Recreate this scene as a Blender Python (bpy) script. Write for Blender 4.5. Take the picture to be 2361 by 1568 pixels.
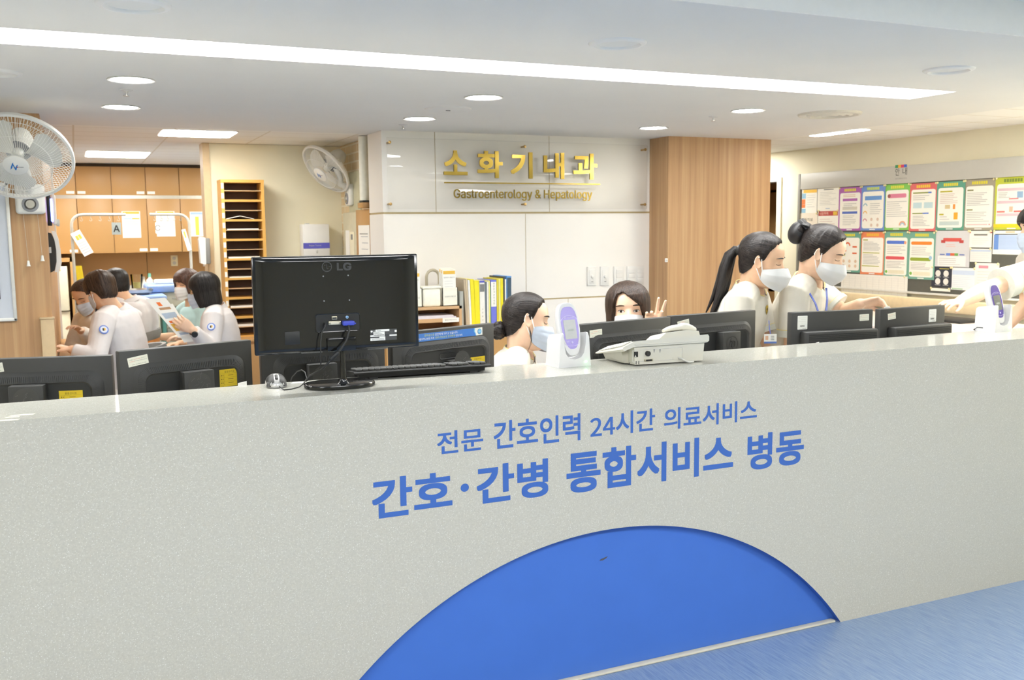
import bpy, bmesh, math, os, random
import numpy as np
from mathutils import Vector, Matrix, noise

random.seed(7)
SC = bpy.context.scene
COL = SC.collection
for o in list(bpy.data.objects):
    bpy.data.objects.remove(o)

# ------------------------------------------------------------------ camera
YAW, PITCH, ROLL, FPX, EYE = 0.423569, 0.11505876, -0.01058119, 2216.57, 1.6275
_F = Vector((math.sin(YAW) * math.cos(PITCH), math.cos(YAW) * math.cos(PITCH), -math.sin(PITCH)))
_R = Vector((math.cos(YAW), -math.sin(YAW), 0))
_U = _R.cross(_F)
_R, _U = math.cos(ROLL) * _R + math.sin(ROLL) * _U, -math.sin(ROLL) * _R + math.cos(ROLL) * _U
CAM = Vector((0, 0, EYE))
cam_data = bpy.data.cameras.new('camera')
cam = bpy.data.objects.new('camera', cam_data)
COL.objects.link(cam)
cam.matrix_world = Matrix(((_R.x, _U.x, -_F.x, CAM.x), (_R.y, _U.y, -_F.y, CAM.y), (_R.z, _U.z, -_F.z, CAM.z), (0, 0, 0, 1)))
cam_data.sensor_width = 36.0
cam_data.sensor_fit = 'HORIZONTAL'
cam_data.lens = FPX / 2361 * 36.0
cam_data.clip_start = 0.05
cam_data.dof.use_dof = True
cam_data.dof.focus_distance = 3.35
cam_data.dof.aperture_fstop = 6.3
SC.camera = cam

# ------------------------------------------------------------------ world, exposure
W = bpy.data.worlds.new('world')
SC.world = W
W.use_nodes = True
W.node_tree.nodes['Background'].inputs[0].default_value = (1, 0.97, 0.92, 1)
W.node_tree.nodes['Background'].inputs[1].default_value = 0.25
SC.view_settings.view_transform = 'Standard'
SC.view_settings.look = 'None'
SC.view_settings.gamma = 1.0
SC.view_settings.use_curve_mapping = False
SC.view_settings.exposure = 1.7
LAMP_STRIP, LAMP_DOWN, LAMP_PANEL, LAMP_HALL = 6.0, 21.0, 9.0, 10.0
WARM = (1.0, 0.975, 0.92)
COOL = (1.0, 1.0, 0.99)

# ------------------------------------------------------------------ geometry of the place (metres)
CEIL = 2.29            # lowered ceiling over the nurses' station
CY0, CY1, CTOP = 2.92, 3.24, 1.121   # counter front, back, top
YW = 6.30              # white panelled sign wall
XR = 5.85              # right-hand wall with the notice board


def ray(px, py):
    return _F + _R * ((px - 1180.5) / FPX) - _U * ((py - 784) / FPX)


def onY(px, py, Y):
    d = ray(px, py)
    return CAM + d * (Y / d.y)


def onZ(px, py, Z):
    d = ray(px, py)
    return CAM + d * ((Z - EYE) / d.z)


def onX(px, py, X):
    d = ray(px, py)
    return CAM + d * (X / d.x)


# ------------------------------------------------------------------ materials
def lin(c):
    return tuple(((v / 255) / 12.92 if v <= 10 else (((v / 255) + 0.055) / 1.055) ** 2.4) for v in c)


MATS = {}


def mat(name, rgb, rough=0.5, metal=0.0, spec=0.5, var=0.04, scale=30.0, bump=0.0, bscale=60.0, emit=None, estr=0.0,
        coat=0.0, stretch=None, sss=0.0):
    """plain surface with a faint procedural variation"""
    if name in MATS:
        return MATS[name]
    m = bpy.data.materials.new(name)
    MATS[name] = m
    m.use_nodes = True
    nt = m.node_tree
    b = nt.nodes['Principled BSDF']
    c = lin(rgb)
    b.inputs['Roughness'].default_value = rough
    b.inputs['Metallic'].default_value = metal
    b.inputs['Specular IOR Level'].default_value = spec
    b.inputs['Coat Weight'].default_value = coat
    if sss:
        b.inputs['Subsurface Weight'].default_value = sss
        b.inputs['Subsurface Radius'].default_value = (0.012, 0.005, 0.003)
    if emit:
        b.inputs['Emission Color'].default_value = (*lin(emit), 1) if max(emit) > 1.5 else (*emit, 1)
        b.inputs['Emission Strength'].default_value = estr
    tc = nt.nodes.new('ShaderNodeTexCoord')
    mp = nt.nodes.new('ShaderNodeMapping')
    nt.links.new(tc.outputs['Object'], mp.inputs['Vector'])
    if stretch:
        mp.inputs['Scale'].default_value = stretch
    nz = nt.nodes.new('ShaderNodeTexNoise')
    nz.inputs['Scale'].default_value = scale
    nz.inputs['Detail'].default_value = 3
    nt.links.new(mp.outputs['Vector'], nz.inputs['Vector'])
    rp = nt.nodes.new('ShaderNodeValToRGB')
    rp.color_ramp.elements[0].position = 0.3
    rp.color_ramp.elements[1].position = 0.7
    rp.color_ramp.elements[0].color = (*[v * (1 - var) for v in c], 1)
    rp.color_ramp.elements[1].color = (*[min(1, v * (1 + var)) for v in c], 1)
    nt.links.new(nz.outputs['Fac'], rp.inputs['Fac'])
    nt.links.new(rp.outputs['Color'], b.inputs['Base Color'])
    if bump:
        n2 = nt.nodes.new('ShaderNodeTexNoise')
        n2.inputs['Scale'].default_value = bscale
        n2.inputs['Detail'].default_value = 4
        nt.links.new(mp.outputs['Vector'], n2.inputs['Vector'])
        bp = nt.nodes.new('ShaderNodeBump')
        bp.inputs['Strength'].default_value = bump
        bp.inputs['Distance'].default_value = 0.01
        nt.links.new(n2.outputs['Fac'], bp.inputs['Height'])
        nt.links.new(bp.outputs['Normal'], b.inputs['Normal'])
    return m


def mat_lamp(name, rgb, strength):
    m = bpy.data.materials.new(name)
    m.use_nodes = True
    nt = m.node_tree
    b = nt.nodes['Principled BSDF']
    b.inputs['Base Color'].default_value = (0.9, 0.9, 0.88, 1)
    b.inputs['Emission Color'].default_value = (*rgb, 1)
    b.inputs['Emission Strength'].default_value = strength
    MATS[name] = m
    return m


def mat_wood(name, c1, c2, c3, rough=0.45, axis='Z', scale=1.0):
    m = bpy.data.materials.new(name)
    MATS[name] = m
    m.use_nodes = True
    nt = m.node_tree
    b = nt.nodes['Principled BSDF']
    b.inputs['Roughness'].default_value = rough
    tc = nt.nodes.new('ShaderNodeTexCoord')
    mp = nt.nodes.new('ShaderNodeMapping')
    s = [26 * scale] * 3
    s['XYZ'.index(axis)] = 0.5 * scale
    mp.inputs['Scale'].default_value = s
    nt.links.new(tc.outputs['Object'], mp.inputs['Vector'])
    nz = nt.nodes.new('ShaderNodeTexNoise')
    nz.inputs['Scale'].default_value = 1.0
    nz.inputs['Detail'].default_value = 5
    nz.inputs['Roughness'].default_value = 0.65
    nz.inputs['Distortion'].default_value = 0.25
    nt.links.new(mp.outputs['Vector'], nz.inputs['Vector'])
    rp = nt.nodes.new('ShaderNodeValToRGB')
    e = rp.color_ramp.elements
    e[0].position, e[1].position = 0.30, 0.72
    e[0].color, e[1].color = (*lin(c1), 1), (*lin(c3), 1)
    x = e.new(0.5)
    x.color = (*lin(c2), 1)
    nt.links.new(nz.outputs['Fac'], rp.inputs['Fac'])
    nt.links.new(rp.outputs['Color'], b.inputs['Base Color'])
    return m


def mat_terrazzo(name, base, rough):
    """engineered stone: pale body, fine chips"""
    m = bpy.data.materials.new(name)
    MATS[name] = m
    m.use_nodes = True
    nt = m.node_tree
    b = nt.nodes['Principled BSDF']
    b.inputs['Roughness'].default_value = rough
    tc = nt.nodes.new('ShaderNodeTexCoord')
    prev = None
    bs = lin(base)
    col = nt.nodes.new('ShaderNodeTexNoise')
    col.inputs['Scale'].default_value = 160
    col.inputs['Detail'].default_value = 3
    nt.links.new(tc.outputs['Object'], col.inputs['Vector'])
    rp = nt.nodes.new('ShaderNodeValToRGB')
    rp.color_ramp.elements[0].position, rp.color_ramp.elements[1].position = 0.35, 0.65
    rp.color_ramp.elements[0].color = (*[v * 0.94 for v in bs], 1)
    rp.color_ramp.elements[1].color = (*[v * 1.04 for v in bs], 1)
    nt.links.new(col.outputs['Fac'], rp.inputs['Fac'])
    prev = rp.outputs['Color']
    for sc, thr, chip, fac in ((260, 0.20, (236, 235, 226), 0.45), (150, 0.11, (248, 248, 244), 0.55), (190, 0.15, (172, 164, 146), 0.4), (90, 0.06, (190, 166, 136), 0.6)):
        v = nt.nodes.new('ShaderNodeTexVoronoi')
        v.inputs['Scale'].default_value = sc
        nt.links.new(tc.outputs['Object'], v.inputs['Vector'])
        sep = nt.nodes.new('ShaderNodeSeparateColor')
        nt.links.new(v.outputs['Color'], sep.inputs['Color'])
        lt = nt.nodes.new('ShaderNodeMath')
        lt.operation = 'LESS_THAN'
        lt.inputs[1].default_value = 0.28
        nt.links.new(sep.outputs['Red'], lt.inputs[0])
        l2 = nt.nodes.new('ShaderNodeMath')
        l2.operation = 'LESS_THAN'
        l2.inputs[1].default_value = thr * 1.6
        nt.links.new(v.outputs['Distance'], l2.inputs[0])
        mu = nt.nodes.new('ShaderNodeMath')
        mu.operation = 'MULTIPLY'
        nt.links.new(lt.outputs[0], mu.inputs[0])
        nt.links.new(l2.outputs[0], mu.inputs[1])
        m2 = nt.nodes.new('ShaderNodeMath')
        m2.operation = 'MULTIPLY'
        m2.inputs[1].default_value = fac
        nt.links.new(mu.outputs[0], m2.inputs[0])
        mx = nt.nodes.new('ShaderNodeMix')
        mx.data_type = 'RGBA'
        mx.inputs['B'].default_value = (*lin(chip), 1)
        nt.links.new(m2.outputs[0], mx.inputs['Factor'])
        nt.links.new(prev, mx.inputs['A'])
        prev = mx.outputs['Result']
    nt.links.new(prev, b.inputs['Base Color'])
    return m


def mat_tiles(name, base, groove, sx, sy, ox=0.0, oy=0.0, gw=0.01, rough=0.8, axes='XY'):
    """flat grid of tiles with thin joints, from object coordinates"""
    m = bpy.data.materials.new(name)
    MATS[name] = m
    m.use_nodes = True
    nt = m.node_tree
    b = nt.nodes['Principled BSDF']
    b.inputs['Roughness'].default_value = rough
    tc = nt.nodes.new('ShaderNodeTexCoord')
    sp = nt.nodes.new('ShaderNodeSeparateXYZ')
    nt.links.new(tc.outputs['Object'], sp.inputs[0])
    outs = []
    for ax, s, o in ((axes[0], sx, ox), (axes[1], sy, oy)):
        a = nt.nodes.new('ShaderNodeMath'); a.operation = 'SUBTRACT'; a.inputs[1].default_value = o
        nt.links.new(sp.outputs[ax], a.inputs[0])
        p = nt.nodes.new('ShaderNodeMath'); p.operation = 'PINGPONG'; p.inputs[1].default_value = s / 2
        nt.links.new(a.outputs[0], p.inputs[0])
        l = nt.nodes.new('ShaderNodeMath'); l.operation = 'LESS_THAN'; l.inputs[1].default_value = gw / 2
        nt.links.new(p.outputs[0], l.inputs[0])
        outs.append(l)
    mxm = nt.nodes.new('ShaderNodeMath'); mxm.operation = 'MAXIMUM'
    nt.links.new(outs[0].outputs[0], mxm.inputs[0]); nt.links.new(outs[1].outputs[0], mxm.inputs[1])
    mx = nt.nodes.new('ShaderNodeMix'); mx.data_type = 'RGBA'
    mx.inputs['A'].default_value = (*lin(base), 1); mx.inputs['B'].default_value = (*lin(groove), 1)
    nt.links.new(mxm.outputs[0], mx.inputs['Factor'])
    nt.links.new(mx.outputs['Result'], b.inputs['Base Color'])
    return m


def mat_glass(name, tint=(0.96, 0.97, 0.96), refl=0.06, rough=0.03):
    """thin clear sheet: see-through with a mirror-like sheen"""
    m = bpy.data.materials.new(name)
    MATS[name] = m
    m.use_nodes = True
    nt = m.node_tree
    out = nt.nodes['Material Output']
    nt.nodes.remove(nt.nodes['Principled BSDF'])
    t = nt.nodes.new('ShaderNodeBsdfTransparent'); t.inputs[0].default_value = (*tint, 1)
    g = nt.nodes.new('ShaderNodeBsdfGlossy'); g.inputs['Roughness'].default_value = rough
    lw = nt.nodes.new('ShaderNodeFresnel'); lw.inputs['IOR'].default_value = 1.45
    mx = nt.nodes.new('ShaderNodeMixShader')
    ad = nt.nodes.new('ShaderNodeMath'); ad.operation = 'MULTIPLY'; ad.inputs[1].default_value = refl / 0.06
    ad.use_clamp = True
    nt.links.new(lw.outputs[0], ad.inputs[0])
    nt.links.new(ad.outputs[0], mx.inputs[0]); nt.links.new(t.outputs[0], mx.inputs[1]); nt.links.new(g.outputs[0], mx.inputs[2])
    nt.links.new(mx.outputs[0], out.inputs['Surface'])
    return m


# ------------------------------------------------------------------ mesh builder
_TXT = {}
def _face(name):
    try:                               # faces that ship inside Blender; its built-in face otherwise
        return bpy.data.fonts.load(os.path.join(bpy.utils.system_resource('DATAFILES', path='fonts'), name))
    except Exception:
        return None


SANS, HANGUL = _face('Inter.woff2'), _face('Noto Sans CJK Regular.woff2')


def text_geo(body, bold=0.0, extrude=0.0, res=4):
    key = (body, bold, extrude, res)
    if key not in _TXT:
        c = bpy.data.curves.new('lettering_curve', 'FONT')
        c.body = body
        face = SANS if body.isascii() and '4' not in body else HANGUL
        if face:
            c.font = face
        c.size = 1.0
        c.offset = bold
        c.extrude = extrude
        c.resolution_u = res
        o = bpy.data.objects.new('lettering_tmp', c)
        COL.objects.link(o)
        bpy.context.view_layer.update()
        me = bpy.data.meshes.new_from_object(o.evaluated_get(bpy.context.evaluated_depsgraph_get()))
        vs = [v.co.copy() for v in me.vertices]
        fs = [tuple(p.vertices) for p in me.polygons]
        bpy.data.objects.remove(o)
        bpy.data.curves.remove(c)
        bpy.data.meshes.remove(me)
        _TXT[key] = (vs, fs)
    return _TXT[key]


class MB:
    def __init__(s):
        s.v, s.f, s.m, s.sm = [], [], [], []

    def add(s, vs, fs, m, smooth=False, M=None):
        n = len(s.v)
        s.v += [(M @ Vector(v)) if M is not None else Vector(v) for v in vs]
        for f in fs:
            s.f.append([i + n for i in f]); s.m.append(m); s.sm.append(smooth)
        return s

    def box(s, lo, hi, m, M=None):
        x0, y0, z0 = lo; x1, y1, z1 = hi
        vs = [(x0, y0, z0), (x1, y0, z0), (x1, y1, z0), (x0, y1, z0), (x0, y0, z1), (x1, y0, z1), (x1, y1, z1), (x0, y1, z1)]
        fs = [(0, 3, 2, 1), (4, 5, 6, 7), (0, 1, 5, 4), (1, 2, 6, 5), (2, 3, 7, 6), (3, 0, 4, 7)]
        return s.add(vs, fs, m, False, M)

    def rbox(s, lo, hi, r, m, M=None, seg=2):
        bm = bmesh.new()
        bmesh.ops.create_cube(bm, size=1)
        lo, hi = Vector(lo), Vector(hi)
        d = hi - lo
        for v in bm.verts:
            v.co = Vector((lo.x + (v.co.x + .5) * d.x, lo.y + (v.co.y + .5) * d.y, lo.z + (v.co.z + .5) * d.z))
        r = min(r, min(abs(d.x), abs(d.y), abs(d.z)) * 0.49)
        bmesh.ops.bevel(bm, geom=bm.edges[:], offset=r, segments=seg, profile=0.5, affect='EDGES')
        bm.verts.index_update()
        s.add([v.co.copy() for v in bm.verts], [[v.index for v in f.verts] for f in bm.faces], m, True, M)
        bm.free()
        return s

    def prism(s, poly, O, ex, ey, depth, m, smooth=False):
        """2-D polygon (counter-clockwise) in the ex, ey plane at O, pushed out by depth along ex x ey"""
        O, ex, ey = Vector(O), Vector(ex), Vector(ey)
        ez = ex.cross(ey).normalized()
        n = len(poly)
        a = [O + ex * p[0] + ey * p[1] for p in poly]
        if depth == 0:
            return s.add(a, [list(range(n))], m, smooth)
        b = [p + ez * depth for p in a]
        fs = [list(range(n))[::-1], [i + n for i in range(n)]]
        s.add(a + b, fs, m, False)
        fs = [(i, (i + 1) % n, n + (i + 1) % n, n + i) for i in range(n)]
        return s.add(a + b, fs, m, smooth)

    def loft(s, rings, m, cap=True, smooth=True, closed=True):
        n = len(rings[0]); vs = [p for r in rings for p in r]; fs = []
        for i in range(len(rings) - 1):
            for j in range(n if closed else n - 1):
                k = (j + 1) % n
                fs.append((i * n + j, i * n + k, (i + 1) * n + k, (i + 1) * n + j))
        if cap:
            fs.append(list(range(n))[::-1]); fs.append([(len(rings) - 1) * n + j for j in range(n)])
        return s.add(vs, fs, m, smooth)

    def tube(s, pts, r, m, n=10, cap=True, ends=False):
        """tube along pts; r a number or one per point; ends = round ends"""
        pts = [Vector(p) for p in pts]
        rs = list(r) if hasattr(r, '__len__') else [r] * len(pts)
        if ends:
            d0 = (pts[0] - pts[1]).normalized(); d1 = (pts[-1] - pts[-2]).normalized()
            pre = [(pts[0] + d0 * rs[0] * math.sin(a), rs[0] * math.cos(a)) for a in (1.45, 1.1, .75, .4)]
            post = [(pts[-1] + d1 * rs[-1] * math.sin(a), rs[-1] * math.cos(a)) for a in (.4, .75, 1.1, 1.45)]
            pts = [p for p, _ in pre] + pts + [p for p, _ in post]
            rs = [q for _, q in pre] + rs + [q for _, q in post]
        rings = []; up = None
        for i, p in enumerate(pts):
            t = (pts[min(i + 1, len(pts) - 1)] - pts[max(i - 1, 0)]).normalized()
            if up is None:
                up = Vector((0, 0, 1)) if abs(t.z) < 0.9 else Vector((1, 0, 0))
            u = up - t * up.dot(t)
            u = u.normalized() if u.length > 1e-6 else t.orthogonal().normalized()
            up = u
            w = t.cross(u)
            rings.append([p + (u * math.cos(2 * math.pi * j / n) + w * math.sin(2 * math.pi * j / n)) * rs[i] for j in range(n)])
        return s.loft(rings, m, cap)

    def lathe(s, prof, m, n=24, M=None, cap=True):
        rings = [[Vector((r * math.cos(2 * math.pi * j / n), r * math.sin(2 * math.pi * j / n), z)) for j in range(n)] for r, z in prof]
        if M is not None:
            rings = [[M @ p for p in q] for q in rings]
        return s.loft(rings, m, cap)

    def ball(s, c, rad, m, nu=16, nv=10, M=None):
        rx, ry, rz = rad if hasattr(rad, '__len__') else (rad,) * 3
        rings = []
        for i in range(nv + 1):
            a = -math.pi / 2 + math.pi * i / nv
            k = max(math.cos(a), 0.01)
            q = [Vector((rx * k * math.cos(2 * math.pi * j / nu), ry * k * math.sin(2 * math.pi * j / nu), rz * math.sin(a))) for j in range(nu)]
            rings.append([(M @ p if M is not None else p) + Vector(c) for p in q])
        return s.loft(rings, m)

    def text(s, body, O, ex, ey, m, w=None, h=None, bold=0.0, depth=0.0, anchor='l', res=4):
        """lettering in the ex, ey plane; O is the lower left corner of its box (or its middle for anchor c);
        bold thickens the strokes by repeating the outline around a small ring (share of the letter size)"""
        vs, fs = text_geo(body, 0.0, 0.02 if depth else 0.0, res)
        if not vs:
            return s
        bold = bold * (max(v.y for v in vs) - min(v.y for v in vs)) / .89
        x0 = min(v.x for v in vs) - bold; x1 = max(v.x for v in vs) + bold; y0 = min(v.y for v in vs) - bold; y1 = max(v.y for v in vs) + bold
        if w and h:
            sx, sy = w / (x1 - x0), h / (y1 - y0)
        elif w:
            sx = sy = w / (x1 - x0)
        else:
            sx = sy = h / (y1 - y0)
        O, ex, ey = Vector(O), Vector(ex).normalized(), Vector(ey).normalized()
        ez = ex.cross(ey)
        cx, cy = (x0, y0) if anchor == 'l' else ((x0 + x1) / 2, (y0 + y1) / 2)
        ring = [(0, 0)] if not bold else [(bold * a, bold * c) for a, c in ((1, 1), (1, -1), (-1, 1), (-1, -1), (1, 0), (-1, 0), (0, 1), (0, -1))]
        for q, (dx, dy) in enumerate(ring):
            out = [O + ez * (q * 0.00005) + ex * ((v.x + dx - cx) * sx) + ey * ((v.y + dy - cy) * sy) + ez * ((v.z + 0.02) / 0.04 * depth if depth else 0) for v in vs]
            s.add(out, fs, m)
        return s

    def build(s, name, parent=None, M=None, **tags):
        me = bpy.data.meshes.new(name)
        me.from_pydata([tuple(v) for v in s.v], [], s.f)
        slots = []
        for m in s.m:
            if m not in slots:
                slots.append(m)
        for m in slots:
            me.materials.append(m)
        ix = {m: i for i, m in enumerate(slots)}
        me.polygons.foreach_set('material_index', [ix[m] for m in s.m])
        me.polygons.foreach_set('use_smooth', s.sm)
        if any(s.sm):
            me.set_sharp_from_angle(angle=math.radians(42))
        me.update()
        o = bpy.data.objects.new(name, me)
        COL.objects.link(o)
        if M is not None:
            o.matrix_world = M
        if parent:
            o.parent = parent
        for k, v in tags.items():
            if v:
                o[k] = v
        return o


def tag(o, label, category, group=None):
    o['label'] = label; o['category'] = category
    if group:
        o['group'] = group
    return o


def thing(name, label, category, loc=(0, 0, 0), rz=0.0, group=None, M=None):
    o = bpy.data.objects.new(name, None)
    COL.objects.link(o)
    o.empty_display_size = 0.05
    if M is not None:
        o.matrix_world = M
    else:
        o.location = loc; o.rotation_euler = (0, 0, rz)
    return tag(o, label, category, group)


def copy_thing(o, label=None, loc=None, rz=None, parent=None):
    c = o.copy()
    COL.objects.link(c)
    if parent:
        c.parent = parent
    for ch in list(o.children):
        copy_thing(ch, parent=c)
    if label:
        c['label'] = label
    if loc is not None:
        c.location = loc
    if rz is not None:
        c.rotation_euler = (0, 0, rz)
    return c


def struct(mb, name):
    o = mb.build(name)
    o['kind'] = 'structure'
    return o


def rrect(x0, y0, x1, y1, r, n=5):
    r = min(r, (x1 - x0) / 2, (y1 - y0) / 2)
    out = []
    for cx, cy, a0 in ((x1 - r, y0 + r, -90), (x1 - r, y1 - r, 0), (x0 + r, y1 - r, 90), (x0 + r, y0 + r, 180)):
        for i in range(n + 1):
            a = math.radians(a0 + 90 * i / n)
            out.append((cx + r * math.cos(a), cy + r * math.sin(a)))
    return out


def circle(cx, cy, r, n=24):
    return [(cx + r * math.cos(2 * math.pi * i / n), cy + r * math.sin(2 * math.pi * i / n)) for i in range(n)]


X, Y, Z = Vector((1, 0, 0)), Vector((0, 1, 0)), Vector((0, 0, 1))
# ================================================================== THE SETTING
M_CEIL = mat('ceiling_paint', (236, 234, 227), 0.7, var=0.01, scale=3)
M_FASC = mat('fascia_paint', (250, 247, 238), 0.7, var=0.01)
M_CREAM = mat('cream_wall_paint', (240, 233, 205), 0.65, var=0.015, scale=6)
M_PANEL = mat('white_wall_panel', (245, 242, 236), 0.35, var=0.01, scale=4)
M_SEAM = mat('panel_seam', (190, 172, 130), 0.7)
M_WOODV = mat_wood('oak_veneer', (170, 130, 90), (190, 150, 106), (206, 170, 126))
M_CABW = mat('cabinet_laminate', (194, 150, 94), 0.4, var=0.06, scale=2.5, stretch=(1, 1, 0.4))
M_WHITE = mat('white_plastic', (238, 237, 232), 0.4, var=0.01)
M_PAPER = mat('white_paper', (244, 243, 236), 0.8, var=0.01)
M_STEEL = mat('brushed_steel', (196, 194, 188), 0.3, metal=1.0, var=0.03)
M_DARK = mat('dark_grey_plastic', (44, 44, 42), 0.5, var=0.05)
M_BLACK = mat('black_plastic', (30, 30, 29), 0.45, var=0.05)
M_GREY = mat('mid_grey_plastic', (140, 140, 136), 0.5)
M_LGREY = mat('pale_grey_plastic', (205, 204, 198), 0.5)
M_STONE = mat_terrazzo('engineered_stone', (193, 189, 175), 0.42)
M_STONET = mat_terrazzo('polished_stone_top', (186, 185, 176), 0.13)
M_BLUE = mat('blue_laminate', (66, 112, 197), 0.42, var=0.02, scale=8)
M_INK = mat('blue_vinyl_lettering', (60, 102, 178), 0.45, var=0.01)
M_TRIMB = mat('beige_trim', (206, 180, 140), 0.5)

# floor: blue streaked linoleum
def make_floor_mat():
    m = bpy.data.materials.new('blue_linoleum'); m.use_nodes = True; MATS['blue_linoleum'] = m
    nt = m.node_tree; b = nt.nodes['Principled BSDF']; b.inputs['Roughness'].default_value = 0.33
    tc = nt.nodes.new('ShaderNodeTexCoord'); mp = nt.nodes.new('ShaderNodeMapping')
    mp.inputs['Rotation'].default_value = (0, 0, math.radians(-3))
    mp.inputs['Scale'].default_value = (150, 9, 1)
    nt.links.new(tc.outputs['Object'], mp.inputs['Vector'])
    n = nt.nodes.new('ShaderNodeTexNoise'); n.inputs['Scale'].default_value = 1; n.inputs['Detail'].default_value = 4
    n.inputs['Roughness'].default_value = 0.7
    nt.links.new(mp.outputs['Vector'], n.inputs['Vector'])
    r = nt.nodes.new('ShaderNodeValToRGB')
    r.color_ramp.elements[0].position, r.color_ramp.elements[1].position = 0.28, 0.74
    r.color_ramp.elements[0].color = (*lin((96, 123, 165)), 1)
    r.color_ramp.elements[1].color = (*lin((150, 166, 186)), 1)
    x = r.color_ramp.elements.new(0.52); x.color = (*lin((125, 147, 178)), 1)
    nt.links.new(n.outputs['Fac'], r.inputs['Fac'])
    # welded seam lines between the sheets
    sp = nt.nodes.new('ShaderNodeSeparateXYZ'); nt.links.new(tc.outputs['Object'], sp.inputs[0])
    a = nt.nodes.new('ShaderNodeMath'); a.operation = 'SUBTRACT'; a.inputs[1].default_value = 2.18
    nt.links.new(sp.outputs['X'], a.inputs[0])
    p = nt.nodes.new('ShaderNodeMath'); p.operation = 'PINGPONG'; p.inputs[1].default_value = 0.9
    nt.links.new(a.outputs[0], p.inputs[0])
    l = nt.nodes.new('ShaderNodeMath'); l.operation = 'LESS_THAN'; l.inputs[1].default_value = 0.0012
    nt.links.new(p.outputs[0], l.inputs[0])
    mx = nt.nodes.new('ShaderNodeMix'); mx.data_type = 'RGBA'; mx.inputs['B'].default_value = (*lin((104, 124, 160)), 1)
    nt.links.new(l.outputs[0], mx.inputs['Factor']); nt.links.new(r.outputs['Color'], mx.inputs['A'])
    nt.links.new(mx.outputs['Result'], b.inputs['Base Color'])
    return m


XL, YB, YN = -3.2, 10.62, -3.0
HALLZ = 2.409
struct(MB().box((XL, YN, -0.1), (8.2, YB + .1, 0.0), make_floor_mat()), 'floor')

# lowered ceiling slab with a long light slot
SX0, SX1, SY0, SY1 = -2.6, 4.09, 3.585, 3.89
slab = MB()
FX = 4.96
for lo, hi in (((XL, 2.466, CEIL), (FX, SY0 - .001, 2.6)),):
    slab.box(lo, hi, M_CEIL)
slab.box((XL, 2.46, CEIL), (8.2, 2.466, 2.6), M_FASC)
struct(slab, 'ceiling')
struct(MB().box((XL, SY1 + .001, CEIL), (FX, YW, 2.6), M_CEIL), 'ceiling_inner')
struct(MB().box((XL, SY0 - .001, CEIL), (SX0 - .001, SY1 + .001, 2.6), M_CEIL), 'ceiling_end')
struct(MB().box((SX1 + .001, SY0 - .001, CEIL), (FX, SY1 + .001, 2.6), M_CEIL), 'ceiling_end')
M_TILE = mat_tiles('mineral_ceiling_tile', (246, 243, 234), (226, 218, 200), 0.60, 0.30, 0.03, 0.12, 0.012)
tc = MB()
tc.box((XL, YW + .30, CEIL + .002), (FX, YB, 2.6), M_TILE)
tc.box((FX, 2.466, CEIL + .002), (8.2, YB, 2.6), M_TILE)
tc.box((XL, YW, CEIL + .001), (FX, YW + .30, 2.6), M_CEIL)
struct(tc, 'ceiling_tiles')
hc = MB().box((XL, YN, HALLZ), (8.2, 2.46, 2.6), M_CEIL)
struct(hc, 'ceiling_corridor')

# outer walls (behind the camera and at the sides)
struct(MB().box((XL, YN - .1, 0), (8.2, YN, 2.6), M_CREAM), 'wall_front')
struct(MB().box((XL - .1, YN - .1, 0), (XL, YB + .1, 2.6), M_CREAM), 'wall_left')
struct(MB().box((XL, YB, 0), (8.2, YB + .1, 2.6), M_CREAM), 'wall_far')

# right wall with a doorway to the store room
DY0, DY1, DZ = 7.06, 7.85, 2.03
rw = MB()
rw.box((XR, YN, 0), (XR + .14, DY0, 2.6), M_CREAM)
rw.box((XR, DY1, 0), (XR + .14, YB, 2.6), M_CREAM)
rw.box((XR, DY0, DZ + .035), (XR + .14, DY1, 2.6), M_CREAM)
rw.box((XR - .012, DY0 - .06, 0), (XR + .15, DY0, DZ + .035), M_CREAM)
rw.box((XR - .004, DY0, DZ), (XR + .145, DY1, DZ + .035), M_WHITE)
struct(rw, 'wall_right')
struct(MB().box((8.1, YN, 0), (8.2, YB, 2.6), M_CREAM), 'wall_store')

# sign wall clad in white panels (seams are real gaps over a darker backing)
PX0, PX1, PYB = 1.90, 4.02, 6.63
sw = MB()
sw.box((PX0 + .004, YW + .004, 0), (PX1, PYB, CEIL), M_SEAM)
g = 0.0025
rows = [(1.746, CEIL, (PX0, 2.278, 3.15, PX1)), (1.118, 1.738, (PX0, 2.957, PX1)), (0.5, 1.112, (PX0, 2.25, 3.30, PX1)), (0, .495, (PX0, PX1))]
for z0, z1, xs in rows:
    for a, b in zip(xs, xs[1:]):
        sw.box((a + (g if a > PX0 else 0), YW, z0 + g), (b - g, YW + .012, z1 - (g if z1 < CEIL else 0)), M_PANEL)
    sw.box((PX0, YW + .012, z0 + g), (PX0 + .012, PYB, z1 - (g if z1 < CEIL else 0)), M_PANEL)
struct(sw, 'wall_sign')
# oak pillar next to it
struct(MB().box((4.0, 6.045, 0), (4.935, 6.70, CEIL), M_WOODV), 'wall_oak_pillar')
# oak-faced wall on the left, running back
ow = MB().box((XL, 6.03, 0), (-.142, 8.35, CEIL), M_WOODV)
ow.box((-.150, 8.35, 0), (-.128, 8.37, CEIL), M_WHITE)
struct(ow, 'wall_oak')
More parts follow.
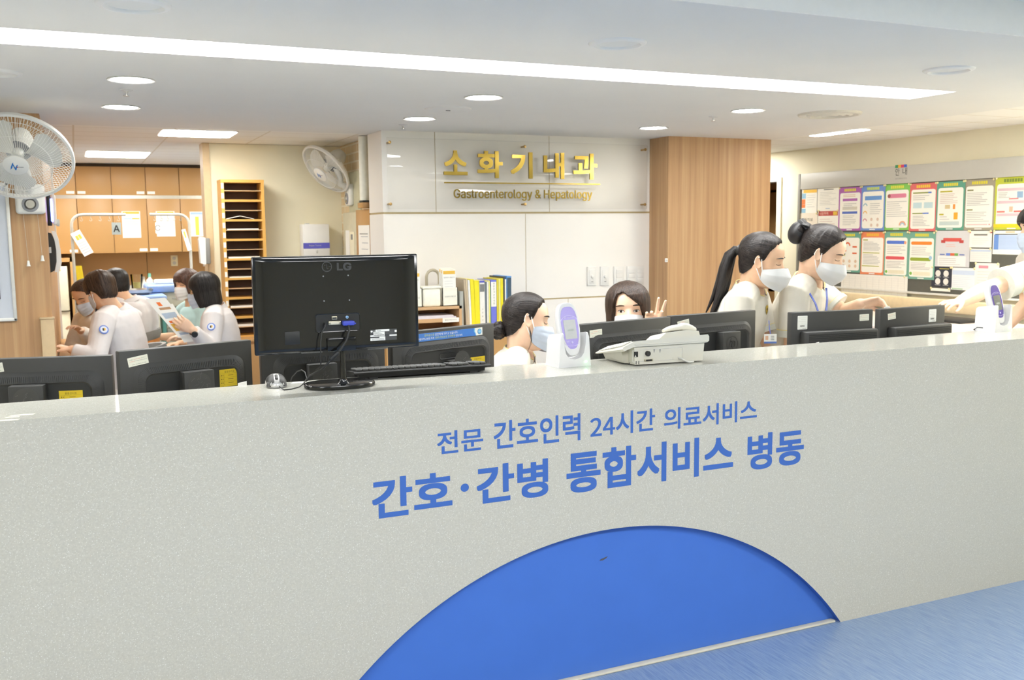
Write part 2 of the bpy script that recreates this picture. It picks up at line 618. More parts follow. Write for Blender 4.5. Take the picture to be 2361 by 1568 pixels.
# cream partition with its jamb, brick-papered return wall
pw = MB()
pw.box((.955, 7.62, 0), (2.2, 7.76, CEIL), M_CREAM)
struct(pw, 'wall_partition')
M_JAMB = mat('door_jamb_tan', (214, 190, 150), 0.5)
struct(MB().box((.905, 7.60, 0), (.955, 7.78, CEIL), M_JAMB), 'trim_1')
M_BRICK = bpy.data.materials.new('stone_wallpaper'); M_BRICK.use_nodes = True
_nt = M_BRICK.node_tree; _b = _nt.nodes['Principled BSDF']; _b.inputs['Roughness'].default_value = 0.7
_tc = _nt.nodes.new('ShaderNodeTexCoord'); _mp = _nt.nodes.new('ShaderNodeMapping')
_mp.inputs['Rotation'].default_value = (math.radians(90), 0, math.radians(90))
_br = _nt.nodes.new('ShaderNodeTexBrick'); _br.inputs['Scale'].default_value = 1.0
_br.inputs['Brick Width'].default_value = 0.16; _br.inputs['Row Height'].default_value = 0.065; _br.inputs['Mortar Size'].default_value = 0.006
_br.inputs['Color1'].default_value = (*lin((214, 190, 148)), 1); _br.inputs['Color2'].default_value = (*lin((226, 206, 168)), 1)
_br.inputs['Mortar'].default_value = (*lin((232, 222, 200)), 1)
_sx = _nt.nodes.new('ShaderNodeSeparateXYZ'); _cx = _nt.nodes.new('ShaderNodeCombineXYZ')
_nt.links.new(_tc.outputs['Object'], _sx.inputs[0]); _nt.links.new(_sx.outputs['Y'], _cx.inputs['X']); _nt.links.new(_sx.outputs['Z'], _cx.inputs['Y'])
_nt.links.new(_cx.outputs[0], _br.inputs['Vector']); _nt.links.new(_br.outputs['Color'], _b.inputs['Base Color'])
struct(MB().box((1.955, 6.63, 0), (2.1, 7.62, CEIL), M_BRICK), 'wall_brick')
# far run of wall behind the sign wall on the right side
struct(MB().box((2.2, 7.62, 0), (4.6, 7.76, CEIL), M_CREAM), 'wall_back')

# ------------------------------------------------------------------ lamps
M_LSTRIP = mat_lamp('strip_diffuser', COOL, LAMP_STRIP)
M_LDOWN = mat_lamp('downlight_diffuser', (1.0, 0.985, 0.95), LAMP_DOWN)
M_LPANEL = mat_lamp('panel_diffuser', WARM, LAMP_PANEL)
M_LHALL = mat_lamp('hall_diffuser', COOL, LAMP_HALL)
t = thing('strip_light', 'long glowing white light slot recessed across the whole ceiling above the counter', 'light', (0, 0, CEIL))
b = MB()
for lo, hi in (((SX0, SY0, .0), (SX1, SY0 + .004, .11)), ((SX0, SY1 - .004, .0), (SX1, SY1, .11)), ((SX1 - .004, SY0, .0), (SX1, SY1, .11)), ((SX0, SY0, .0), (SX0 + .004, SY1, .11))):
    b.box(lo, hi, M_WHITE)
b.build('housing', t)
MB().box((SX0, SY0, .10), (SX1, SY1, .11), M_LSTRIP).build('diffuser', t)

DG = 'lit round downlights in the lowered ceiling'
RIM = mat('downlight_rim', (222, 220, 214), 0.5)
first = None
rows_d = {(0, 0): 'lit round downlight above the big wall fan, the one nearer the light slot',
          (0, 1): 'lit round downlight above the far cabinets, the one farther from the light slot',
          (1, 0): 'lit round downlight above the gold sign, between light slot and round speaker grille',
          (1, 1): 'smaller looking lit round downlight beside the round speaker grille, above the sign top edge',
          (2, 0): 'lit round downlight near the big round air diffuser, above the oak pillar',
          (2, 1): 'lit round downlight right at the top corner of the oak pillar'}
for i, xx in enumerate((0.262, 1.921, 3.567)):
    for j, yy in enumerate((4.578, 5.573)):
        if first is None:
            first = thing('downlight', rows_d[(i, j)], 'light', (xx, yy, CEIL), group=DG)
            MB().lathe([(.082, 0), (.098, 0), (.100, -.003), (.098, -.006), (.086, -.004), (.082, 0)], RIM, 32, cap=False).build('rim', first)
            MB().lathe([(.083, -.001), (.080, -.003), (.04, -.004), (.001, -.004)], M_LDOWN, 32).build('diffuser', first)
        else:
            copy_thing(first, rows_d[(i, j)], (xx, yy, CEIL))
# ================================================================== THE COUNTER
CX0, CX1 = -2.6, 4.75
ARX, ARZ, ARR = 1.696, -0.817, 1.367
ctr = thing('reception_counter', 'long pale speckled stone reception counter with blue arch recess and blue lettering', 'counter', (0, 0, 0))
hc_ = math.sqrt(ARR ** 2 - ARZ ** 2)
arc = []
a0 = math.atan2(-ARZ, -hc_); a1 = math.atan2(-ARZ, hc_)
for i in range(65):
    a = a0 + (a1 - a0) * i / 64
    arc.append((ARX + ARR * math.cos(a), ARZ + ARR * math.sin(a)))
arc[0] = (ARX - hc_, 0.0); arc[-1] = (ARX + hc_, 0.0)
b = MB()
# front slab around the arch, as strips so every face is simple
xs = [p[0] for p in arc]
fy, by = CY0, CY0 + .035
def wallpoly(poly):
    b.prism(poly, (0, fy, 0), X, Z, 0, M_STONE)
wallpoly([(CX0, 0), (arc[0][0], 0), (arc[0][0], CTOP), (CX0, CTOP)])
wallpoly([(arc[-1][0], 0), (CX1, 0), (CX1, CTOP), (arc[-1][0], CTOP)])
for p, q in zip(arc, arc[1:]):
    wallpoly([p, q, (q[0], CTOP), (p[0], CTOP)])
b.prism([(CX0, 0), (CX1, 0), (CX1, 1.09), (CX0, 1.09)], (0, CY0 + .10, 0), X, Z, 0, M_STONE)
b.box((CX1 - .001, CY0, 0), (CX1, CY1 - .04, CTOP), M_STONE)
b.box((CX0, CY0, 0), (CX0 + .001, CY1 - .04, CTOP), M_STONE)
b.box((CX0, CY1 - .06, 0), (CX1, CY1 - .04, 1.09), M_WHITE)
b.build('front_slab', ctr)
b = MB()
b.box((CX0, CY0 + .0012, 1.088), (CX1, CY1, CTOP), M_STONET)
SCRAP = mat('tape_residue', (206, 202, 184), 0.6)
for px, py, s in ((50, 957, .035), (28, 962, .02), (18, 969, .03)):
    p = onZ(px, py, CTOP + .0004)
    b.prism([(-s, -.008), (s * .8, -.011), (s, .006), (s * .2, .011), (-s * .7, .008)], p, X, Y, .0004, SCRAP)
b.build('counter_top', ctr)['label'] = 'polished stone top'
b = MB()
b.prism([(arc[0][0] - .02, 0)] + [(arc[-1][0] + .02, 0)] + [(p[0], p[1] + .02) for p in arc[::-1]], (0, CY0 + .034, 0), X, Z, 0, M_BLUE)
b.loft([[Vector((p[0], CY0 + .0005, p[1])) for p in arc], [Vector((p[0], CY0 + .034, p[1])) for p in arc]], M_BLUE, cap=False, closed=False)
M_SCUFF = mat('dark_scuff', (86, 84, 88), 0.7)
p = onY(1391, 1289, CY0 + .033)
b.prism([(-.016, -.004), (-.002, -.005), (.012, .001), (.019, .008), (.004, .004), (-.010, .001)], p, X, Z, 0.0004, M_SCUFF)
b.build('recess_panel', ctr)['label'] = 'blue recessed arch panel'
MB().rbox((arc[0][0] + .02, CY0 + .006, 0), (arc[-1][0] - .02, CY0 + .034, .009), .004, mat('beige_caulk', (206, 200, 180), .6)).build('kick_strip', ctr)
# lettering on the front
def face_text(body, pl, pr, pb, pt, bold):
    b = MB()
    xl = onY(*pl, CY0).x; xr = onY(*pr, CY0).x; z0 = onY(*pb, CY0).z; z1 = onY(*pt, CY0).z
    b.text(body, (xl, CY0 - .0006, z0), X, Z, M_INK, w=xr - xl, h=z1 - z0, bold=bold, res=6)
    b.build('lettering', ctr)['label'] = 'larger blue Korean lettering' if bold > .015 else 'smaller blue Korean lettering'
face_text('전문', (1008, 1030), (1114, 1020), (1020, 1047), (1060, 991), .016)
face_text('간호인력', (1138, 1010), (1338, 990), (1150, 1036), (1290, 957), .016)
face_text('24', (1361, 985), (1418, 980), (1365, 1007), (1390, 962), .016)
face_text('시간', (1420, 980), (1510, 975), (1460, 998), (1490, 943), .016)
face_text('의료서비스', (1531, 970), (1745, 950), (1560, 989), (1660, 929), .016)
face_text('간호', (858, 1170), (1043, 1150), (873, 1196), (1000, 1089), .026)
face_text('·', (1062, 1128), (1081, 1125), (1070, 1134), (1072, 1115), .01)
face_text('간병', (1099, 1140), (1264, 1120), (1115, 1163), (1240, 1059), .026)
face_text('통합서비스', (1306, 1110), (1690, 1070), (1330, 1137), (1560, 1014), .026)
face_text('병동', (1723, 1050), (1853, 1040), (1760, 1081), (1830, 990), .026)

# lower work desk behind the counter
DESK = 0.74
M_DESK = mat('desk_laminate', (226, 222, 212), 0.4)
d = thing('work_desk', 'pale work desk running along the back of the counter under the monitors', 'desk', (0, 0, 0))
MB().rbox((CX0, CY1 - .035, DESK - .03), (4.6, 4.0, DESK), .004, M_DESK).build('desk_top', d)
for xx in (-1.5, -.1, .95, 2.0, 3.0, 4.5):
    MB().box((xx - .012, CY1, 0), (xx + .012, 3.95, DESK - .03), M_DESK).build('support_panel', d)

# ================================================================== SIGN ON THE PANELLED WALL
M_GOLD = mat('polished_gold', (186, 158, 76), 0.15, metal=1.0, var=0.03)
M_BRASS = mat('brass_stud', (186, 156, 104), 0.3, metal=1.0)
sg = thing('wall_sign_plate', 'clear acrylic sign plate with gold Korean letters on the white panelled wall', 'sign', (0, YW, 0))
MB().rbox((1.92, -.056, 1.769), (3.945, -.048, 2.238), .002, mat_glass('clear_acrylic', (.992, .99, .985), .035)).build('plate', sg)
for px, py in ((897.8, 328), (900, 470.5), (1209, 338), (1210, 471), (1487, 345), (1486, 471.5)):
    p = onY(px, py, YW - .05)
    MB().lathe([(.0, -.062), (.010, -.060), (.011, -.056), (.007, -.056), (.007, 0), (.0, 0)], M_BRASS, 16, Matrix.Translation((p.x, 0, p.z)) @ Matrix.Rotation(math.radians(-90), 4, 'X')).build('standoff', sg)
b = MB()
def sign_text(body, x0, x1, z0, z1, bold, depth):
    b.text(body, (x0, -.0575, z0), X, Z, M_GOLD, w=x1 - x0, h=z1 - z0, bold=bold, depth=-depth if False else depth)
YS = YW - .06
for ch, l, r, bt, tp in (('소', 1022, 1077, 404, 347), ('화', 1100, 1158, 411, 348), ('기', 1177, 1227, 412, 351), ('내', 1252, 1300, 413, 352), ('과', 1321, 1376, 414, 354)):
    b = MB()
    sign_text(ch, onY(l, 380, YS).x, onY(r, 380, YS).x, onY((l + r) / 2, bt, YS).z, onY((l + r) / 2, tp, YS).z, .028, .012)
    b.build('letter', sg)['label'] = 'large gold Korean letter'
z = onY(1200, 423, YS).z
MB().box((onY(1024, 421, YS).x, -.068, z - .0045), (onY(1383, 424, YS).x, -.057, z + .0045), M_GOLD).build('gold_rule', sg)
b = MB()
b.text('Gastroenterology & Hepatology', (onY(1046, 450, YS).x, -.0575, onY(1200, 463, YS).z), X, Z, M_GOLD, w=onY(1365, 450, YS).x - onY(1046, 450, YS).x, h=onY(1200, 437, YS).z - onY(1200, 463, YS).z, bold=.006, depth=.008)
b.build('small_lettering', sg)['label'] = 'small gold English lettering'

# wall plates and switches
def wall_plate(px0, py0, px1, py1, kind, label):
    a = onY(px0, py0, YW); c = onY(px1, py1, YW)
    w, h = c.x - a.x, a.z - c.z
    t = thing('light_switch', label, 'switch', (a.x + w / 2, YW, c.z + h / 2), group='switch plates on the white panelled wall')
    MB().rbox((-w / 2, -.012, -h / 2), (w / 2, 0, h / 2), .004, M_WHITE).build('cover_plate', t)
    b = MB()
    if kind == 'dimmer':
        b.rbox((-w * .3, -.0145, -h * .38), (w * .3, -.011, h * .34), .002, M_WHITE)
        b.lathe([(.012, 0), (.011, .014), (.0, .015)], M_WHITE, 16, Matrix.Translation((0, -.014, -.002)) @ Matrix.Rotation(math.radians(90), 4, 'X'))
        b.box((-.008, -.0150, -h * .31), (.008, -.0144, -h * .27), M_GREY)
        b.build('dimmer_knob', t)
    else:
        n = 3
        cols = (0,) if kind == 'rocker' else (-.25, .25)
        for cx in cols:
            for k in range(n):
                z0 = -h * .34 + k * h * .23
                r = MB().rbox((w * cx - w * (.3 if kind == 'rocker' else .19), -.016 - .002 * (k % 2), z0), (w * cx + w * (.3 if kind == 'rocker' else .19), -.011, z0 + h * .215), .002, M_WHITE)
                r.build('rocker', t)
wall_plate(1353, 615, 1373.5, 658.5, 'dimmer', 'white dimmer plate on panelled wall, first in the row beside the wall seam')
wall_plate(1383, 614.5, 1403.5, 658, 'dimmer', 'white dimmer plate on panelled wall, second in the row')
wall_plate(1414, 614, 1437, 657, 'rocker', 'single white rocker plate on panelled wall, just above the peeking nurse')
wall_plate(1444.5, 613.5, 1483, 656, 'wide', 'wide double white rocker plate on panelled wall beside the oak pillar')
t = thing('switch_button', 'tiny white plate on the oak pillar', 'switch', onY(1535.5, 600, 6.045))
MB().rbox((-.012, -.008, -.014), (.012, 0, .014), .003, M_WHITE).build('cover_plate', t)
MB().rbox((-.006, -.011, -.007), (.006, -.008, .007), .002, M_LGREY).build('rocker', t)

# ================================================================== CEILING FITTINGS
SG = 'unlit round recessed fittings in the lowered ceiling'
lab = {0.195: 'unlit recessed round fitting at the top picture edge, before the light slot',
       1.825: 'unlit recessed round white fitting above the light slot, over the gold sign',
       3.473: 'unlit recessed round white fitting near the tapered end of the light slot'}
f0 = None
M_OFF = mat('unlit_diffuser', (214, 214, 212), 0.35)
for xx in (0.195, 1.825, 3.473):
    if f0 is None:
        f0 = thing('recessed_fitting', lab[xx], 'light', (xx, 3.093, CEIL), group=SG)
        MB().lathe([(.078, .001), (.080, -.006), (.086, -.010), (.098, -.008), (.104, -.004), (.106, 0)], M_WHITE, 40, cap=False).build('rim', f0)
        MB().lathe([(.079, -.001), (.077, .020), (.074, .045), (.0005, .046)], M_OFF, 40, cap=False).build('diffuser', f0)
    else:
        copy_thing(f0, lab[xx], (xx, 3.093, CEIL))
f1 = copy_thing(f0, 'unlit round fitting cut by the picture edge above the big fan', (-.262, 4.565, CEIL))
# openings behind the unlit fittings are dark cups in the slab: the cups above carry their own depth
t = thing('air_diffuser', 'large round cream air diffuser in the ceiling beside the light slot end', 'vent', (4.14, 4.543, CEIL))
M_VENT = mat('cream_vent', (226, 220, 204), 0.5)
MB().lathe([(.185, 0), (.180, -.012), (.165, -.014), (.155, -.004), (.150, 0)], M_VENT, 40, cap=False).build('rim', t)
for r0 in (.135, .095, .055):
    MB().lathe([(r0, -.001), (r0 - .004, -.012), (r0 - .022, -.017), (r0 - .026, -.012), (r0 - .026, -.001)], M_VENT, 40, cap=False).build('ring', t)
t = thing('ceiling_speaker', 'flat round white grille in the ceiling between the two lit downlights above the sign', 'speaker', onZ(1033, 251, CEIL))
MB().lathe([(.130, 0), (.128, -.005), (.118, -.008), (.0005, -.008)], M_CEIL, 40).build('grille', t)
MB().box((-.012, -.004, -.012), (.012, .004, -.008), M_GREY).build('badge', t)
SPR = 'small sprinkler heads in the lowered ceiling'
sp0 = None
for px, py, lb in ((291, 207, 'small sprinkler head between the two lit downlights above the big fan'), (929, 287, 'small sprinkler head beside a lit downlight, above the sign wall corner'), (1645, 268, 'small sprinkler head beside a lit downlight, above the oak pillar')):
    p = onZ(px, py, CEIL)
    if sp0 is None:
        sp0 = thing('sprinkler_head', lb, 'sprinkler', p, group=SPR)
        MB().lathe([(.030, 0), (.028, -.005), (.010, -.007), (.009, -.012), (.0005, -.012)], RIM, 20).build('cover', sp0)
        MB().lathe([(.004, -.012), (.004, -.026), (.014, -.027), (.014, -.029), (.0005, -.029)], M_STEEL, 16).build('deflector', sp0)
    else:
        copy_thing(sp0, lb, p)

# panel lights in the tiled ceiling
def panel_light(name, label, x0, y0, x1, y1):
    t = thing(name, label, 'light', ((x0 + x1) / 2, (y0 + y1) / 2, CEIL + .002), group='flat panel lights in the tiled ceiling')
    w, d = (x1 - x0) / 2, (y1 - y0) / 2
    MB().prism(rrect(-w - .012, -d - .012, w + .012, d + .012, .05), (0, 0, -.004), X, Y, .004, M_WHITE).build('frame', t)
    MB().prism(rrect(-w, -d, w, d, .045), (0, 0, -.0065), X, Y, .0025, M_LPANEL).build('diffuser', t)
    return t
panel_light('panel_light', 'lit panel light in the tiled ceiling beside the big fan, over the oak cabinets', .125, 8.60, .61, 9.24)
panel_light('panel_light', 'lit panel light in the tiled ceiling above the cream partition', .56, 6.69, 1.03, 7.12)
panel_light('panel_light', 'lit slim panel light in the tiled ceiling above the notice board corner', 4.985, 5.17, 5.10, 5.70)
panel_light('panel_light', 'added unseen panel light brightening the right-hand wall, beyond the picture edge', 5.08, 2.5, 5.68, 3.8)  # added out of view to brighten the right-hand wall
panel_light('panel_light', 'added unseen panel light in the tiled ceiling behind the oak pillar', 5.05, 7.1, 5.6, 7.7)  # unseen fill lamp, added for more light behind the pillar
panel_light('panel_light', 'added panel light brightening the treatment room, hidden by the oak wall', -1.0, 8.9, -.5, 9.5)  # added out of sight to lift the dark treatment room
panel_light('panel_light', 'added panel light brightening the treatment room, hidden by the cream partition', 1.4, 8.4, 1.9, 9.2)  # another unseen lamp added to light the treatment room
# corridor lights of the public side
for i, xx in enumerate((-1.4, 0.9, 3.2)):
    t = thing('corridor_light', 'lit panel light in the corridor ceiling in front of the counter', 'light', (xx, .35, HALLZ), group='corridor ceiling lights')
    MB().prism(rrect(-.62, -.32, .62, .32, .02), (0, 0, -.004), X, Y, .004, M_WHITE).build('frame', t)
    MB().prism(rrect(-.6, -.3, .6, .3, .02), (0, 0, -.0065), X, Y, .0025, M_LHALL).build('diffuser', t)
# ================================================================== THINGS ON THE COUNTER
M_GLOSS = mat('glossy_black_shell', (24, 24, 24), 0.12, var=0.02, spec=0.5)
M_LOGO = mat('dark_grey_logo', (66, 66, 66), 0.35)
M_VGA = mat('blue_plug', (64, 78, 190), 0.45)
M_SILVER = mat('silver_plastic', (206, 206, 204), 0.3, metal=0.4)
M_PORT = mat('port_metal', (176, 170, 150), 0.35, metal=0.8)
M_CABLE = mat('black_cable', (34, 34, 33), 0.45)


def bulge_grid(b, w, h, depth, m, n=28, p=4.0, x0=0.0, z0=0.0):
    """curved back shell facing -y"""
    vs, fs = [], []
    for j in range(n + 1):
        for i in range(n + 1):
            u = -1 + 2 * i / n; v = math.sin(math.pi / 2 * (-1 + 2 * j / n))
            k = (1 - abs(u) ** p) * (1 - abs(v) ** 60)
            vs.append((x0 + u * w / 2, -depth * k ** 0.8, z0 + v * h / 2))
    for j in range(n):
        for i in range(n):
            a = j * (n + 1) + i
            fs.append((a, a + 1, a + n + 2, a + n + 1))
    b.add(vs, fs, m, True)


# ---- the glossy monitor standing on the counter, seen from behind
LGX, LGY = .762, 3.05
lg = thing('computer_monitor', 'glossy black monitor on oval foot standing on the counter, seen from behind', 'monitor', (LGX, LGY, CTOP), math.radians(-1.5))
w, h, zc = .535, .309, .2735
rot = Matrix.Rotation(math.radians(.35), 4, 'Y')
b = MB()
b.rbox((-w / 2, -.004, zc - h / 2), (w / 2, .016, zc + h / 2), .004, M_GLOSS)
bulge_grid(b, w - .006, h - .006, .030, M_GLOSS, x0=0, z0=zc)
vs0 = len(b.v)
# logo: ring, face strokes and letters
def px_lg(px, py):
    p = onY(px, py, LGY - .03)
    return p.x - LGX, p.z - CTOP
lx, lz = px_lg(754, 615)
ring_o, ring_i = .0165, .0135
YL = -.0315
b.loft([[Vector((lx + r * math.cos(a * math.pi / 16), YL, lz + r * math.sin(a * math.pi / 16))) for a in range(32)] for r in (ring_i, ring_o)], M_LOGO, cap=False)
b.prism(circle(lx - .006, lz + .005, .0018, 10), (0, YL, 0), X, Z, 0, M_LOGO)
b.prism([(lx - .001, lz + .008), (lx - .001, lz - .007), (lx + .005, lz - .007), (lx + .005, lz - .0052), (lx + .0008, lz - .0052), (lx + .0008, lz + .008)], (0, YL, 0), X, Z, 0, M_LOGO)
b.prism([(lx + .006, lz - .0005), (lx + .0150, lz - .0005), (lx + .0150, lz + .0015), (lx + .006, lz + .0015)], (0, YL, 0), X, Z, 0, M_LOGO)
x0, z0 = px_lg(777, 624); x1, z1 = px_lg(810, 605)
b.text('LG', (x0, YL, z0), X, Z, M_LOGO, w=x1 - x0, h=z1 - z0, bold=.05)
for px, py in ((746, 637), (803, 635), (748, 694), (806, 692)):
    q = px_lg(px, py)
    b.lathe([(.0026, 0), (.0022, .0008), (.0001, .0008)], M_GREY, 10, Matrix.Translation((q[0], -.0304, q[1])) @ Matrix.Rotation(math.radians(90), 4, 'X'))
b.rbox((px_lg(659, 796)[0], -.0285, px_lg(659, 796)[1]), (px_lg(707, 766)[0], -.0275, px_lg(659, 766)[1]), .0005, M_BLACK)
for k in range(26):
    xx = -.125 + k * .0026
    b.box((xx, -.014, zc - h / 2 + .0005), (xx + .0012, -.002, zc - h / 2 + .006), M_GREY)
    b.box((xx + .215, -.014, zc - h / 2 + .0005), (xx + .2162, -.002, zc - h / 2 + .006), M_GREY)
b.build('back_shell', lg)
MB().rbox((-w / 2 + .012, .0158, zc - h / 2 + .015), (w / 2 - .012, .0168, zc + h / 2 - .012), .0004, M_BLACK).build('screen', lg)
# connector bay
b = MB()
q0 = px_lg(730, 766); q1 = px_lg(828, 722)
b.prism(rrect(q0[0], q0[1], q1[0], q1[1], .008), (0, -.0306, 0), X, Z, .0002, M_BLACK)
b.loft([[Vector((x, y, z)) for x, z in rrect(q0[0] - o, q0[1] - o, q1[0] + o, q1[1] + o, .009)] for o, y in ((0, -.0312), (.0016, -.0316), (.003, -.0300))], M_GLOSS, cap=False)
bay = b.build('connector_bay', lg)
b = MB()
a, c = px_lg(765, 737), px_lg(777, 729)
b.rbox((a[0], -.036, a[1]), (c[0], -.030, c[1]), .001, M_PORT)
b.box((a[0] + .002, -.0364, a[1] + .003), (c[0] - .002, -.0355, c[1] - .003), M_BLACK)
a, c = px_lg(757, 750), px_lg(786, 739)
b.rbox((a[0], -.038, a[1]), (c[0], -.030, c[1]), .003, M_PORT)
b.rbox((a[0] + .007, -.039, a[1] + .0025), (c[0] - .007, -.037, c[1] - .0025), .001, mat('ivory_port', (214, 206, 186), .5))
for s_ in (a[0] + .003, c[0] - .003):
    b.ball((s_, -.038, (a[1] + c[1]) / 2), .002, M_PORT, 8, 6)
a = px_lg(800, 731)
b.lathe([(.0045, 0), (.0045, .006), (.0022, .0065), (.0018, .001), (.0001, .001)], mat('pale_blue_jack', (150, 190, 226), .4), 14, Matrix.Translation((a[0], -.030, a[1])) @ Matrix.Rotation(math.radians(90), 4, 'X'))
b.build('port', bay)
def lgp(px, py, Yw):
    p = onY(px, py, Yw)
    return (p.x - LGX, p.y - LGY, p.z - CTOP)
b = MB()
a, c = px_lg(788, 750), px_lg(814, 738)
b.rbox((a[0], -.054, a[1]), (c[0], -.031, c[1]), .003, M_VGA)
b.rbox((c[0] - .001, -.052, a[1] + .003), (c[0] + .005, -.036, c[1] - .006), .002, M_VGA)
b.tube([lgp(804, 749, 3.00), lgp(806, 762, 2.992), lgp(800, 785, 2.985), lgp(788, 803, 2.985), lgp(774, 819, 2.985), lgp(757, 838, 2.99), lgp(744, 852, 3.0), lgp(728, 860, 3.02), lgp(714, 867, 3.05), lgp(706, 878, 3.09)], .0036, M_CABLE, 10)
b.tube([lgp(779, 814, 2.985), lgp(766, 827, 2.987)], .0078, M_CABLE, 12, ends=True)
b.build('video_cable', lg)
b = MB()
a = px_lg(748, 747)
b.tube([(a[0], -.030, a[1]), (a[0], -.044, a[1] - .001), (a[0] - .001, -.048, a[1] - .008), lgp(743, 766, 3.0)], [.0042, .0046, .0042, .0028], M_CABLE, 10)
b.tube([lgp(743, 766, 3.0), lgp(741, 790, 2.99), lgp(741, 820, 2.985), lgp(741, 842, 2.995), lgp(735, 856, 3.01), lgp(722, 864, 3.03)], .0018, M_CABLE, 8)
b.build('power_cable', lg)
# rating label
b = MB()
a, c = px_lg(854, 786), px_lg(914, 757)
def lr(u0, v0, u1, v1, m, lay=0):
    b.prism([(a[0] + (c[0] - a[0]) * u0, a[1] + (c[1] - a[1]) * v0), (a[0] + (c[0] - a[0]) * u1, a[1] + (c[1] - a[1]) * v0), (a[0] + (c[0] - a[0]) * u1, a[1] + (c[1] - a[1]) * v1), (a[0] + (c[0] - a[0]) * u0, a[1] + (c[1] - a[1]) * v1)], (0, -.0306 - lay * .0003, 0), X, Z, 0, m)
M_LABELG = mat('label_grey', (70, 70, 68), .5); M_TXT = mat('small_print_grey', (110, 110, 106), .7)
lr(0, 0, 1, 1, M_LABELG)
lr(.20, .80, .72, .98, M_PAPER, 1); lr(.12, .42, .54, .78, M_PAPER, 1); lr(0, .36, .54, .50, M_PAPER, 1); lr(0, .0, .56, .24, M_PAPER, 1); lr(.34, .24, .56, .33, M_PAPER, 1)
lr(.72, .36, 1, .48, M_PAPER, 1); lr(.92, .70, 1, .88, M_PAPER, 1)
for k in range(14):
    lr(.14 + k * .027, .44, .14 + k * .027 + .012, .55, M_TXT, 2)
for k in range(3):
    lr(.15, .60 + k * .06, .45 - .05 * k, .62 + k * .06, M_TXT, 2); lr(.58, .58 + .09 * k, .86, .60 + .09 * k, M_TXT, 2)
lr(.05, .05, .52, .08, M_TXT, 2); lr(.05, .14, .5, .17, M_TXT, 2); lr(.24, .86, .4, .9, M_TXT, 2)
b.prism(circle(a[0] + .0045, c[1] - .006, .0032, 14), (0, -.031, 0), X, Z, 0, M_PAPER)
b.text('LG', (a[0] + .0085, -.031, c[1] - .0085), X, Z, M_PAPER, h=.005)
b.build('rating_label', lg)
# stand
b = MB()
b.rbox((-.048, -.040, zc - h / 2 + .004), (.046, -.006, zc - h / 2 + .048), .004, M_GLOSS)
b.build('stand_mount', lg)
nx = onY(789, 860, LGY).x - LGX
b = MB()
rings = []
for z_, rx, ry in ((.012, .026, .018), (.020, .015, .013), (.035, .0105, .011), (.09, .0085, .010), (.125, .0085, .010)):
    rings.append([Vector((nx + rx * math.cos(a * math.pi / 10), -.012 + ry * math.sin(a * math.pi / 10), z_)) for a in range(20)])
b.loft(rings, M_GLOSS)
b.build('stand_neck', lg)
b = MB()
bx = onZ(787, 893, CTOP)
cx_, cy_ = bx.x - LGX, bx.y - LGY + .022
rings = []
for z_, k in ((.0, .96), (.003, 1.0), (.011, 1.0), (.0135, .985), (.0145, .95)):
    rings.append([Vector((cx_ + .115 * k * (abs(math.cos(a * math.pi / 24)) ** .75) * (1 if math.cos(a * math.pi / 24) >= 0 else -1), cy_ + .078 * k * (abs(math.sin(a * math.pi / 24)) ** .85) * (1 if math.sin(a * math.pi / 24) >= 0 else -1), z_)) for a in range(48)])
b.loft(rings, M_GLOSS)
b.build('stand_base', lg)

# ---- mouse
ms = thing('computer_mouse', 'silver and black wired mouse lying on the counter beside the monitor foot', 'mouse', onZ(641, 893, CTOP) + Vector((0, .035, 0)), math.radians(-6))
b = MB()
rings = []
for i in range(15):
    t_ = i / 14
    yy = -.052 + .104 * t_
    k = math.sqrt(max(0.02, 1 - abs(2 * t_ - 1) ** 3.2))
    ww = .031 * k * (1 - .10 * math.sin(math.pi * t_)); hh = .004 + .033 * math.sin(math.pi * min(1, .12 + .80 * t_)) * k ** .5
    rings.append([Vector((ww * math.cos(a), yy, .004 + hh * max(0, math.sin(a)) ** .8 if math.sin(a) > 0 else .002)) for a in [2 * math.pi * q / 24 for q in range(24)]])
b.loft(rings, M_SILVER)
b.build('body', ms)
def mouse_top(u, t_):
    k = math.sqrt(max(0.02, 1 - abs(2 * t_ - 1) ** 3.2))
    ww = .031 * k * (1 - .10 * math.sin(math.pi * t_)); hh = .004 + .033 * math.sin(math.pi * min(1, .12 + .80 * t_)) * k ** .5
    c_ = max(-1, min(1, u * .031 / max(ww, .006)))
    return Vector((u * .031, -.052 + .104 * t_, .0048 + hh * (1 - c_ * c_) ** .4))
for u0, u1, nm in ((-.86, -.22, 'button'), (.22, .86, 'button')):
    b = MB()
    g_ = [[mouse_top(u0 + (u1 - u0) * i / 6, .05 + .60 * j / 12) for i in range(7)] for j in range(13)]
    b.loft(g_, M_DARK, cap=False, closed=False)
    b.build(nm, ms)
b = MB(); b.tube([mouse_top(0, .16) + Vector((0, 0, -.002)), mouse_top(0, .30) + Vector((0, 0, -.002))], .0045, M_DARK, 12, ends=True); b.build('scroll_wheel', ms)
b = MB()
mo = ms.matrix_world if False else Matrix.Translation(ms.location) @ Matrix.Rotation(math.radians(-6), 4, 'Z')
def msl(px, py, dz=0.0):
    return mo.inverted() @ (onZ(px, py, CTOP + .002 + dz) + Vector((0, 0, 0)))
cab = [Vector((.006, -.052, .006)), msl(655, 899), msl(672, 897), msl(690, 892), msl(701, 884), mo.inverted() @ onY(707, 872, 3.09), mo.inverted() @ onY(703, 858, 3.12), mo.inverted() @ onY(695, 853, 3.15), mo.inverted() @ onY(684, 857, 3.19), mo.inverted() @ onY(673, 870, 3.235), mo.inverted() @ (onY(668, 884, 3.255) + Vector((0, 0, -.004)))]
b.tube(cab, .0019, M_CABLE, 8)
b.build('mouse_cable', ms)
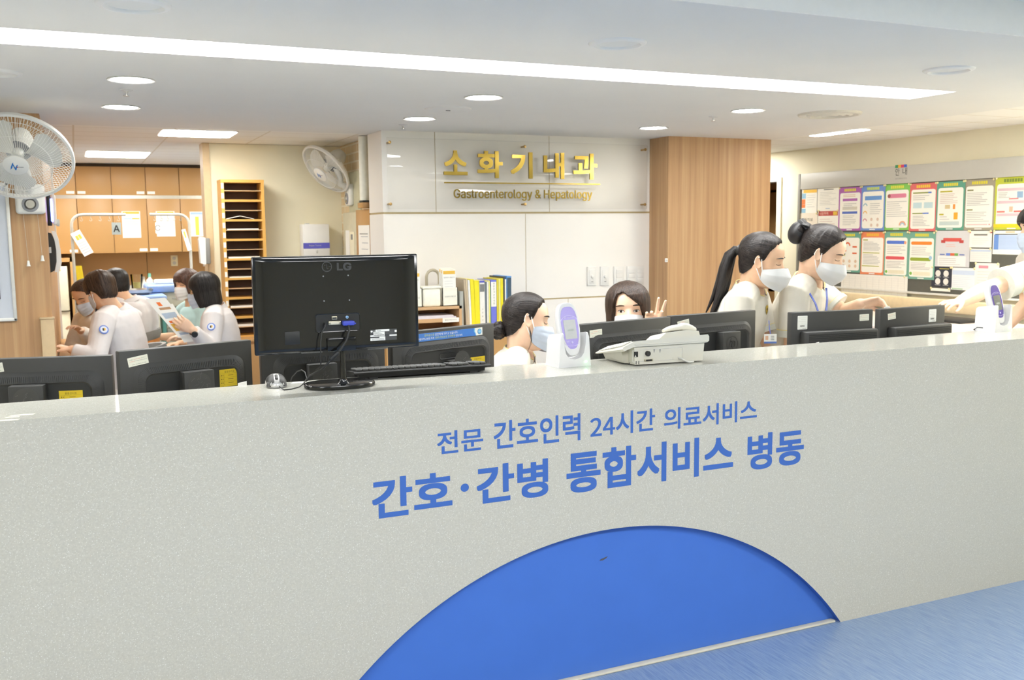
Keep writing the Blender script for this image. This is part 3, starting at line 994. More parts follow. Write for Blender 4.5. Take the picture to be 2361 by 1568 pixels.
for ch in ms.children:
    if ch.name.split('.')[0] != 'mouse_cable':
        ch.scale = (1.22, 1.08, 1.0)

# ---- keyboard
kb = thing('keyboard', 'black keyboard lying along the counter behind the monitor foot', 'keyboard', (1.084, 3.205, CTOP), math.radians(-4.5))
b = MB()
b.prism([(-.066, .020), (.070, .006), (.070, .016), (-.066, .030), (-.071, .026)], (-.245, 0, 0), Y, Z, .49, M_BLACK)
b.prism([(-.055, .006), (.062, .003), (.066, .010), (-.062, .022)], (-.225, 0, 0), Y, Z, .45, M_BLACK)
for xx in (-.19, .17):
    b.box((xx, -.055, 0), (xx + .03, -.048, .012), M_BLACK)
    b.box((xx, .050, 0), (xx + .03, .058, .005), M_BLACK)
b.build('case', kb)
M_KEY = mat('grey_key_top', (74, 74, 72), .38)
for k0, k1 in ((0, 15), (16, 19), (20, 22)):
    b = MB()
    for r in range(6):
        yy = -.056 + r * .0195 + (.006 if r else 0)
        for k in range(k0, k1):
            xx = -.232 + k * .0211
            zz = .0305 - (yy + .066) * .1
            b.rbox((xx, yy, zz), (xx + .0185, yy + .0165, zz + .008), .002, M_KEY, seg=1)
    b.build('key_block', kb)

# ---- glucose meters in their docks
M_DOCK = mat('white_dock', (222, 222, 222), .32, var=.01)
M_PURP = mat('purple_face', (122, 102, 190), .25, var=.02)
M_PURP2 = mat('deep_purple_face', (88, 68, 160), .25, var=.02)
M_LILAC = mat('lilac_line', (200, 190, 236), .3)
M_LCD = mat('grey_lcd', (150, 152, 150), .25)
M_LCD2 = mat('dim_lcd', (112, 114, 108), .3)
M_LED = mat_lamp('green_led', (.25, 1.0, .30), 14)


def glucose_meter(label, label2, loc, rz, face, lcd, tilt, roll):
    t = thing('glucose_meter_dock', label2, 'medical device', loc, rz)
    b = MB()
    # cradle: tapered block with a scooped front
    secs = []
    for yy, k in ((-.056, .97), (-.051, 1.0), (.045, .97), (.052, .93)):
        lift = 0 if yy < 0 else .0
        hgt = .128 if yy < 0 else .118
        o = [(-.070 * k, 0), (.070 * k, 0), (.067 * k, .03), (.062 * k, hgt * k - .018), (.056 * k, hgt * k - .003), (.048, hgt * k - .001)]
        u = [(.046, .085), (.038, .050), (.026, .034), (0, .027), (-.026, .034), (-.038, .050), (-.046, .085)]
        o += u + [(-.048, hgt * k - .001), (-.056 * k, hgt * k - .003), (-.062 * k, hgt * k - .018), (-.067 * k, .03)]
        secs.append([Vector((p[0], yy, p[1])) for p in o])
    b.loft(secs, M_DOCK, cap=True, smooth=True)
    b.rbox((-.030, .020, .012), (.030, .050, .075), .006, M_DOCK)
    b.build('cradle', t)
    MB().ball((.046, -.0560, .017), (.0055, .002, .0032), M_LED, 12, 8).build('indicator_light', t)
    m = thing('glucose_meter', label, 'medical device', M=Matrix.Translation(loc) @ Matrix.Rotation(rz, 4, 'Z') @ Matrix.Translation((.000, -.034, .034)) @ Matrix.Rotation(math.radians(roll), 4, 'Y') @ Matrix.Rotation(math.radians(tilt), 4, 'X') @ Matrix.Diagonal((1.04, 1.0, 1.02, 1)))
    # outline: wide round top, narrower round foot
    def outline(o=0.0, n=40):
        pts = []
        for i in range(n):
            a = 2 * math.pi * i / n
            c_, s_ = math.cos(a), math.sin(a)
            zz = .10 + (.098 - o) * (abs(s_) ** .72) * (1 if s_ > 0 else -1)
            wd = .0425 if zz > .10 else .0425 - .010 * ((.10 - zz) / .098) ** 1.3
            pts.append(((wd - o) * (abs(c_) ** .62) * (1 if c_ > 0 else -1), zz))
        return pts
    b = MB()
    b.loft([[Vector((x, y, z)) for x, z in outline(o)] for o, y in ((.006, -.016), (.002, -.0145), (0, -.010), (0, .010), (.006, .017))], M_DOCK)
    b.build('meter_body', m)
    b = MB()
    fo = [(x * .80, .105 + (z - .10) * .79) for x, z in outline(0)]
    b.prism(fo, (0, -.0162, 0), X, Z, .0006, face)
    b.tube([Vector((.034 * math.sin(a) , -.0167, .128 + .034 * math.cos(a) * .62)) for a in [(-1.45 + 2.9 * i / 16) for i in range(17)]], .0008, M_LILAC, 6)
    b.tube([Vector((.031 * math.sin(a), -.0167, .052 - .014 * math.cos(a))) for a in [(-1.3 + 2.6 * i / 14) for i in range(15)]], .0008, M_LILAC, 6)
    b.text('ACCU-CHEK Inform II', (0, -.0170, .142), X, Z, M_PAPER, w=.038, anchor='c')
    b.text('cobas', (-.017, -.0170, .055), X, Z, M_PAPER, w=.011, anchor='c')
    b.build('face_plate', m)
    b = MB()
    b.prism(rrect(-.024, .064, .024, .134, .002), (0, -.0168, 0), X, Z, .0006, lcd)
    b.text('ACCU-CHEK', (0, -.0176, .116), X, Z, M_GREY, w=.030, anchor='c')
    b.prism(rrect(-.012, .092, .012, .100, .002), (0, -.0174, 0), X, Z, .0002, mat('lcd_button', (166, 172, 166), .4))
    b.build('display', m)
    MB().lathe([(.0042, 0), (.004, .0016), (.0001, .002)], M_LILAC, 16, Matrix.Translation((0, -.0166, .051)) @ Matrix.Rotation(math.radians(90), 4, 'X')).build('power_button', m)
    return t, m


ga, gm = glucose_meter('white handheld glucose meter with purple face, next to the beige telephone', 'white docking cradle with green light beside the beige telephone', onZ(1325, 846, CTOP) + Vector((0, .056, 0)), math.radians(2), M_PURP, M_LCD, -14, -1.5)
gb, gm2 = glucose_meter('white handheld glucose meter with deep purple face at the far end of the counter', 'white docking cradle with black cord at the far end of the counter', onZ(2312, 765, CTOP) + Vector((.0, .056, 0)), math.radians(6), M_PURP2, M_LCD2, -14, -5)
b = MB()
mi = (Matrix.Translation(gb.location) @ Matrix.Rotation(math.radians(6), 4, 'Z')).inverted()
for k in (0, 1):
    b.tube([mi @ onZ(2268 - 2 * k, 752 + 4 * k, CTOP + .02), mi @ onZ(2256 - 3 * k, 750 + 5 * k, CTOP + .022), mi @ onZ(2247 - 2 * k, 756 + 4 * k, CTOP + .012), mi @ (Vector((onZ(2241, 762, CTOP).x, 3.25, CTOP + .003)))], .0018, M_CABLE, 8)
b.build('power_cord', gb)

# ---- telephone console
M_PHONE = mat('beige_phone_plastic', (208, 205, 192), .4, var=.01)
ph = thing('telephone_console', 'beige desk telephone console seen from its rear with connector panel, on the counter', 'telephone', (1.889, 3.008, CTOP), math.radians(-3.5))
D = .205
def slope(b):
    # the console falls away towards the staff side
    for v in b.v:
        v.z -= .21 * max(0, v.y) * max(0, min(1, v.z / .075))
    return b
b = MB()
b.prism([(-.036, .004), (.252, .004), (.259, .076), (-.040, .074)], (0, D, 0), X, Z, D, M_PHONE)
b.prism([(-.034, .004), (-.036, .070), (-.066, .060), (-.055, .006)], (0, D, 0), X, Z, D - .05, M_PHONE)
slope(b).build('base', ph)
b = MB()
b.prism([(.264, .074), (.272, .080), (.272, .096), (.266, .104), (-.046, .093), (-.090, .074), (-.094, .066), (-.088, .058), (-.044, .073)], (0, D + .012, 0), X, Z, D + .024, M_PHONE)
b.rbox((-.044, -.0145, .078), (.268, -.010, .083), .002, M_PHONE)
slope(b).build('top_deck', ph)
b = MB()
for i in range(4):
    for j in range(9):
        u = i / 4
        xx, zz = -.086 + .046 * u, .0765 + .017 * u
        M = Matrix.Translation((xx, .012 + j * .022, zz)) @ Matrix.Rotation(math.radians(-18), 4, 'Y')
        b.rbox((0, 0, 0), (.010, .014, .0035), .0012, M_LGREY, M, seg=1)
slope(b).build('keypad', ph)
b = MB()
b.prism([(.070, .096), (.245, .101), (.240, .118), (.195, .124), (.100, .119)], (0, .13, 0), X, Z, .12, M_PHONE)
slope(b).build('cradle', ph)
b = MB()
rings = []
for i in range(13):
    t_ = i / 12
    xx = .115 + .14 * t_
    k = max(.12, math.sin(math.pi * min(.97, .06 + .90 * t_)) ** .45)
    rings.append([Vector((xx, .060 + .024 * k * math.cos(a), .119 + .010 * t_ * (1 - t_) * 4 - .002 + .015 * k * math.sin(a) * (1.25 if t_ > .55 else .8))) for a in [2 * math.pi * q / 18 for q in range(18)]])
b.loft(rings, M_PHONE)
b.build('handset', ph)
def php(px, py):
    mo = (Matrix.Translation(ph.location) @ Matrix.Rotation(math.radians(-3.5), 4, 'Z')).inverted()
    p = mo @ onY(px, py, 3.005)
    return p.x, p.z
b = MB()
a = php(1461, 835); c = php(1570, 801)
b.loft([[Vector((x, y, z)) for x, z in rrect(a[0] - o, a[1] - o, c[0] + o, c[1] + o, .002)] for o, y in ((0, -.0004), (.001, -.0012), (.002, 0.0))], M_LGREY, cap=False)
for px in (1508, 1521):
    q = php(px, 807)
    b.prism([(q[0] - .001, q[1] - .010), (q[0] + .0012, q[1] - .010), (q[0] + .004, q[1] + .003), (q[0] - .003, q[1] + .003)], (0, -.0008, 0), X, Z, 0, M_GREY)
b.prism(rrect(php(1550, 829)[0], php(1550, 829)[1], php(1561, 823)[0], php(1561, 823)[1], .001), (0, -.0012, 0), X, Z, .0005, M_PHONE)
for px in (1453, 1468, 1474):
    q = php(px, 841)
    b.box((q[0] - .0012, -.0012, .006), (q[0] + .0012, .0, .018 if px > 1460 else .014), M_DARK)
b.build('connector_panel', ph)
b = MB()
a = php(1463, 824); c = php(1472, 811)
b.rbox((a[0], -.003, a[1]), (c[0], 0, c[1]), .001, M_BLACK)
b.box((a[0] + .004, -.0034, a[1] + .003), (a[0] + .0055, -.003, a[1] + .008), M_PAPER); b.box((a[0] + .002, -.0034, a[1] + .002), (a[0] + .008, -.003, a[1] + .004), M_PAPER)
b.build('power_switch', ph)
a = php(1493, 815)
MB().lathe([(.0095, 0), (.0095, .010), (.008, .012), (.0001, .012)], M_DARK, 24, Matrix.Translation((a[0], 0, a[1])) @ Matrix.Rotation(math.radians(90), 4, 'X')).build('volume_knob', ph)
b = MB()
a = php(1486, 834); c = php(1505, 827)
b.rbox((a[0], -.004, a[1]), (c[0], 0, c[1]), .001, M_PORT)
b.rbox((a[0] + .006, -.006, a[1] + .001), (c[0] - .006, -.003, c[1] - .001), .001, M_BLACK)
b.build('serial_port', ph)
b = MB()
q = php(1562, 824)
b.tube([(q[0], 0, q[1]), (q[0] + .006, -.010, q[1] - .003), (q[0] + .018, -.022, .010), (q[0] + .034, -.022, .0045), (q[0] + .052, -.016, .0045), (q[0] + .060, -.008, .0035)], .0035, M_LGREY, 10)
b.build('line_cord', ph)
for xx, yy in ((.01, .02), (.22, .02), (.01, .18), (.22, .18)):
    MB().box((xx, yy, 0), (xx + .02, yy + .012, .008), M_DARK).build('rubber_foot', ph)

# ================================================================== MONITORS ON THE WORK DESK, SEEN FROM BEHIND
M_MON = mat('charcoal_monitor_plastic', (52, 52, 50), .5, var=.03)
M_MOND = mat('recessed_monitor_plastic', (36, 37, 36), .5, var=.03)
M_STICK = mat('pale_sticker', (222, 222, 208), .5, var=.01)
M_STICKW = mat('white_sticker', (232, 234, 228), .5, var=.01)
M_YEL = mat('yellow_asset_sticker', (214, 186, 30), .5, var=.02)
M_RED = mat('red_print', (206, 96, 70), .7)
M_INKD = mat('dark_print', (90, 90, 84), .7)
M_INKY = mat('brown_print', (110, 92, 20), .7)


def pale_sticker(t, x, z, rot, y, wd=.066, ht=.030):
    M = Matrix.Translation((x, y, z)) @ Matrix.Rotation(math.radians(-rot), 4, 'Y')
    b = MB()
    b.prism(rrect(-wd / 2, -ht / 2, wd / 2, ht / 2, .001, 2), (0, 0, 0), X, Z, .0003, M_STICK)
    k = wd / .066
    b.text('본 제품은', (-.028 * k, -.0005, .0055), X, Z, M_INKD, w=.0125 * k); b.text('전북대학교병원', (-.0135 * k, -.0005, .0055), X, Z, M_RED, w=.022 * k); b.text('자산이므로', (.0105 * k, -.0005, .0055), X, Z, M_INKD, w=.015 * k)
    b.text('전산정보과', (-.028 * k, -.0005, -.0005), X, Z, M_RED, w=.016 * k); b.text('에 허가없이 이동을 금지합니다', (-.0115 * k, -.0005, -.0005), X, Z, M_INKD, w=.041 * k)
    b.text('연락처 : 전산정보과 250-2698', (-.021 * k, -.0005, -.0115), X, Z, M_INKD, w=.046 * k)
    for v in range(len(b.v)):
        b.v[v] = M @ b.v[v]
    b.build('notice_sticker', t)['label'] = 'pale sticker with grey and red print'


def yellow_sticker(t, x, z, y, wd=.072, ht=.06):
    b = MB()
    b.prism([(x - wd / 2, z - ht), (x + wd / 2, z - ht), (x + wd / 2, z), (x - wd / 2, z)], (0, y, 0), X, Z, .0003, M_YEL)
    b.text('물품관리표', (x, y - .0006, z - .009), X, Z, M_INKY, w=wd * .5, anchor='c')
    for k in range(4):
        zz = z - .015 - k * .013
        b.box((x - wd * .44, y - .0006, zz - .0003), (x + wd * .44, y - .0004, zz), M_INKY)
        b.box((x - .005, y - .0006, zz - .007), (x + .014, y - .0004, zz - .0055), M_INKY)
        b.box((x - wd * .42, y - .0006, zz - .008), (x - wd * .38, y - .0004, zz - .004), M_INKY); b.box((x - wd * .34, y - .0006, zz - .008), (x - wd * .31, y - .0004, zz - .004), M_INKY)
    b.box((x - wd * .28, y - .0006, z - .055), (x - wd * .275, y - .0004, z - .015), M_INKY)
    b.build('asset_sticker', t)['label'] = 'yellow printed sticker'


def hp_logo(b, x, z, r, y, m):
    b.loft([[Vector((x + q * math.cos(a * math.pi / 16), y, z + q * math.sin(a * math.pi / 16))) for a in range(32)] for q in (r * .92, r)], m, cap=False)
    for x0, x1, up in ((-.42, -.30, 1), (.08, .20, 0)):
        sl = .22
        b.prism([(x + (x0 - sl) * r, z - .9 * r if up == 0 else z - .45 * r), (x + (x1 - sl) * r, z - .9 * r if up == 0 else z - .45 * r), (x + (x1 + sl) * r, z + (.85 if up else .42) * r), (x + (x0 + sl) * r, z + (.85 if up else .42) * r)], (0, y, 0), X, Z, 0, m)
    b.tube([(x - .34 * r, y, z + .30 * r), (x - .02 * r, y, z + .36 * r), (x + .02 * r, y, z + .2 * r), (x - .12 * r, y, z - .45 * r)], .05 * r, m, 5)
    b.tube([(x + .22 * r, y, z + .36 * r), (x + .48 * r, y, z + .32 * r), (x + .46 * r, y, z - .1 * r), (x + .34 * r, y, z - .4 * r), (x + .06 * r, y, z - .42 * r)], .05 * r, m, 5)


def ribbed_monitor(label, Lc, Rc, ztop, sticker=None, yel=None, bracket=.56, logo='film', banner=False, handle=False, grp='charcoal monitors with ribbed vents on the work desk'):
    """back of a desk monitor: Lc, Rc = world xy of its upper corners"""
    dx, dy = Rc[0] - Lc[0], Rc[1] - Lc[1]
    wd = math.hypot(dx, dy); rz = math.atan2(dy, dx)
    t = thing('computer_monitor', label, 'monitor', (Lc[0] + dx / 2, Lc[1] + dy / 2, DESK), rz, group=grp)
    H = ztop - DESK; ht = wd * .64; z0 = H - ht; hw = wd / 2
    b = MB()
    b.rbox((-hw, -.004, z0), (hw, .030, H), .004, M_MON)
    # soft shoulder, rib band and flat middle
    A = (-hw + .040, z0 + .02, hw - .026, H - .046)
    def rr(i, r):
        return rrect(A[0] + i, A[1] + i, A[2] - i, A[3] - i, r, 8)
    prof = ((0, -.004, .05), (.010, -.011, .045), (.014, -.0125, .043), (.030, -.020, .030), (.034, -.0225, .028), (.037, -.0205, .026), (.040, -.017, .024))
    b.loft([[Vector((x, y, z)) for x, z in rr(i, r)] for i, y, r in prof], M_MON, cap=False)
    b.prism(rr(.040, .024), (0, -.017, 0), X, Z, 0, M_MOND)
    b.build('housing', t)
    # ribs along the band
    b = MB()
    def walk(i, r, n):
        q = [Vector((x, 0, z)) for x, z in rrect(A[0] + i, A[1] + i, A[2] - i, A[3] - i, r, 12)]
        q.append(q[0]); L = [0]
        for a_, c_ in zip(q, q[1:]):
            L.append(L[-1] + (c_ - a_).length)
        out = []
        return q, L
    n = 150
    qi, Li = walk(.031, .030, n); qo, Lo = walk(.013, .043, n)
    def at(q, L, k):
        s_ = L[-1] * k
        for j in range(len(q) - 1):
            if L[j + 1] >= s_:
                u = (s_ - L[j]) / max(1e-9, L[j + 1] - L[j]); return q[j].lerp(q[j + 1], u)
        return q[-1]
    # sample at matching corners: walk the outer outline with the inner outline's parameter, segment by segment
    m_ = len(qi)
    pts = []
    for j in range(m_ - 1):
        seg = (qo[j + 1] - qo[j]).length
        for k in range(max(1, int(round(seg / .0062)))):
            u = k / max(1, int(round(seg / .0062)))
            pts.append((qo[j].lerp(qo[j + 1], u), qi[j].lerp(qi[j + 1], u)))
    for po, pi in pts:
        dirn = (pi - po).normalized(); sd = Vector((-dirn.z, 0, dirn.x)) * .0013
        o1, o2 = po + Vector((0, -.0118, 0)), pi + Vector((0, -.0200, 0))
        up = Vector((0, -.0022, 0))
        vs = [o1 - sd, o1 + sd, o2 + sd, o2 - sd, o1 - sd + up, o1 + sd + up, o2 + sd + up, o2 - sd + up]
        b.add(vs, [(4, 5, 6, 7), (0, 1, 5, 4), (1, 2, 6, 5), (2, 3, 7, 6), (3, 0, 4, 7)], M_MON)
    b.build('vent_ribs', t)
    # stand column with its cover plate and foot
    bx = -hw + wd * bracket
    b = MB()
    b.rbox((bx - .052, -.062, z0 + .05), (bx + .052, -.015, H - .082 if not handle else H - .125), .003, M_MON)
    if logo == 'film':
        M_FILM = mat('clouded_film', (92, 92, 88), .35)
        cz = H - .128
        b.prism(circle(bx, cz, .040, 30), (0, -.0625, 0), X, Z, .0002, mat('film_disc', (66, 66, 64), .35))
        rnd = random.Random(int(bx * 1e4) + 5)
        for k in range(16):
            a_ = rnd.uniform(0, 6.28); r_ = rnd.uniform(.005, .034)
            p = Vector((bx + r_ * math.cos(a_), -.0629, cz + r_ * math.sin(a_))); L_ = rnd.uniform(.006, .016); th = rnd.uniform(.4, 1.6)
            b.tube([p, p + Vector((L_ * math.cos(th), 0, L_ * math.sin(th)))], .0005, M_FILM, 4)
    else:
        hp_logo(b, bx, H - .135, .034, -.0626, M_BLACK)
    b.build('stand_cover', t)
    b = MB()
    b.rbox((bx - .045, -.055, .01), (bx + .045, -.02, z0 + .08), .004, M_MOND)
    b.rbox((bx - .12, -.09, 0), (bx + .12, .10, .014), .006, M_MOND)
    b.build('stand', t)
    MB().rbox((-hw + .012, .0295, z0 + .014), (hw - .012, .0312, H - .012), .0006, M_BLACK).build('screen', t)
    if handle:
        b = MB()
        b.loft([[Vector((x, y, z)) for x, z in rrect(bx - .075 - o, H - .118 - o, bx + .030 + o, H - .098 + o, .010)] for o, y in ((0, -.012), (0, -.0172), (.002, -.0185), (.0035, -.0168))], M_MOND, cap=True)
        b.build('cable_handle', t)
    for s_ in (sticker or []):
        pale_sticker(t, -hw + s_[0], H - s_[1], s_[2], -.0046)
    for s_ in (yel or []):
        yellow_sticker(t, -hw + s_[0], H - s_[1], -.0176, s_[2] if len(s_) > 2 else .072)
    if banner:
        b = MB()
        x0, x1, z0_, z1_ = -hw + .098, hw - .066, H - .043, H - .012
        M_BN = mat('blue_banner', (66, 124, 204), .4); M_BN2 = mat('light_blue_banner', (116, 186, 226), .4)
        M_BT = mat('banner_yellow_print', (206, 214, 96), .6)
        b.prism([(x0, z0_), (x1, z0_), (x1, z1_), (x0, z1_)], (0, -.0046, 0), X, Z, .0003, M_STICKW)
        b.prism([(x0 + .012, z0_), (x1 - .034, z0_), (x1 - .036, z0_ + .008), (x1 - .042, z0_ + .018), (x1 - .040, z1_), (x0 + .006, z1_), (x0 + .010, z0_ + .018)], (0, -.0051, 0), X, Z, .0001, M_BN2)
        b.prism([(x0 + .015, z0_), (x1 - .038, z0_), (x1 - .040, z0_ + .008), (x1 - .047, z0_ + .018), (x1 - .046, z1_), (x0 + .012, z1_), (x0 + .016, z0_ + .018)], (0, -.0054, 0), X, Z, .0001, M_BN)
        b.text('한마음으로', (x0 + .055, -.0058, z1_ - .014), X, Z, M_BT, h=.010); b.text('안전하게 지키고 있습니다.', (x0 + .108, -.0058, z1_ - .014), X, Z, M_PAPER, h=.010)
        b.text('국립대학교병원 최초', (x0 + .022, -.0058, z0_ + .005), X, Z, M_PAPER, w=.082); b.text('ISMS 정보보호 관리체계', (x0 + .109, -.0058, z0_ + .005), X, Z, M_BT, w=.100); b.text('인증 획득', (x0 + .214, -.0058, z0_ + .005), X, Z, M_PAPER, w=.036)
        cx, cz = x1 - .016, (z0_ + z1_) / 2
        b.prism(circle(cx, cz, .011), (0, -.0051, 0), X, Z, .0001, mat('seal_blue', (84, 120, 176), .5)); b.prism(circle(cx, cz, .0092), (0, -.0054, 0), X, Z, .0001, M_BN2)
        b.text('ISMS', (cx, -.0057, cz), X, Z, M_PAPER, w=.012, anchor='c')
        b.build('banner_sticker', t)['label'] = 'blue banner sticker'
    return t


ribbed_monitor('charcoal monitor cut by the picture edge, below the oak wall whiteboard', (-.345, 3.475), (.087, 3.37), 1.232, sticker=[(.085, .030, 8)], yel=[(.318, .108)], bracket=.44)
ribbed_monitor('charcoal monitor with tilted pale sticker, in front of the seated white coats', (.106, 3.317), (.544, 3.445), 1.249, sticker=[(.060, .035, 8)], yel=[(.364, .092)], bracket=.525)
ribbed_monitor('charcoal monitor half hidden behind the glossy monitor and its stand', (.575, 3.44), (1.035, 3.46), 1.236, bracket=.45, grp=None)
ribbed_monitor('charcoal monitor with blue banner sticker along its top, beside the bun-haired nurse', (1.065, 3.463), (1.557, 3.64), 1.2415, yel=[(.418, .128, .078)], bracket=.565, banner=True, handle=True)
ribbed_monitor('charcoal monitor behind the telephone and the glucose meter, below the peeking nurse', (1.80, 3.33), (2.287, 3.435), 1.2495, sticker=[(.075, .040, 2)], bracket=.5)
ribbed_monitor('charcoal monitor with tilted pale sticker, right behind the telephone handset', (2.300, 3.45), (2.795, 3.51), 1.2505, sticker=[(.068, .036, 9)], yel=[(.396, .172, .044)], bracket=.60, logo='raised')


def stepped_monitor(label, Lc, Rc, ztop, plate_x, pale_x, prot):
    dx, dy = Rc[0] - Lc[0], Rc[1] - Lc[1]
    wd = math.hypot(dx, dy); rz = math.atan2(dy, dx)
    t = thing('computer_monitor', label, 'monitor', (Lc[0] + dx / 2, Lc[1] + dy / 2, DESK), rz, group='charcoal monitors with stepped backs')
    H = ztop - DESK; ht = wd * .78; z0 = H - ht; hw = wd / 2
    b = MB()
    b.rbox((-hw, -.004, z0), (hw, .030, H), .004, M_MON)
    b.build('housing', t)
    b = MB()
    bz1 = H - .085
    b.rbox((-hw + .045, -.055, z0 + .02), (hw - .004, -.002, bz1), .010, M_MON)
    for k in range(14):
        zz = bz1 - .016 - k * .008
        if k < 4:
            b.box((-hw + .060, -.0575, zz), (hw - .018, -.054, zz + .0035), M_MOND)
        else:
            b.box((-hw + .060, -.0575, zz), (-.060, -.054, zz + .0035), M_MOND); b.box((.085, -.0575, zz), (hw - .018, -.054, zz + .0035), M_MOND)
    b.build('rear_box', t)
    b = MB()
    b.rbox((-.058, -.0605, bz1 - .085), (.082, -.053, bz1 - .048), .003, M_BLACK)
    b.prism([(-.045, bz1 - .085), (.07, bz1 - .085), (.058, bz1 - .066), (-.045, bz1 - .066)], (0, -.0612, 0), X, Z, .0004, M_MON)
    b.build('hand_recess', t)
    b = MB()
    b.rbox((-.05, -.05, .01), (.05, -.015, z0 + .08), .004, M_MOND); b.rbox((-.12, -.09, 0), (.12, .10, .014), .006, M_MOND)
    b.build('stand', t)
    MB().rbox((-hw + .012, .0295, z0 + .014), (hw - .012, .0312, H - .012), .0006, M_BLACK).build('screen', t)
    b = MB()
    x = -hw + plate_x; z = H - .046
    b.prism(rrect(x - .026, z - .032, x + .026, z + .030, .003, 3), (0, -.0045, 0), X, Z, .0003, M_STICKW)
    for k in range(5):
        b.box((x - .020 + (k % 2) * .012, -.0052, z + .020 - k * .008), (x + .018, -.0049, z + .0212 - k * .008), M_LGREY)
    for k in range(12):
        b.box((x - .012 + k * .002, -.0052, z - .020), (x - .0112 + k * .002, -.0049, z - .013), M_INKD)
    b.box((x, -.0052, z - .0275), (x + .020, -.0049, z - .026), M_GREY)
    b.build('rating_sticker', t)
    pale_sticker(t, -hw + pale_x, H - .036, 6 if plate_x > pale_x else 1, -.0046, .052, .030)
    return t
stepped_monitor('charcoal monitor with white rating sticker near its corner, in front of the lanyard nurse', (2.916, 3.411), (3.352, 3.362), 1.240, .058, .390, .05)
stepped_monitor('charcoal monitor with stepped ribbed back and two stickers, in front of the pointing hand', (3.425, 3.39), (3.868, 3.413), 1.2345, .355, .075, .05)
# scraps of paper tucked behind the counter edge
for i, (px, py, s_, lb) in enumerate(((1880, 795, .020, 'torn paper scrap standing behind counter edge, before the lanyard nurse'), (552, 888, .024, 'white paper corner sticking up behind counter edge near the tilted-sticker monitor'))):
    p = onY(px, py, 3.262)
    o = MB().prism([(-s_, -.30), (s_, -.30), (s_, .012), (-s_ * .2, .007)], (0, 0, 0), X, Z, .001, M_PAPER).build('paper_scrap')
    o.location = (p.x, 3.262, p.z)
    tag(o, lb, 'paper')
p = onZ(682, 882, CTOP)
o = MB().prism([(-.022, 0), (.020, -.004), (.024, .020), (-.008, .026)], (0, 0, .0), X, Y, .0008, mat('grey_tape', (200, 202, 204), .5)).build('tape_scrap')
o.location = (p.x, 3.20, CTOP + .0002)
tag(o, 'small grey scrap of tape on the counter behind the mouse', 'tape')
# ================================================================== LEFT AND REAR OF THE STATION
M_FANW = mat('white_fan_plastic', (236, 236, 230), .35, var=.01)
M_BLADE = mat('frosted_fan_blade', (224, 224, 216), .3, var=.01)
M_FAND = mat('grey_fan_motor', (150, 152, 156), .4)
M_NBLUE = mat('blue_brand_mark', (40, 120, 200), .5); M_NRED = mat('red_brand_mark', (200, 60, 50), .5)

# ---- whiteboard on the oak wall
M_WB = mat('whiteboard_enamel', (206, 212, 222), .18, var=.01)
M_ALU = mat('aluminium_frame', (226, 226, 220), .4, metal=.2)
t = thing('whiteboard', 'white framed whiteboard cut by the picture edge on the oak wall under the fan', 'whiteboard', (0, 6.03, 0))
MB().box((-1.60, -.016, 1.16), (-.330, -.001, 1.90), M_WB).build('board', t)
b = MB()
for lo, hi in (((-1.615, -.024, 1.146), (-.318, 0, 1.164)), ((-1.615, -.024, 1.892), (-.318, 0, 1.910)), ((-.336, -.024, 1.146), (-.318, 0, 1.91)), ((-1.615, -.024, 1.146), (-1.597, 0, 1.91))):
    b.rbox(lo, hi, .004, M_ALU)
b.build('frame', t)
p = onY(-4, 668, 6.01)
o = MB().rbox((p.x - .05, 6.006, 1.27), (p.x + .008, 6.013, 1.45), .002, M_BLACK).build('magnet_holder')
tag(o, 'dark strip magnet on the whiteboard at the very picture edge', 'magnet')
# ---- beige cable trunking at the wall corner
o = MB().rbox((-.203, 5.992, 0), (-.134, 6.03, 1.150), .003, M_TRIMB).rbox((-.207, 5.986, 1.150), (-.130, 6.032, 1.160), .003, M_TRIMB).build('cable_trunking')
tag(o, 'beige boxed cable trunking at the lower corner of the oak wall', 'trunking')


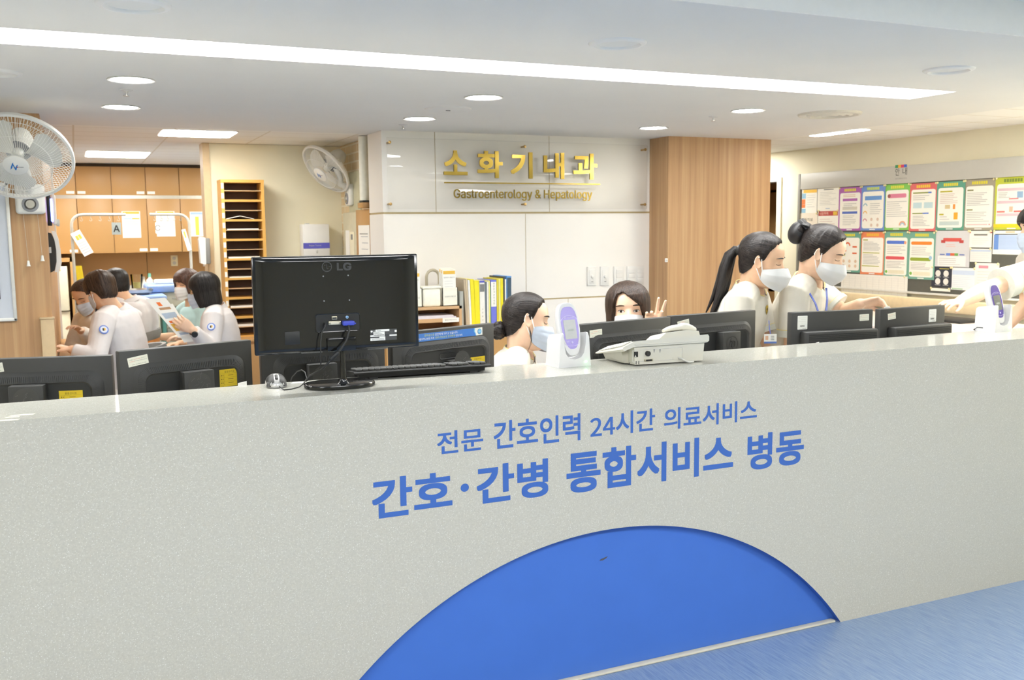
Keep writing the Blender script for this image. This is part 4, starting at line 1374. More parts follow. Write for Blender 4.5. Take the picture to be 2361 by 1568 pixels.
def wall_fan(label, mount, rz, R, out, tilt, pan, detail=88, off=(0, .15)):
    """mount: point on the wall; local -y is away from the wall; z up"""
    t = thing('wall_fan', label, 'fan', mount, rz)
    b = MB()
    b.rbox((-.075, -.045, -.075), (.075, 0, .09), .020, M_FANW, seg=3)
    b.build('mount_base', t)
    b = MB()
    Mz = Matrix.Translation((0, -.045, -.02)) @ Matrix.Rotation(math.radians(90), 4, 'X')
    b.lathe([(.043, 0), (.041, .006), (.030, .007)], M_FAND, 28, Mz, cap=False)
    b.lathe([(.030, .002), (.022, .016), (.0005, .018)], M_STEEL, 24, Mz)
    b.build('control_dial', t)
    b = MB()
    b.tube([(0, -.03, .06), (0, -.09, .09), (0, -out * .45, .13), (off[0], -out * .62, off[1] + .02)], [.026, .024, .022, .026], M_FANW, 14, ends=True)
    b.build('arm', t)
    # head frame: axis along local -z' pointing outwards
    Mh = Matrix.Translation((off[0], -out, off[1])) @ Matrix.Rotation(math.radians(pan), 4, 'Z') @ Matrix.Rotation(math.radians(90 + tilt), 4, 'X')
    hd = MB()
    hd.lathe([(.0005, -.20), (.045, -.19), (.062, -.15), (.066, -.10), (.055, -.055), (.03, -.05)], M_FANW, 28, Mh)
    hd.lathe([(.056, -.06), (.060, -.045), (.050, -.042), (.0005, -.042)], M_FAND, 28, Mh)
    hd.build('motor_housing', t)
    for k in range(3):
        g_ = []
        for i in range(9):
            rr = .03 + (R * .80 - .03) * i / 8
            row = []
            for j in range(7):
                sweep = .25 + .55 * (i / 8) ** .6
                a = math.radians(120 * k + 10) + (j / 6 - .5) * 2 * sweep * (1.0 if i < 7 else .92 if i == 7 else .7)
                row.append(Mh @ Vector((rr * math.cos(a), rr * math.sin(a), -.022 + (j / 6 - .5) * .035 * (1 - .4 * i / 8))))
            g_.append(row)
        MB().loft(g_, M_BLADE, cap=False, closed=False).build('blade', t)
    MB().lathe([(.030, -.045), (.030, -.005), (.022, .004), (.0005, .006)], M_FANW, 24, Mh).build('blade_hub', t)
    # guard
    b = MB()
    def wire(prof, a, r=.0012):
        b.tube([Mh @ Vector((q * math.cos(a + tw), q * math.sin(a + tw), z)) for q, z, tw in prof], r, M_FANW, 4, cap=False)
    for i in range(detail):
        a = 2 * math.pi * i / detail
        wire(((.058, .066, 0), (R * .45, .063, .05), (R * .75, .050, .10), (R * .93, .025, .13), (R, 0, .14)), a)
        wire(((.06, -.062, 0), (R * .5, -.062, -.05), (R * .85, -.045, -.10), (R * .97, -.02, -.12), (R, 0, -.13)), a)
    for q, z in ((R * .66, .056), (R * .66, -.058)):
        b.tube([Mh @ Vector((q * math.cos(2 * math.pi * i / 48), q * math.sin(2 * math.pi * i / 48), z)) for i in range(49)], .0017, M_FANW, 5, cap=False)
    b.build('wire_guard', t)
    b = MB()
    b.lathe([(R - .002, -.012), (R + .010, -.010), (R + .012, 0), (R + .010, .010), (R - .002, .012), (R - .004, 0), (R - .002, -.012)], M_FANW, 64, Mh, cap=False)
    b.build('guard_rim', t)
    b = MB()
    b.lathe([(.060, .060), (.060, .068), (.054, .072), (.0005, .075)], M_FANW, 36, Mh)
    # brand mark: two leaning blue strokes and a small red and grey line
    ex = (Mh.to_3x3() @ Vector((1, 0, 0))).normalized(); ey = (Mh.to_3x3() @ Vector((0, 1, 0))).normalized()
    O = Mh @ Vector((0, 0, .0762))
    for poly, m in (([(-.026, -.020), (-.022, -.002), (-.012, .020), (-.006, .026), (-.010, .010), (-.018, -.010)], M_NBLUE), ([(-.012, .012), (-.004, -.022), (.000, -.022), (.012, .012), (.006, .008), (-.002, -.008), (-.008, .016)], M_NBLUE)):
        b.prism(poly, O, ex, ey, 0.0002, m)
    b.prism([(.004, -.006), (.012, -.006), (.012, -.001), (.004, -.001)], O, ex, ey, .0002, M_NRED)
    b.prism([(.013, -.005), (.036, -.005), (.036, -.002), (.013, -.002)], O, ex, ey, .0002, M_GREY)
    b.build('badge', t)
    return t


fm = onY(70, 463, 6.03)
f1 = wall_fan('big white wall fan on the oak wall, cut by the picture edge', fm, 0, .258, .47, 42, -8, 88, (-.03, .205))
M_STR = mat('pale_string', (206, 196, 176), .7)
for px, py in ((66, 614), (98, 602)):
    q = onY(px, py, 6.0) - Vector(fm)
    b = MB()
    b.tube([(q.x - .01, -.02, -.07), (q.x, -.026, q.z + .03)], .0011, M_STR, 6)
    b.lathe([(.0005, .032), (.006, .031), (.008, .012), (.010, .003), (.0125, 0), (.0005, 0)], M_FANW, 16, Matrix.Translation((q.x, -.026, q.z)))
    b.build('pull_cord', f1)
fm2 = onX(813, 452, 1.955)
wall_fan('slanted white wall fan on the stone-patterned wall, above the towel dispenser', fm2, math.radians(-90), .205, .20, 40, 20, 70, (.0, .20))

# ---- devices on the side of the oak wall
M_BLGLOW = mat_lamp('blue_indicator_glow', (.10, .16, 1.0), 5)
t = thing('wall_terminal', 'black and white wall device with glowing blue strip on the oak wall edge', 'device', (-.142, 6.45, 0))
MB().rbox((0, -.06, 1.675), (.022, .09, 1.87), .004, M_BLACK).build('back_box', t)
MB().rbox((.020, -.063, 1.70), (.030, .08, 1.835), .003, M_BLGLOW).build('light_strip', t)
MB().rbox((.029, -.06, 1.68), (.048, .09, 1.86), .006, M_WHITE).build('cover', t)
MB().rbox((.046, -.03, 1.672), (.064, .04, 1.715), .006, M_LGREY).build('card_slot', t)
t = thing('wall_handset', 'white intercom handset on dark cradle on the oak wall edge, under the glowing device', 'telephone', (-.142, 6.3, 0))
b = MB(); b.prism([(0, 1.40), (.022, 1.41), (.034, 1.46), (.036, 1.53), (.030, 1.59), (.016, 1.63), (0, 1.635)], (0, .12, 0), X, Z, .12, M_DARK); b.build('cradle', t)
b = MB(); b.prism([(.022, 1.40), (.048, 1.405), (.062, 1.455), (.060, 1.53), (.052, 1.60), (.040, 1.64), (.018, 1.645), (.032, 1.59), (.038, 1.53), (.036, 1.46)], (0, .10, 0), X, Z, .085, M_WHITE); b.build('handset', t)
MB().rbox((-.0, -.004, 1.515), (.012, .0, 1.55), .001, M_LGREY).build('name_strip', t)

# ---- treatment room: wall cabinets, worktop, base cabinets
CYF = 10.10
xs = [-.276 - .311 * 2, -.276 - .311 * 0 - .311 + .311, .346, .968, 1.59]
cabs = [(-.898, -.276, 'oak wall cabinet hidden mostly by the fan, far end of the treatment room'), (-.276, .346, 'oak wall cabinet behind the left hanging cards, next to the big fan'),
        (.346, .968, 'oak wall cabinet in the middle, behind the A card and taped notices'), (.968, 1.590, 'oak wall cabinet cut off by the door jamb')]
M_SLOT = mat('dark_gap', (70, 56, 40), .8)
for x0, x1, lb in cabs[1:]:
    t = thing('wall_cabinet', lb, 'cabinet', (x0, CYF, 0), group='oak wall cabinets in the treatment room')
    w_ = x1 - x0
    b = MB()
    b.box((0, .02, 1.435), (w_, .40, 2.262), M_CABW)
    b.box((.0, .004, 1.957), (w_, .03, 1.99), M_STEEL)
    b.build('carcass', t)
    for k in (0, 1):
        a = k * w_ / 2
        for z0, z1 in ((1.99, 2.258), (1.437, 1.957)):
            d = MB().rbox((a + .003, 0, z0), (a + w_ / 2 - .003, .02, z1), .002, M_CABW).build('door', t)
            lx_ = a + w_ / 2 - .085 if k == 0 else a + .012
            MB().box((lx_, -.001, z0 + .012), (lx_ + .07, 0, z0 + .038), M_PAPER).build('label_strip', d)
# dark strip standing in for the shade in the gap above the cabinets
o = MB().box((-1.0, CYF + .02, 2.262), (1.59, CYF + .4, 2.29), M_SLOT).build('gap_shade'); o['kind'] = 'structure'
o = MB().box((-1.0, 10.50, 0), (2.2, 10.62, 2.29), M_CABW).box((.655, 10.497, .9), (.659, 10.50, 1.44), M_SLOT).build('wall_treatment'); o['kind'] = 'structure'
p = onY(402, 601, 10.49)
t = thing('wall_outlet', 'cream double wall outlet on the wood splashback under the wall cabinets', 'outlet', (p.x, 10.50, p.z))
MB().rbox((-.034, -.010, -.055), (.034, 0, .055), .004, M_CREAM).build('cover_plate', t)
for dz in (-.024, .024):
    MB().lathe([(.018, 0), (.017, .003), (.0005, .002)], M_LGREY, 18, Matrix.Translation((0, -.010, dz)) @ Matrix.Rotation(math.radians(90), 4, 'X')).build('socket', t)
t = thing('base_cabinet', 'oak base cabinet with pale worktop under the wall cabinets', 'cabinet', (0, 9.98, 0))
MB().box((.05, 0, 0), (2.0, .49, 1.02), M_CABW).build('carcass', t)
MB().rbox((.0, -.06, 1.02), (2.05, .497, 1.06), .006, M_LGREY).build('worktop', t)
MB().box((.0, .47, 1.06), (2.05, .499, 1.10), M_LGREY).build('upstand', t)
# tall cream appliance in an oak niche
t = thing('niche_cabinet', 'oak niche housing with a cream appliance, next to the oak wall edge', 'cabinet', (-.30, 9.95, 0))
b = MB()
b.box((-.25, 0, 0), (-.23, .5, 1.40), M_CABW); b.box((.245, -.02, 0), (.275, .5, 1.40), M_CABW); b.box((-.25, -.02, 1.365), (.275, .5, 1.40), M_CABW)
b.build('housing', t)
M_APPL = mat('cream_enamel', (236, 228, 200), .35)
t = thing('medicine_fridge', 'cream upright appliance with small handle inside the oak niche', 'fridge', (-.30, 9.97, 0))
MB().rbox((-.22, 0, 0), (.22, .45, .90), .01, M_APPL).build('lower_body', t)
d = MB().rbox((-.22, -.03, .905), (.22, .45, 1.325), .012, M_APPL).build('door', t)
MB().rbox((.02, -.06, 1.03), (.10, -.03, 1.12), .012, M_LGREY).build('handle', d)
MB().box((.10, -.0315, 1.28), (.16, -.030, 1.30), mat('orange_print', (226, 160, 70), .6)).build('badge', d)
M_YFILE = mat('yellow_file', (216, 190, 30), .5)
for k, (px, lean) in enumerate(((184, .06), (190, .07), (196, .09))):
    p = onY(px, 655, 10.0)
    o = MB().prism([(-.012, 0), (.008, 0), (.008 - lean * .3, .26), (-.012 - lean * .3, .26)], (0, .2, 0), X, Z, .2, M_YFILE).build('ring_binder')
    o.location = (p.x, 10.02, 1.06)
    tag(o, 'yellow file leaning on the far worktop behind the seated white coats', 'file', 'yellow files on the far worktop')
# small vessels on the trays
def vessel(px, py, Y_, prof, m, name, label, cat, z=None):
    p = onY(px, py, Y_)
    o = MB().lathe(prof, m, 18).build(name)
    o.location = (p.x, Y_, p.z if z is None else z)
    return tag(o, label, cat)

# ---- nursing carts with blue tops
M_CARTB = mat('blue_cart_top', (142, 170, 222), .35); M_CARTG = mat('grey_cart_body', (206, 204, 190), .45); M_TEAL = mat('teal_trim', (88, 150, 146), .45)
t = thing('nursing_cart', 'grey nursing cart with blue rounded top beside the seated pair', 'cart', (.50, 8.42, 0))
MB().rbox((-.16, 0, .12), (.105, .42, 1.065), .012, M_CARTG).build('body', t)
MB().rbox((-.22, -.05, 1.075), (.165, .46, 1.115), .018, M_CARTB, seg=3).build('top', t)
MB().rbox((-.18, .0, 1.06), (.12, .43, 1.078), .004, M_DARK).build('rim', t)
d = MB().rbox((-.15, -.012, .12), (.09, .0, .80), .004, M_CARTG).build('door', t)
MB().box((-.15, -.014, .80), (.10, .0, .806), M_GREY).build('seam', t)
for xx in (-.12, .07):
    for yy in (.05, .36):
        MB().lathe([(.0005, -.015), (.045, -.012), (.05, 0), (.045, .012), (.0005, .015)], M_DARK, 16, Matrix.Translation((xx, yy, .052)) @ Matrix.Rotation(math.radians(90), 4, 'Y')).tube([(xx, yy, .05), (xx, yy, .125)], .012, M_GREY, 8).build('caster', t)
t = thing('drawer_cart', 'grey and teal medical cart with slim drawers behind the white-masked woman', 'cart', (.83, 8.70, 0))
b = MB(); b.rbox((-.185, .02, .12), (.30, .45, 1.12), .012, M_CARTG); b.rbox((-.19, .0, .12), (-.155, .46, 1.10), .008, M_TEAL); b.build('body', t)
MB().rbox((-.30, -.03, 1.12), (.34, .46, 1.185), .02, M_CARTB, seg=3).build('top', t)
M_DRW = mat('grey_drawer', (150, 154, 148), .45); M_GRN = mat('green_drawer', (84, 150, 112), .45); M_BLD = mat('blue_drawer', (70, 112, 196), .45)
for k in range(9):
    z1 = 1.085 - k * .092
    m_ = M_GRN if k == 5 else M_BLD if k == 6 else (M_DRW if k % 2 else M_CARTG)
    d = MB().rbox((-.15, -.002, z1 - .084), (.29, .03, z1), .004, m_).build('drawer', t)
    MB().rbox((-.10, -.016, z1 - .022), (.24, -.002, z1 - .010), .004, M_LGREY).build('handle', d)
for xx in (-.14, .25):
    for yy in (.05, .40):
        MB().lathe([(.0005, -.015), (.045, -.012), (.05, 0), (.045, .012), (.0005, .015)], M_DARK, 16, Matrix.Translation((xx, yy, .052)) @ Matrix.Rotation(math.radians(90), 4, 'Y')).tube([(xx, yy, .05), (xx, yy, .125)], .012, M_GREY, 8).build('caster', t)
o = MB().lathe([(.0005, 0), (.10, .0), (.13, .02), (.135, .045), (.13, .045), (.12, .022), (.0005, .012)], M_STEEL, 28).build('steel_basin')
o.location = (.44, 8.60, 1.116); tag(o, 'shallow steel basin on the blue cart top', 'basin')
o = MB().rbox((-.13, -.09, 0), (.13, .09, .035), .012, M_WHITE, seg=2).build('white_tray'); o.location = (.74, 8.92, 1.186); tag(o, 'white tray on the blue top of the drawer cart', 'tray')
t = thing('glass_jar', 'small clear jar with yellow contents on the far worktop', 'jar', (onY(315, 640, 10.2).x, 10.2, 1.061))
MB().lathe([(.0005, 0), (.045, 0), (.05, .02), (.06, .16), (.057, .16), (.047, .02), (.0005, .012)], mat_glass('clear_jar_glass', (.985, .99, .98), .06), 22).build('glass', t)
MB().lathe([(.0005, .012), (.044, .013), (.049, .08), (.0005, .085)], mat('pale_yellow_fluid', (226, 220, 140), .5), 20).build('contents', t)
t = thing('pump_bottle', 'tiny white bottle with green cap on the far worktop', 'bottle', (onY(345, 640, 10.2).x, 10.2, 1.061))
MB().lathe([(.0005, 0), (.034, 0), (.036, .02), (.034, .10), (.014, .12), (.014, .13), (.0005, .13)], M_WHITE, 18).build('bottle_body', t)
MB().lathe([(.016, .13), (.014, .165), (.0005, .168)], mat('green_cap', (120, 190, 170), .5), 14).build('cap', t)
t = thing('pump_bottle', 'squat clear bottle left of the green-capped bottle on the far worktop', 'bottle', (onY(331, 640, 10.2).x, 10.2, 1.061))
MB().lathe([(.0005, 0), (.04, 0), (.042, .02), (.030, .07), (.014, .09), (.014, .11), (.0005, .11)], M_LGREY, 18).build('bottle_body', t)
MB().lathe([(.016, .11), (.014, .135), (.0005, .136)], M_STEEL, 14).build('cap', t)

M_RAIL = mat('satin_grey_tube', (176, 172, 160), .35, var=.02)
# ---- hooked hanging rails with cards
def hook_rail(label, pts, hooks):
    t = thing('hook_rail', label, 'rail', (0, 0, 0))
    b = MB(); b.tube(pts, .0125, M_RAIL, 10); b.build('tube', t)
    for hx, hy, hz in hooks:
        h_ = MB(); h_.tube([(hx, hy, hz + .014)] + [(hx + .010 * math.sin(a), hy, hz - .030 - .012 * math.cos(a)) for a in (3.1, 2.2, 1.2, .2, -.8, -1.6)], 0.0022, M_RAIL, 6); h_.build('hook', t)
    return t
ry = 9.2
def bend(x0, x1, ztop, zbot):
    s_ = 1 if x1 > x0 else -1
    r_ = .09
    return [(x0, ry, zbot), (x0, ry, ztop - r_)] + [(x0 + s_ * r_ * (1 - math.cos(a)), ry, ztop - r_ + r_ * math.sin(a)) for a in (.3, .6, .9, 1.2, 1.57)] + [(x1, ry, ztop)]
hook_rail('bent steel rail with hooks in front of the oak cabinets, next to the big fan', bend(-.02, .42, 1.79, .0), [(.06 + .075 * k, ry, 1.775) for k in range(5)])
hook_rail('bent steel rail with round hooks in front of the oak cabinets, beside the door jamb', bend(.952, .62, 1.79, .0), [(.66 + .055 * k, ry, 1.775) for k in range(5)])
def hung_card(px0, py0, px1, py1, rot, name, label, letter=None, m=None, lines=None):
    a, c = onY(px0, py0, ry - .02), onY(px1, py1, ry - .02)
    w_, h_ = abs(c.x - a.x), abs(a.z - c.z)
    M = Matrix.Translation(((a.x + c.x) / 2, ry - .02, (a.z + c.z) / 2)) @ Matrix.Rotation(math.radians(rot), 4, 'Y')
    b = MB()
    b.prism([(-w_ / 2, -h_ / 2), (w_ / 2, -h_ / 2), (w_ / 2, h_ / 2), (-w_ / 2, h_ / 2)], (0, 0, 0), X, Z, .002, m or M_PAPER)
    if letter:
        b.text(letter, (0, -.003, 0), X, Z, M_BLACK if letter == 'A' else M_GREY, h=h_ * .55, bold=.02, anchor='c')
    for (u0, v0, u1, v1, mm) in (lines or []):
        b.box((-w_ / 2 + u0 * w_, -.0028, -h_ / 2 + v0 * h_), (-w_ / 2 + u1 * w_, -.0022, -h_ / 2 + v1 * h_), mm)
    b.tube([(0, -.001, h_ / 2 - .01), (0, -.001, h_ / 2 + .05)], .0018, M_STEEL, 5)
    o = b.build(name); o.matrix_world = M
    return tag(o, label, 'card')
M_CARDG = mat('grey_card', (134, 142, 140), .5)
M_PRN1 = mat('orange_print_block', (236, 190, 80), .7); M_PRN2 = mat('pale_grey_print', (200, 202, 202), .7); M_PRN3 = mat('pale_blue_print', (176, 202, 226), .7)
tl = [(.1, k, .9, k + .04, M_PRN2) for k in (.10, .20, .30, .40, .50)] + [(.25, .66, .5, .84, M_PRN1), (.55, .66, .8, .84, M_PRN1)]
hung_card(257, 513, 280, 541, 0, 'letter_card', 'grey card with a black letter A hanging from the hooked rail', 'A', M_CARDG)
hung_card(357.5, 513, 369.5, 538, 0, 'letter_card', 'white card with a grey letter C hanging from the hooked rail', 'C')
hung_card(175, 531, 203, 590, -27, 'hanging_sheet', 'tilted printed sheet pack hanging from the rail beside the big fan', None, None, tl)
hung_card(424, 528, 436, 578, -14, 'hanging_sheet', 'narrow tilted white tag hanging from the rail beside the door jamb', None, None, [(.3, .6, .7, .9, M_PRN1)])
M_RING = mat('clear_ring', (236, 232, 220), .3)
# taped notices on the cabinet doors
def notice(px0, py0, px1, py1, Yp, label, parts, name='notice_sheet', m=None, cat='notice'):
    a, c = onY(px0, py0, Yp), onY(px1, py1, Yp)
    w_, h_ = c.x - a.x, a.z - c.z
    b = MB()
    b.prism([(0, 0), (w_, 0), (w_, h_), (0, h_)], (0, 0, 0), X, Z, .0012, m or M_PAPER)
    for (u0, v0, u1, v1, mm) in parts:
        b.box((u0 * w_, -.0022, v0 * h_), (u1 * w_, -.0011, v1 * h_), mm)
    o = b.build(name); o.location = (a.x, Yp, c.z)
    return tag(o, label, cat)
M_PRY = mat('lemon_print_block', (222, 214, 90), .7)
notice(280, 487, 326, 548, CYF - .002, 'white notice with yellow header taped to the middle oak cabinet door', [(.05, .90, .95, .98, M_PRN1), (.1, .70, .55, .74, M_PRN3), (.55, .70, .95, .74, M_PRN1), (.1, .58, .9, .61, M_PRN2), (.1, .5, .9, .53, M_PRN2), (.4, .04, .6, .06, M_PRN2)])
notice(359, 487, 405, 545, CYF - .002, 'white notice with yellow header taped to a cabinet door behind the C card', [(.05, .90, .95, .98, M_PRN1)] + [(.1, .2 + .1 * k, .9, .22 + .1 * k, M_PRN2) for k in range(6)])
notice(437, 488, 480, 545, CYF - .002, 'notice with blue and yellow print taped to the cabinet door by the jamb', [(.05, .88, .95, .97, M_PRN3), (.3, .05, .5, .8, M_PRY), (.75, .05, .95, .8, M_PRY)])

# ---- wooden work table of the seated group
t = thing('work_table', 'oak topped work table against the oak wall where the white coats sit', 'table', (0, 0, 0))
MB().rbox((-.138, 6.50, .80), (-.005, 8.0, .835), .004, M_CABW).build('table_top', t)
for xx, yy in ((-.11, 6.53), (-.03, 6.53), (-.11, 7.97), (-.03, 7.97)):
    MB().box((xx - .02, yy - .02, 0), (xx + .02, yy + .02, .80), M_CABW).build('leg', t)
M_SEAT = mat('orange_seat', (214, 142, 74), .5)

# ---- pigeonhole rack on the cream partition
M_RACK = mat('honey_wood', (222, 172, 88), .45, var=.05, scale=4)
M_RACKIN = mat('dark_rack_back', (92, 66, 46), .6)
M_SHTHIN = mat('thin_tan_shelf', (206, 172, 130), .5)
t = thing('pigeonhole_rack', 'tall honey wood pigeonhole rack against the cream partition', 'shelf', (1.0, 7.40, 0))
RW = .312
b = MB()
b.box((0, 0, .841), (.022, .20, 1.99), M_RACK); b.box((RW - .022, 0, .841), (RW, .20, 1.99), M_RACK); b.box((-.001, -.001, 1.99), (RW + .001, .201, 2.012), M_RACK)
b.build('side_frame', t)
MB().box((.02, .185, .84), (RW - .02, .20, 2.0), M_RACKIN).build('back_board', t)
b = MB()
for k in range(16):
    zz = 1.93 - k * .0725
    sh = MB()
    if k % 2:
        sh.box((.022, .002, zz - .008), (RW - .022, .185, zz + .008), M_RACK)
    else:
        sh.box((.022, .004, zz - .003), (RW - .022, .185, zz + .003), M_SHTHIN)
    sh.build('shelf_board', t)
    if zz - .03 > .86:
        MB().box((.001, -.001, zz + .016), (.019, 0, zz + .055), M_PAPER).build('slot_label', t)
for k, n_ in ((4, 2), (7, 3), (9, 2), (12, 3), (14, 4)):
    zz = 1.93 - k * .0725 + (.003 if k % 2 == 0 else .008)
    o = MB().box((1.035, 7.42, zz), (1.265, 7.57, zz + .004 * n_), M_PAPER).build('paper_stack')
    tag(o, 'flat stack of white paper in a slot of the pigeonhole rack', 'paper', 'paper stacks in the pigeonhole rack')
zz = 1.93 - 3 * .0725 + .008
o = MB().prism([(0, 0), (.10, .022), (.20, .0), (.20, .003), (.10, .026), (0, .004)], (1.03, 7.55, zz), X, Z, .15, M_PAPER).build('open_booklet')
tag(o, 'open white booklet lying in an upper slot of the pigeonhole rack', 'booklet')
t = thing('low_cabinet', 'orange wood low cabinet under the pigeonhole rack', 'cabinet', (1.0, 7.25, 0))
MB().box((-.02, 0, 0), (.50, .36, .815), M_CABW).build('carcass', t)
MB().rbox((-.03, -.02, .815), (.52, .365, .84), .004, M_CABW).build('top', t)
d = MB().box((0, -.016, .06), (.24, 0, .80), M_CABW).build('door', t); MB().box((.20, -.03, .6), (.215, -.016, .70), M_STEEL).build('handle', d)
d = MB().box((.25, -.016, .06), (.48, 0, .80), M_CABW).build('door', t); MB().box((.265, -.03, .6), (.28, -.016, .70), M_STEEL).build('handle', d)

# ---- dispensers
a, c = onY(697, 517, 7.50), onY(762, 606, 7.50)
t = thing('towel_dispenser', 'white paper towel dispenser with a blue band on the cream partition', 'dispenser', (a.x, 7.62, c.z))
w_, h_ = c.x - a.x, a.z - c.z
MB().rbox((0, -.12, 0), (w_, -.0, h_), .008, M_WHITE).build('housing', t)
M_BAND = mat('blue_band', (92, 92, 196), .4)
zb = onY(730, 573, 7.5).z - c.z; zt = onY(730, 560, 7.5).z - c.z
b = MB(); b.box((.002, -.1215, zb), (w_ - .002, -.1195, zt), M_BAND); b.text('Paper Towel', (w_ * .45, -.1222, (zb + zt) / 2), X, Z, M_LGREY, w=w_ * .45, anchor='c'); b.build('band', t)
MB().rbox((w_ / 2 - .008, -.126, zb - .036), (w_ / 2 + .008, -.12, zb - .010), .003, M_LGREY).build('latch', t)
MB().rbox((.035, -.08, h_), (.065, -.03, h_ + .008), .002, M_LGREY).build('top_catch', t)
a, c = onY(460, 546, 7.50), onY(483, 610, 7.50)
t = thing('sanitizer_dispenser', 'white and grey hand sanitizer dispenser mounted on the tan door jamb', 'dispenser', (a.x, 7.60, c.z))
w_, h_ = c.x - a.x, a.z - c.z
MB().prism([(0, .01), (w_ * .62, .0), (w_ * .66, h_ * .97), (w_ * .05, h_), (-.006, h_ * .9)], (0, -.02, 0), X, Z, .09, M_WHITE).build('cover', t)
MB().rbox((w_ * .55, -.10, .004), (w_ + .012, 0, h_ * .95), .008, M_GREY).build('bracket', t)
MB().lathe([(.010, 0), (.008, -.018), (.0005, -.018)], M_WHITE, 12, Matrix.Translation((w_ * .45, -.07, .004))).build('nozzle', t)

# ---- fittings on the stone-patterned return wall
t = thing('distribution_box', 'grey beige electric box on the stone-patterned return wall', 'electrical box', (1.955, 0, 0))
y0, y1 = onX(822, 490, 1.90).y, onX(790, 490, 1.90).y
MB().rbox((-.055, y0, 1.05), (0, y1, 1.765), .008, mat('grey_beige_enamel', (206, 200, 174), .45)).build('box_body', t)
b = MB(); b.rbox((-.060, y0 + .08, 1.42), (-.054, y0 + .20, 1.62), .003, M_CREAM); b.box((-.0612, y0 + .11, 1.56), (-.0598, y0 + .16, 1.60), M_GREY); b.build('meter_window', t)
MB().box((-.0565, y0 + .22, 1.33), (-.0548, y0 + .33, 1.63), M_PAPER).build('paper_label', t)
t = thing('grey_panel', 'grey green metal panel on the stone-patterned wall behind the slanted fan', 'panel', (1.955, 0, 0))
MB().rbox((-.012, onX(829, 440, 1.94).y, 1.72), (0, onX(803, 440, 1.94).y, 2.07), .003, mat('grey_green_enamel', (196, 194, 166), .45)).build('panel_plate', t)
o = MB().tube([(1.90, 6.74, 1.84), (1.90, 6.74, CEIL - .001)], .036, mat('white_pipe', (240, 240, 226), .4), 18).build('wall_pipe')
tag(o, 'white vertical pipe beside the edge of the sign wall', 'pipe')
o = MB().rbox((1.86, 6.67, 1.785), (1.955, 6.80, 1.825), .008, M_CABW).rbox((1.87, 6.685, 1.825), (1.955, 6.785, 1.84), .004, M_DARK).build('wood_bracket')
tag(o, 'wooden bracket block under the white pipe by the sign wall', 'bracket')
o = MB().rbox((1.900, 6.60 + .035, .90), (1.955, 7.0, 1.778), .003, M_CABW).build('wood_board'); tag(o, 'tall orange wood board on the return wall beside the sign wall', 'board')
b = MB(); b.box((1.897, 6.64, 1.15), (1.8995, 6.93, 1.665), M_PAPER)
rnd = random.Random(3)
for k in range(9):
    b.box((1.8962, 6.68, 1.58 - k * .045), (1.8968, 6.88 - rnd.uniform(0, .08), 1.583 - k * .045 + .004), M_PRN2)
b.box((1.8962, 6.68, 1.60), (1.8968, 6.89, 1.606), M_GREY)
for s_ in ((6.75, 1.40), (6.80, 1.33)):
    b.tube([(1.8965, s_[0], s_[1]), (1.8965, s_[0] + .05, s_[1] - .06), (1.8965, s_[0] + .01, s_[1] - .12), (1.8965, s_[0] - .03, s_[1] - .05), (1.8965, s_[0], s_[1])], .002, M_PRN2, 4)
o = b.build('line_drawing_sheet'); tag(o, 'white printed sheet on the orange wood board beside the sign wall', 'notice')

# ================================================================== BACK SHELF WITH FILES IN FRONT OF THE SIGN WALL
t = thing('back_credenza', 'low oak cabinet along the white panelled wall, under the files', 'cabinet', (1.75, 5.86, 0))
MB().box((0, 0, 0), (1.0, .43, .93), M_CABW).build('carcass', t)
MB().rbox((-.02, -.02, .93), (1.02, .435, .955), .004, M_CABW).build('top', t)
for k in range(2):
    d = MB().box((.01 + k * .498, -.016, .06), (.498 + k * .498, 0, .92), M_CABW).build('door', t); MB().box((.06 + k * .498, -.03, .8), (.18 + k * .498, -.016, .812), M_STEEL).build('handle', d)
SHZ = .955
a = onY(1066, 708, 5.95); sx1 = a.x - .012
M_ORG = mat('tan_desk_organizer', (206, 168, 124), .45, var=.05, scale=4)
t = thing('desk_organizer', 'tan wood desk organizer shelf carrying the white leaflet boxes', 'organizer', (1.80, 5.93, SHZ))
ow_ = sx1 - 1.80; oh = onY(1000, 708, 5.93).z - SHZ
b = MB(); b.box((0, 0, oh - .018), (ow_, .30, oh), M_ORG); b.box((ow_ - .018, 0, 0), (ow_, .30, oh), M_ORG); b.box((0, 0, 0), (.018, .30, oh), M_ORG); b.box((0, .285, 0), (ow_, .30, oh), M_ORG); b.build('frame', t)
zz = onY(1000, 744, 5.93).z - SHZ
s_ = MB().box((.018, .004, zz), (ow_ - .018, .285, zz + .024), M_ORG).build('shelf_board', t)
b = MB(); b.box((ow_ - .135, .0025, zz - .003), (ow_ - .02, .004, zz + .026), M_PAPER); b.text('물품인계관리대장', (ow_ - .12, .002, zz + .007), X, Z, M_GREY, w=.085); b.build('label_strip', s_)
for k in range(2):
    o = MB().box((1.83, 5.955, SHZ + zz + .024 + .010 * k), (sx1 - .03 - .02 * k, 6.18, SHZ + zz + .033 + .010 * k), mat('lilac_white_paper', (232, 230, 240), .8)).build('paper_stack'); tag(o, 'flat white paper stack inside the tan desk organizer', 'paper', 'paper stacks in the desk organizer')
TOPZ = SHZ + oh
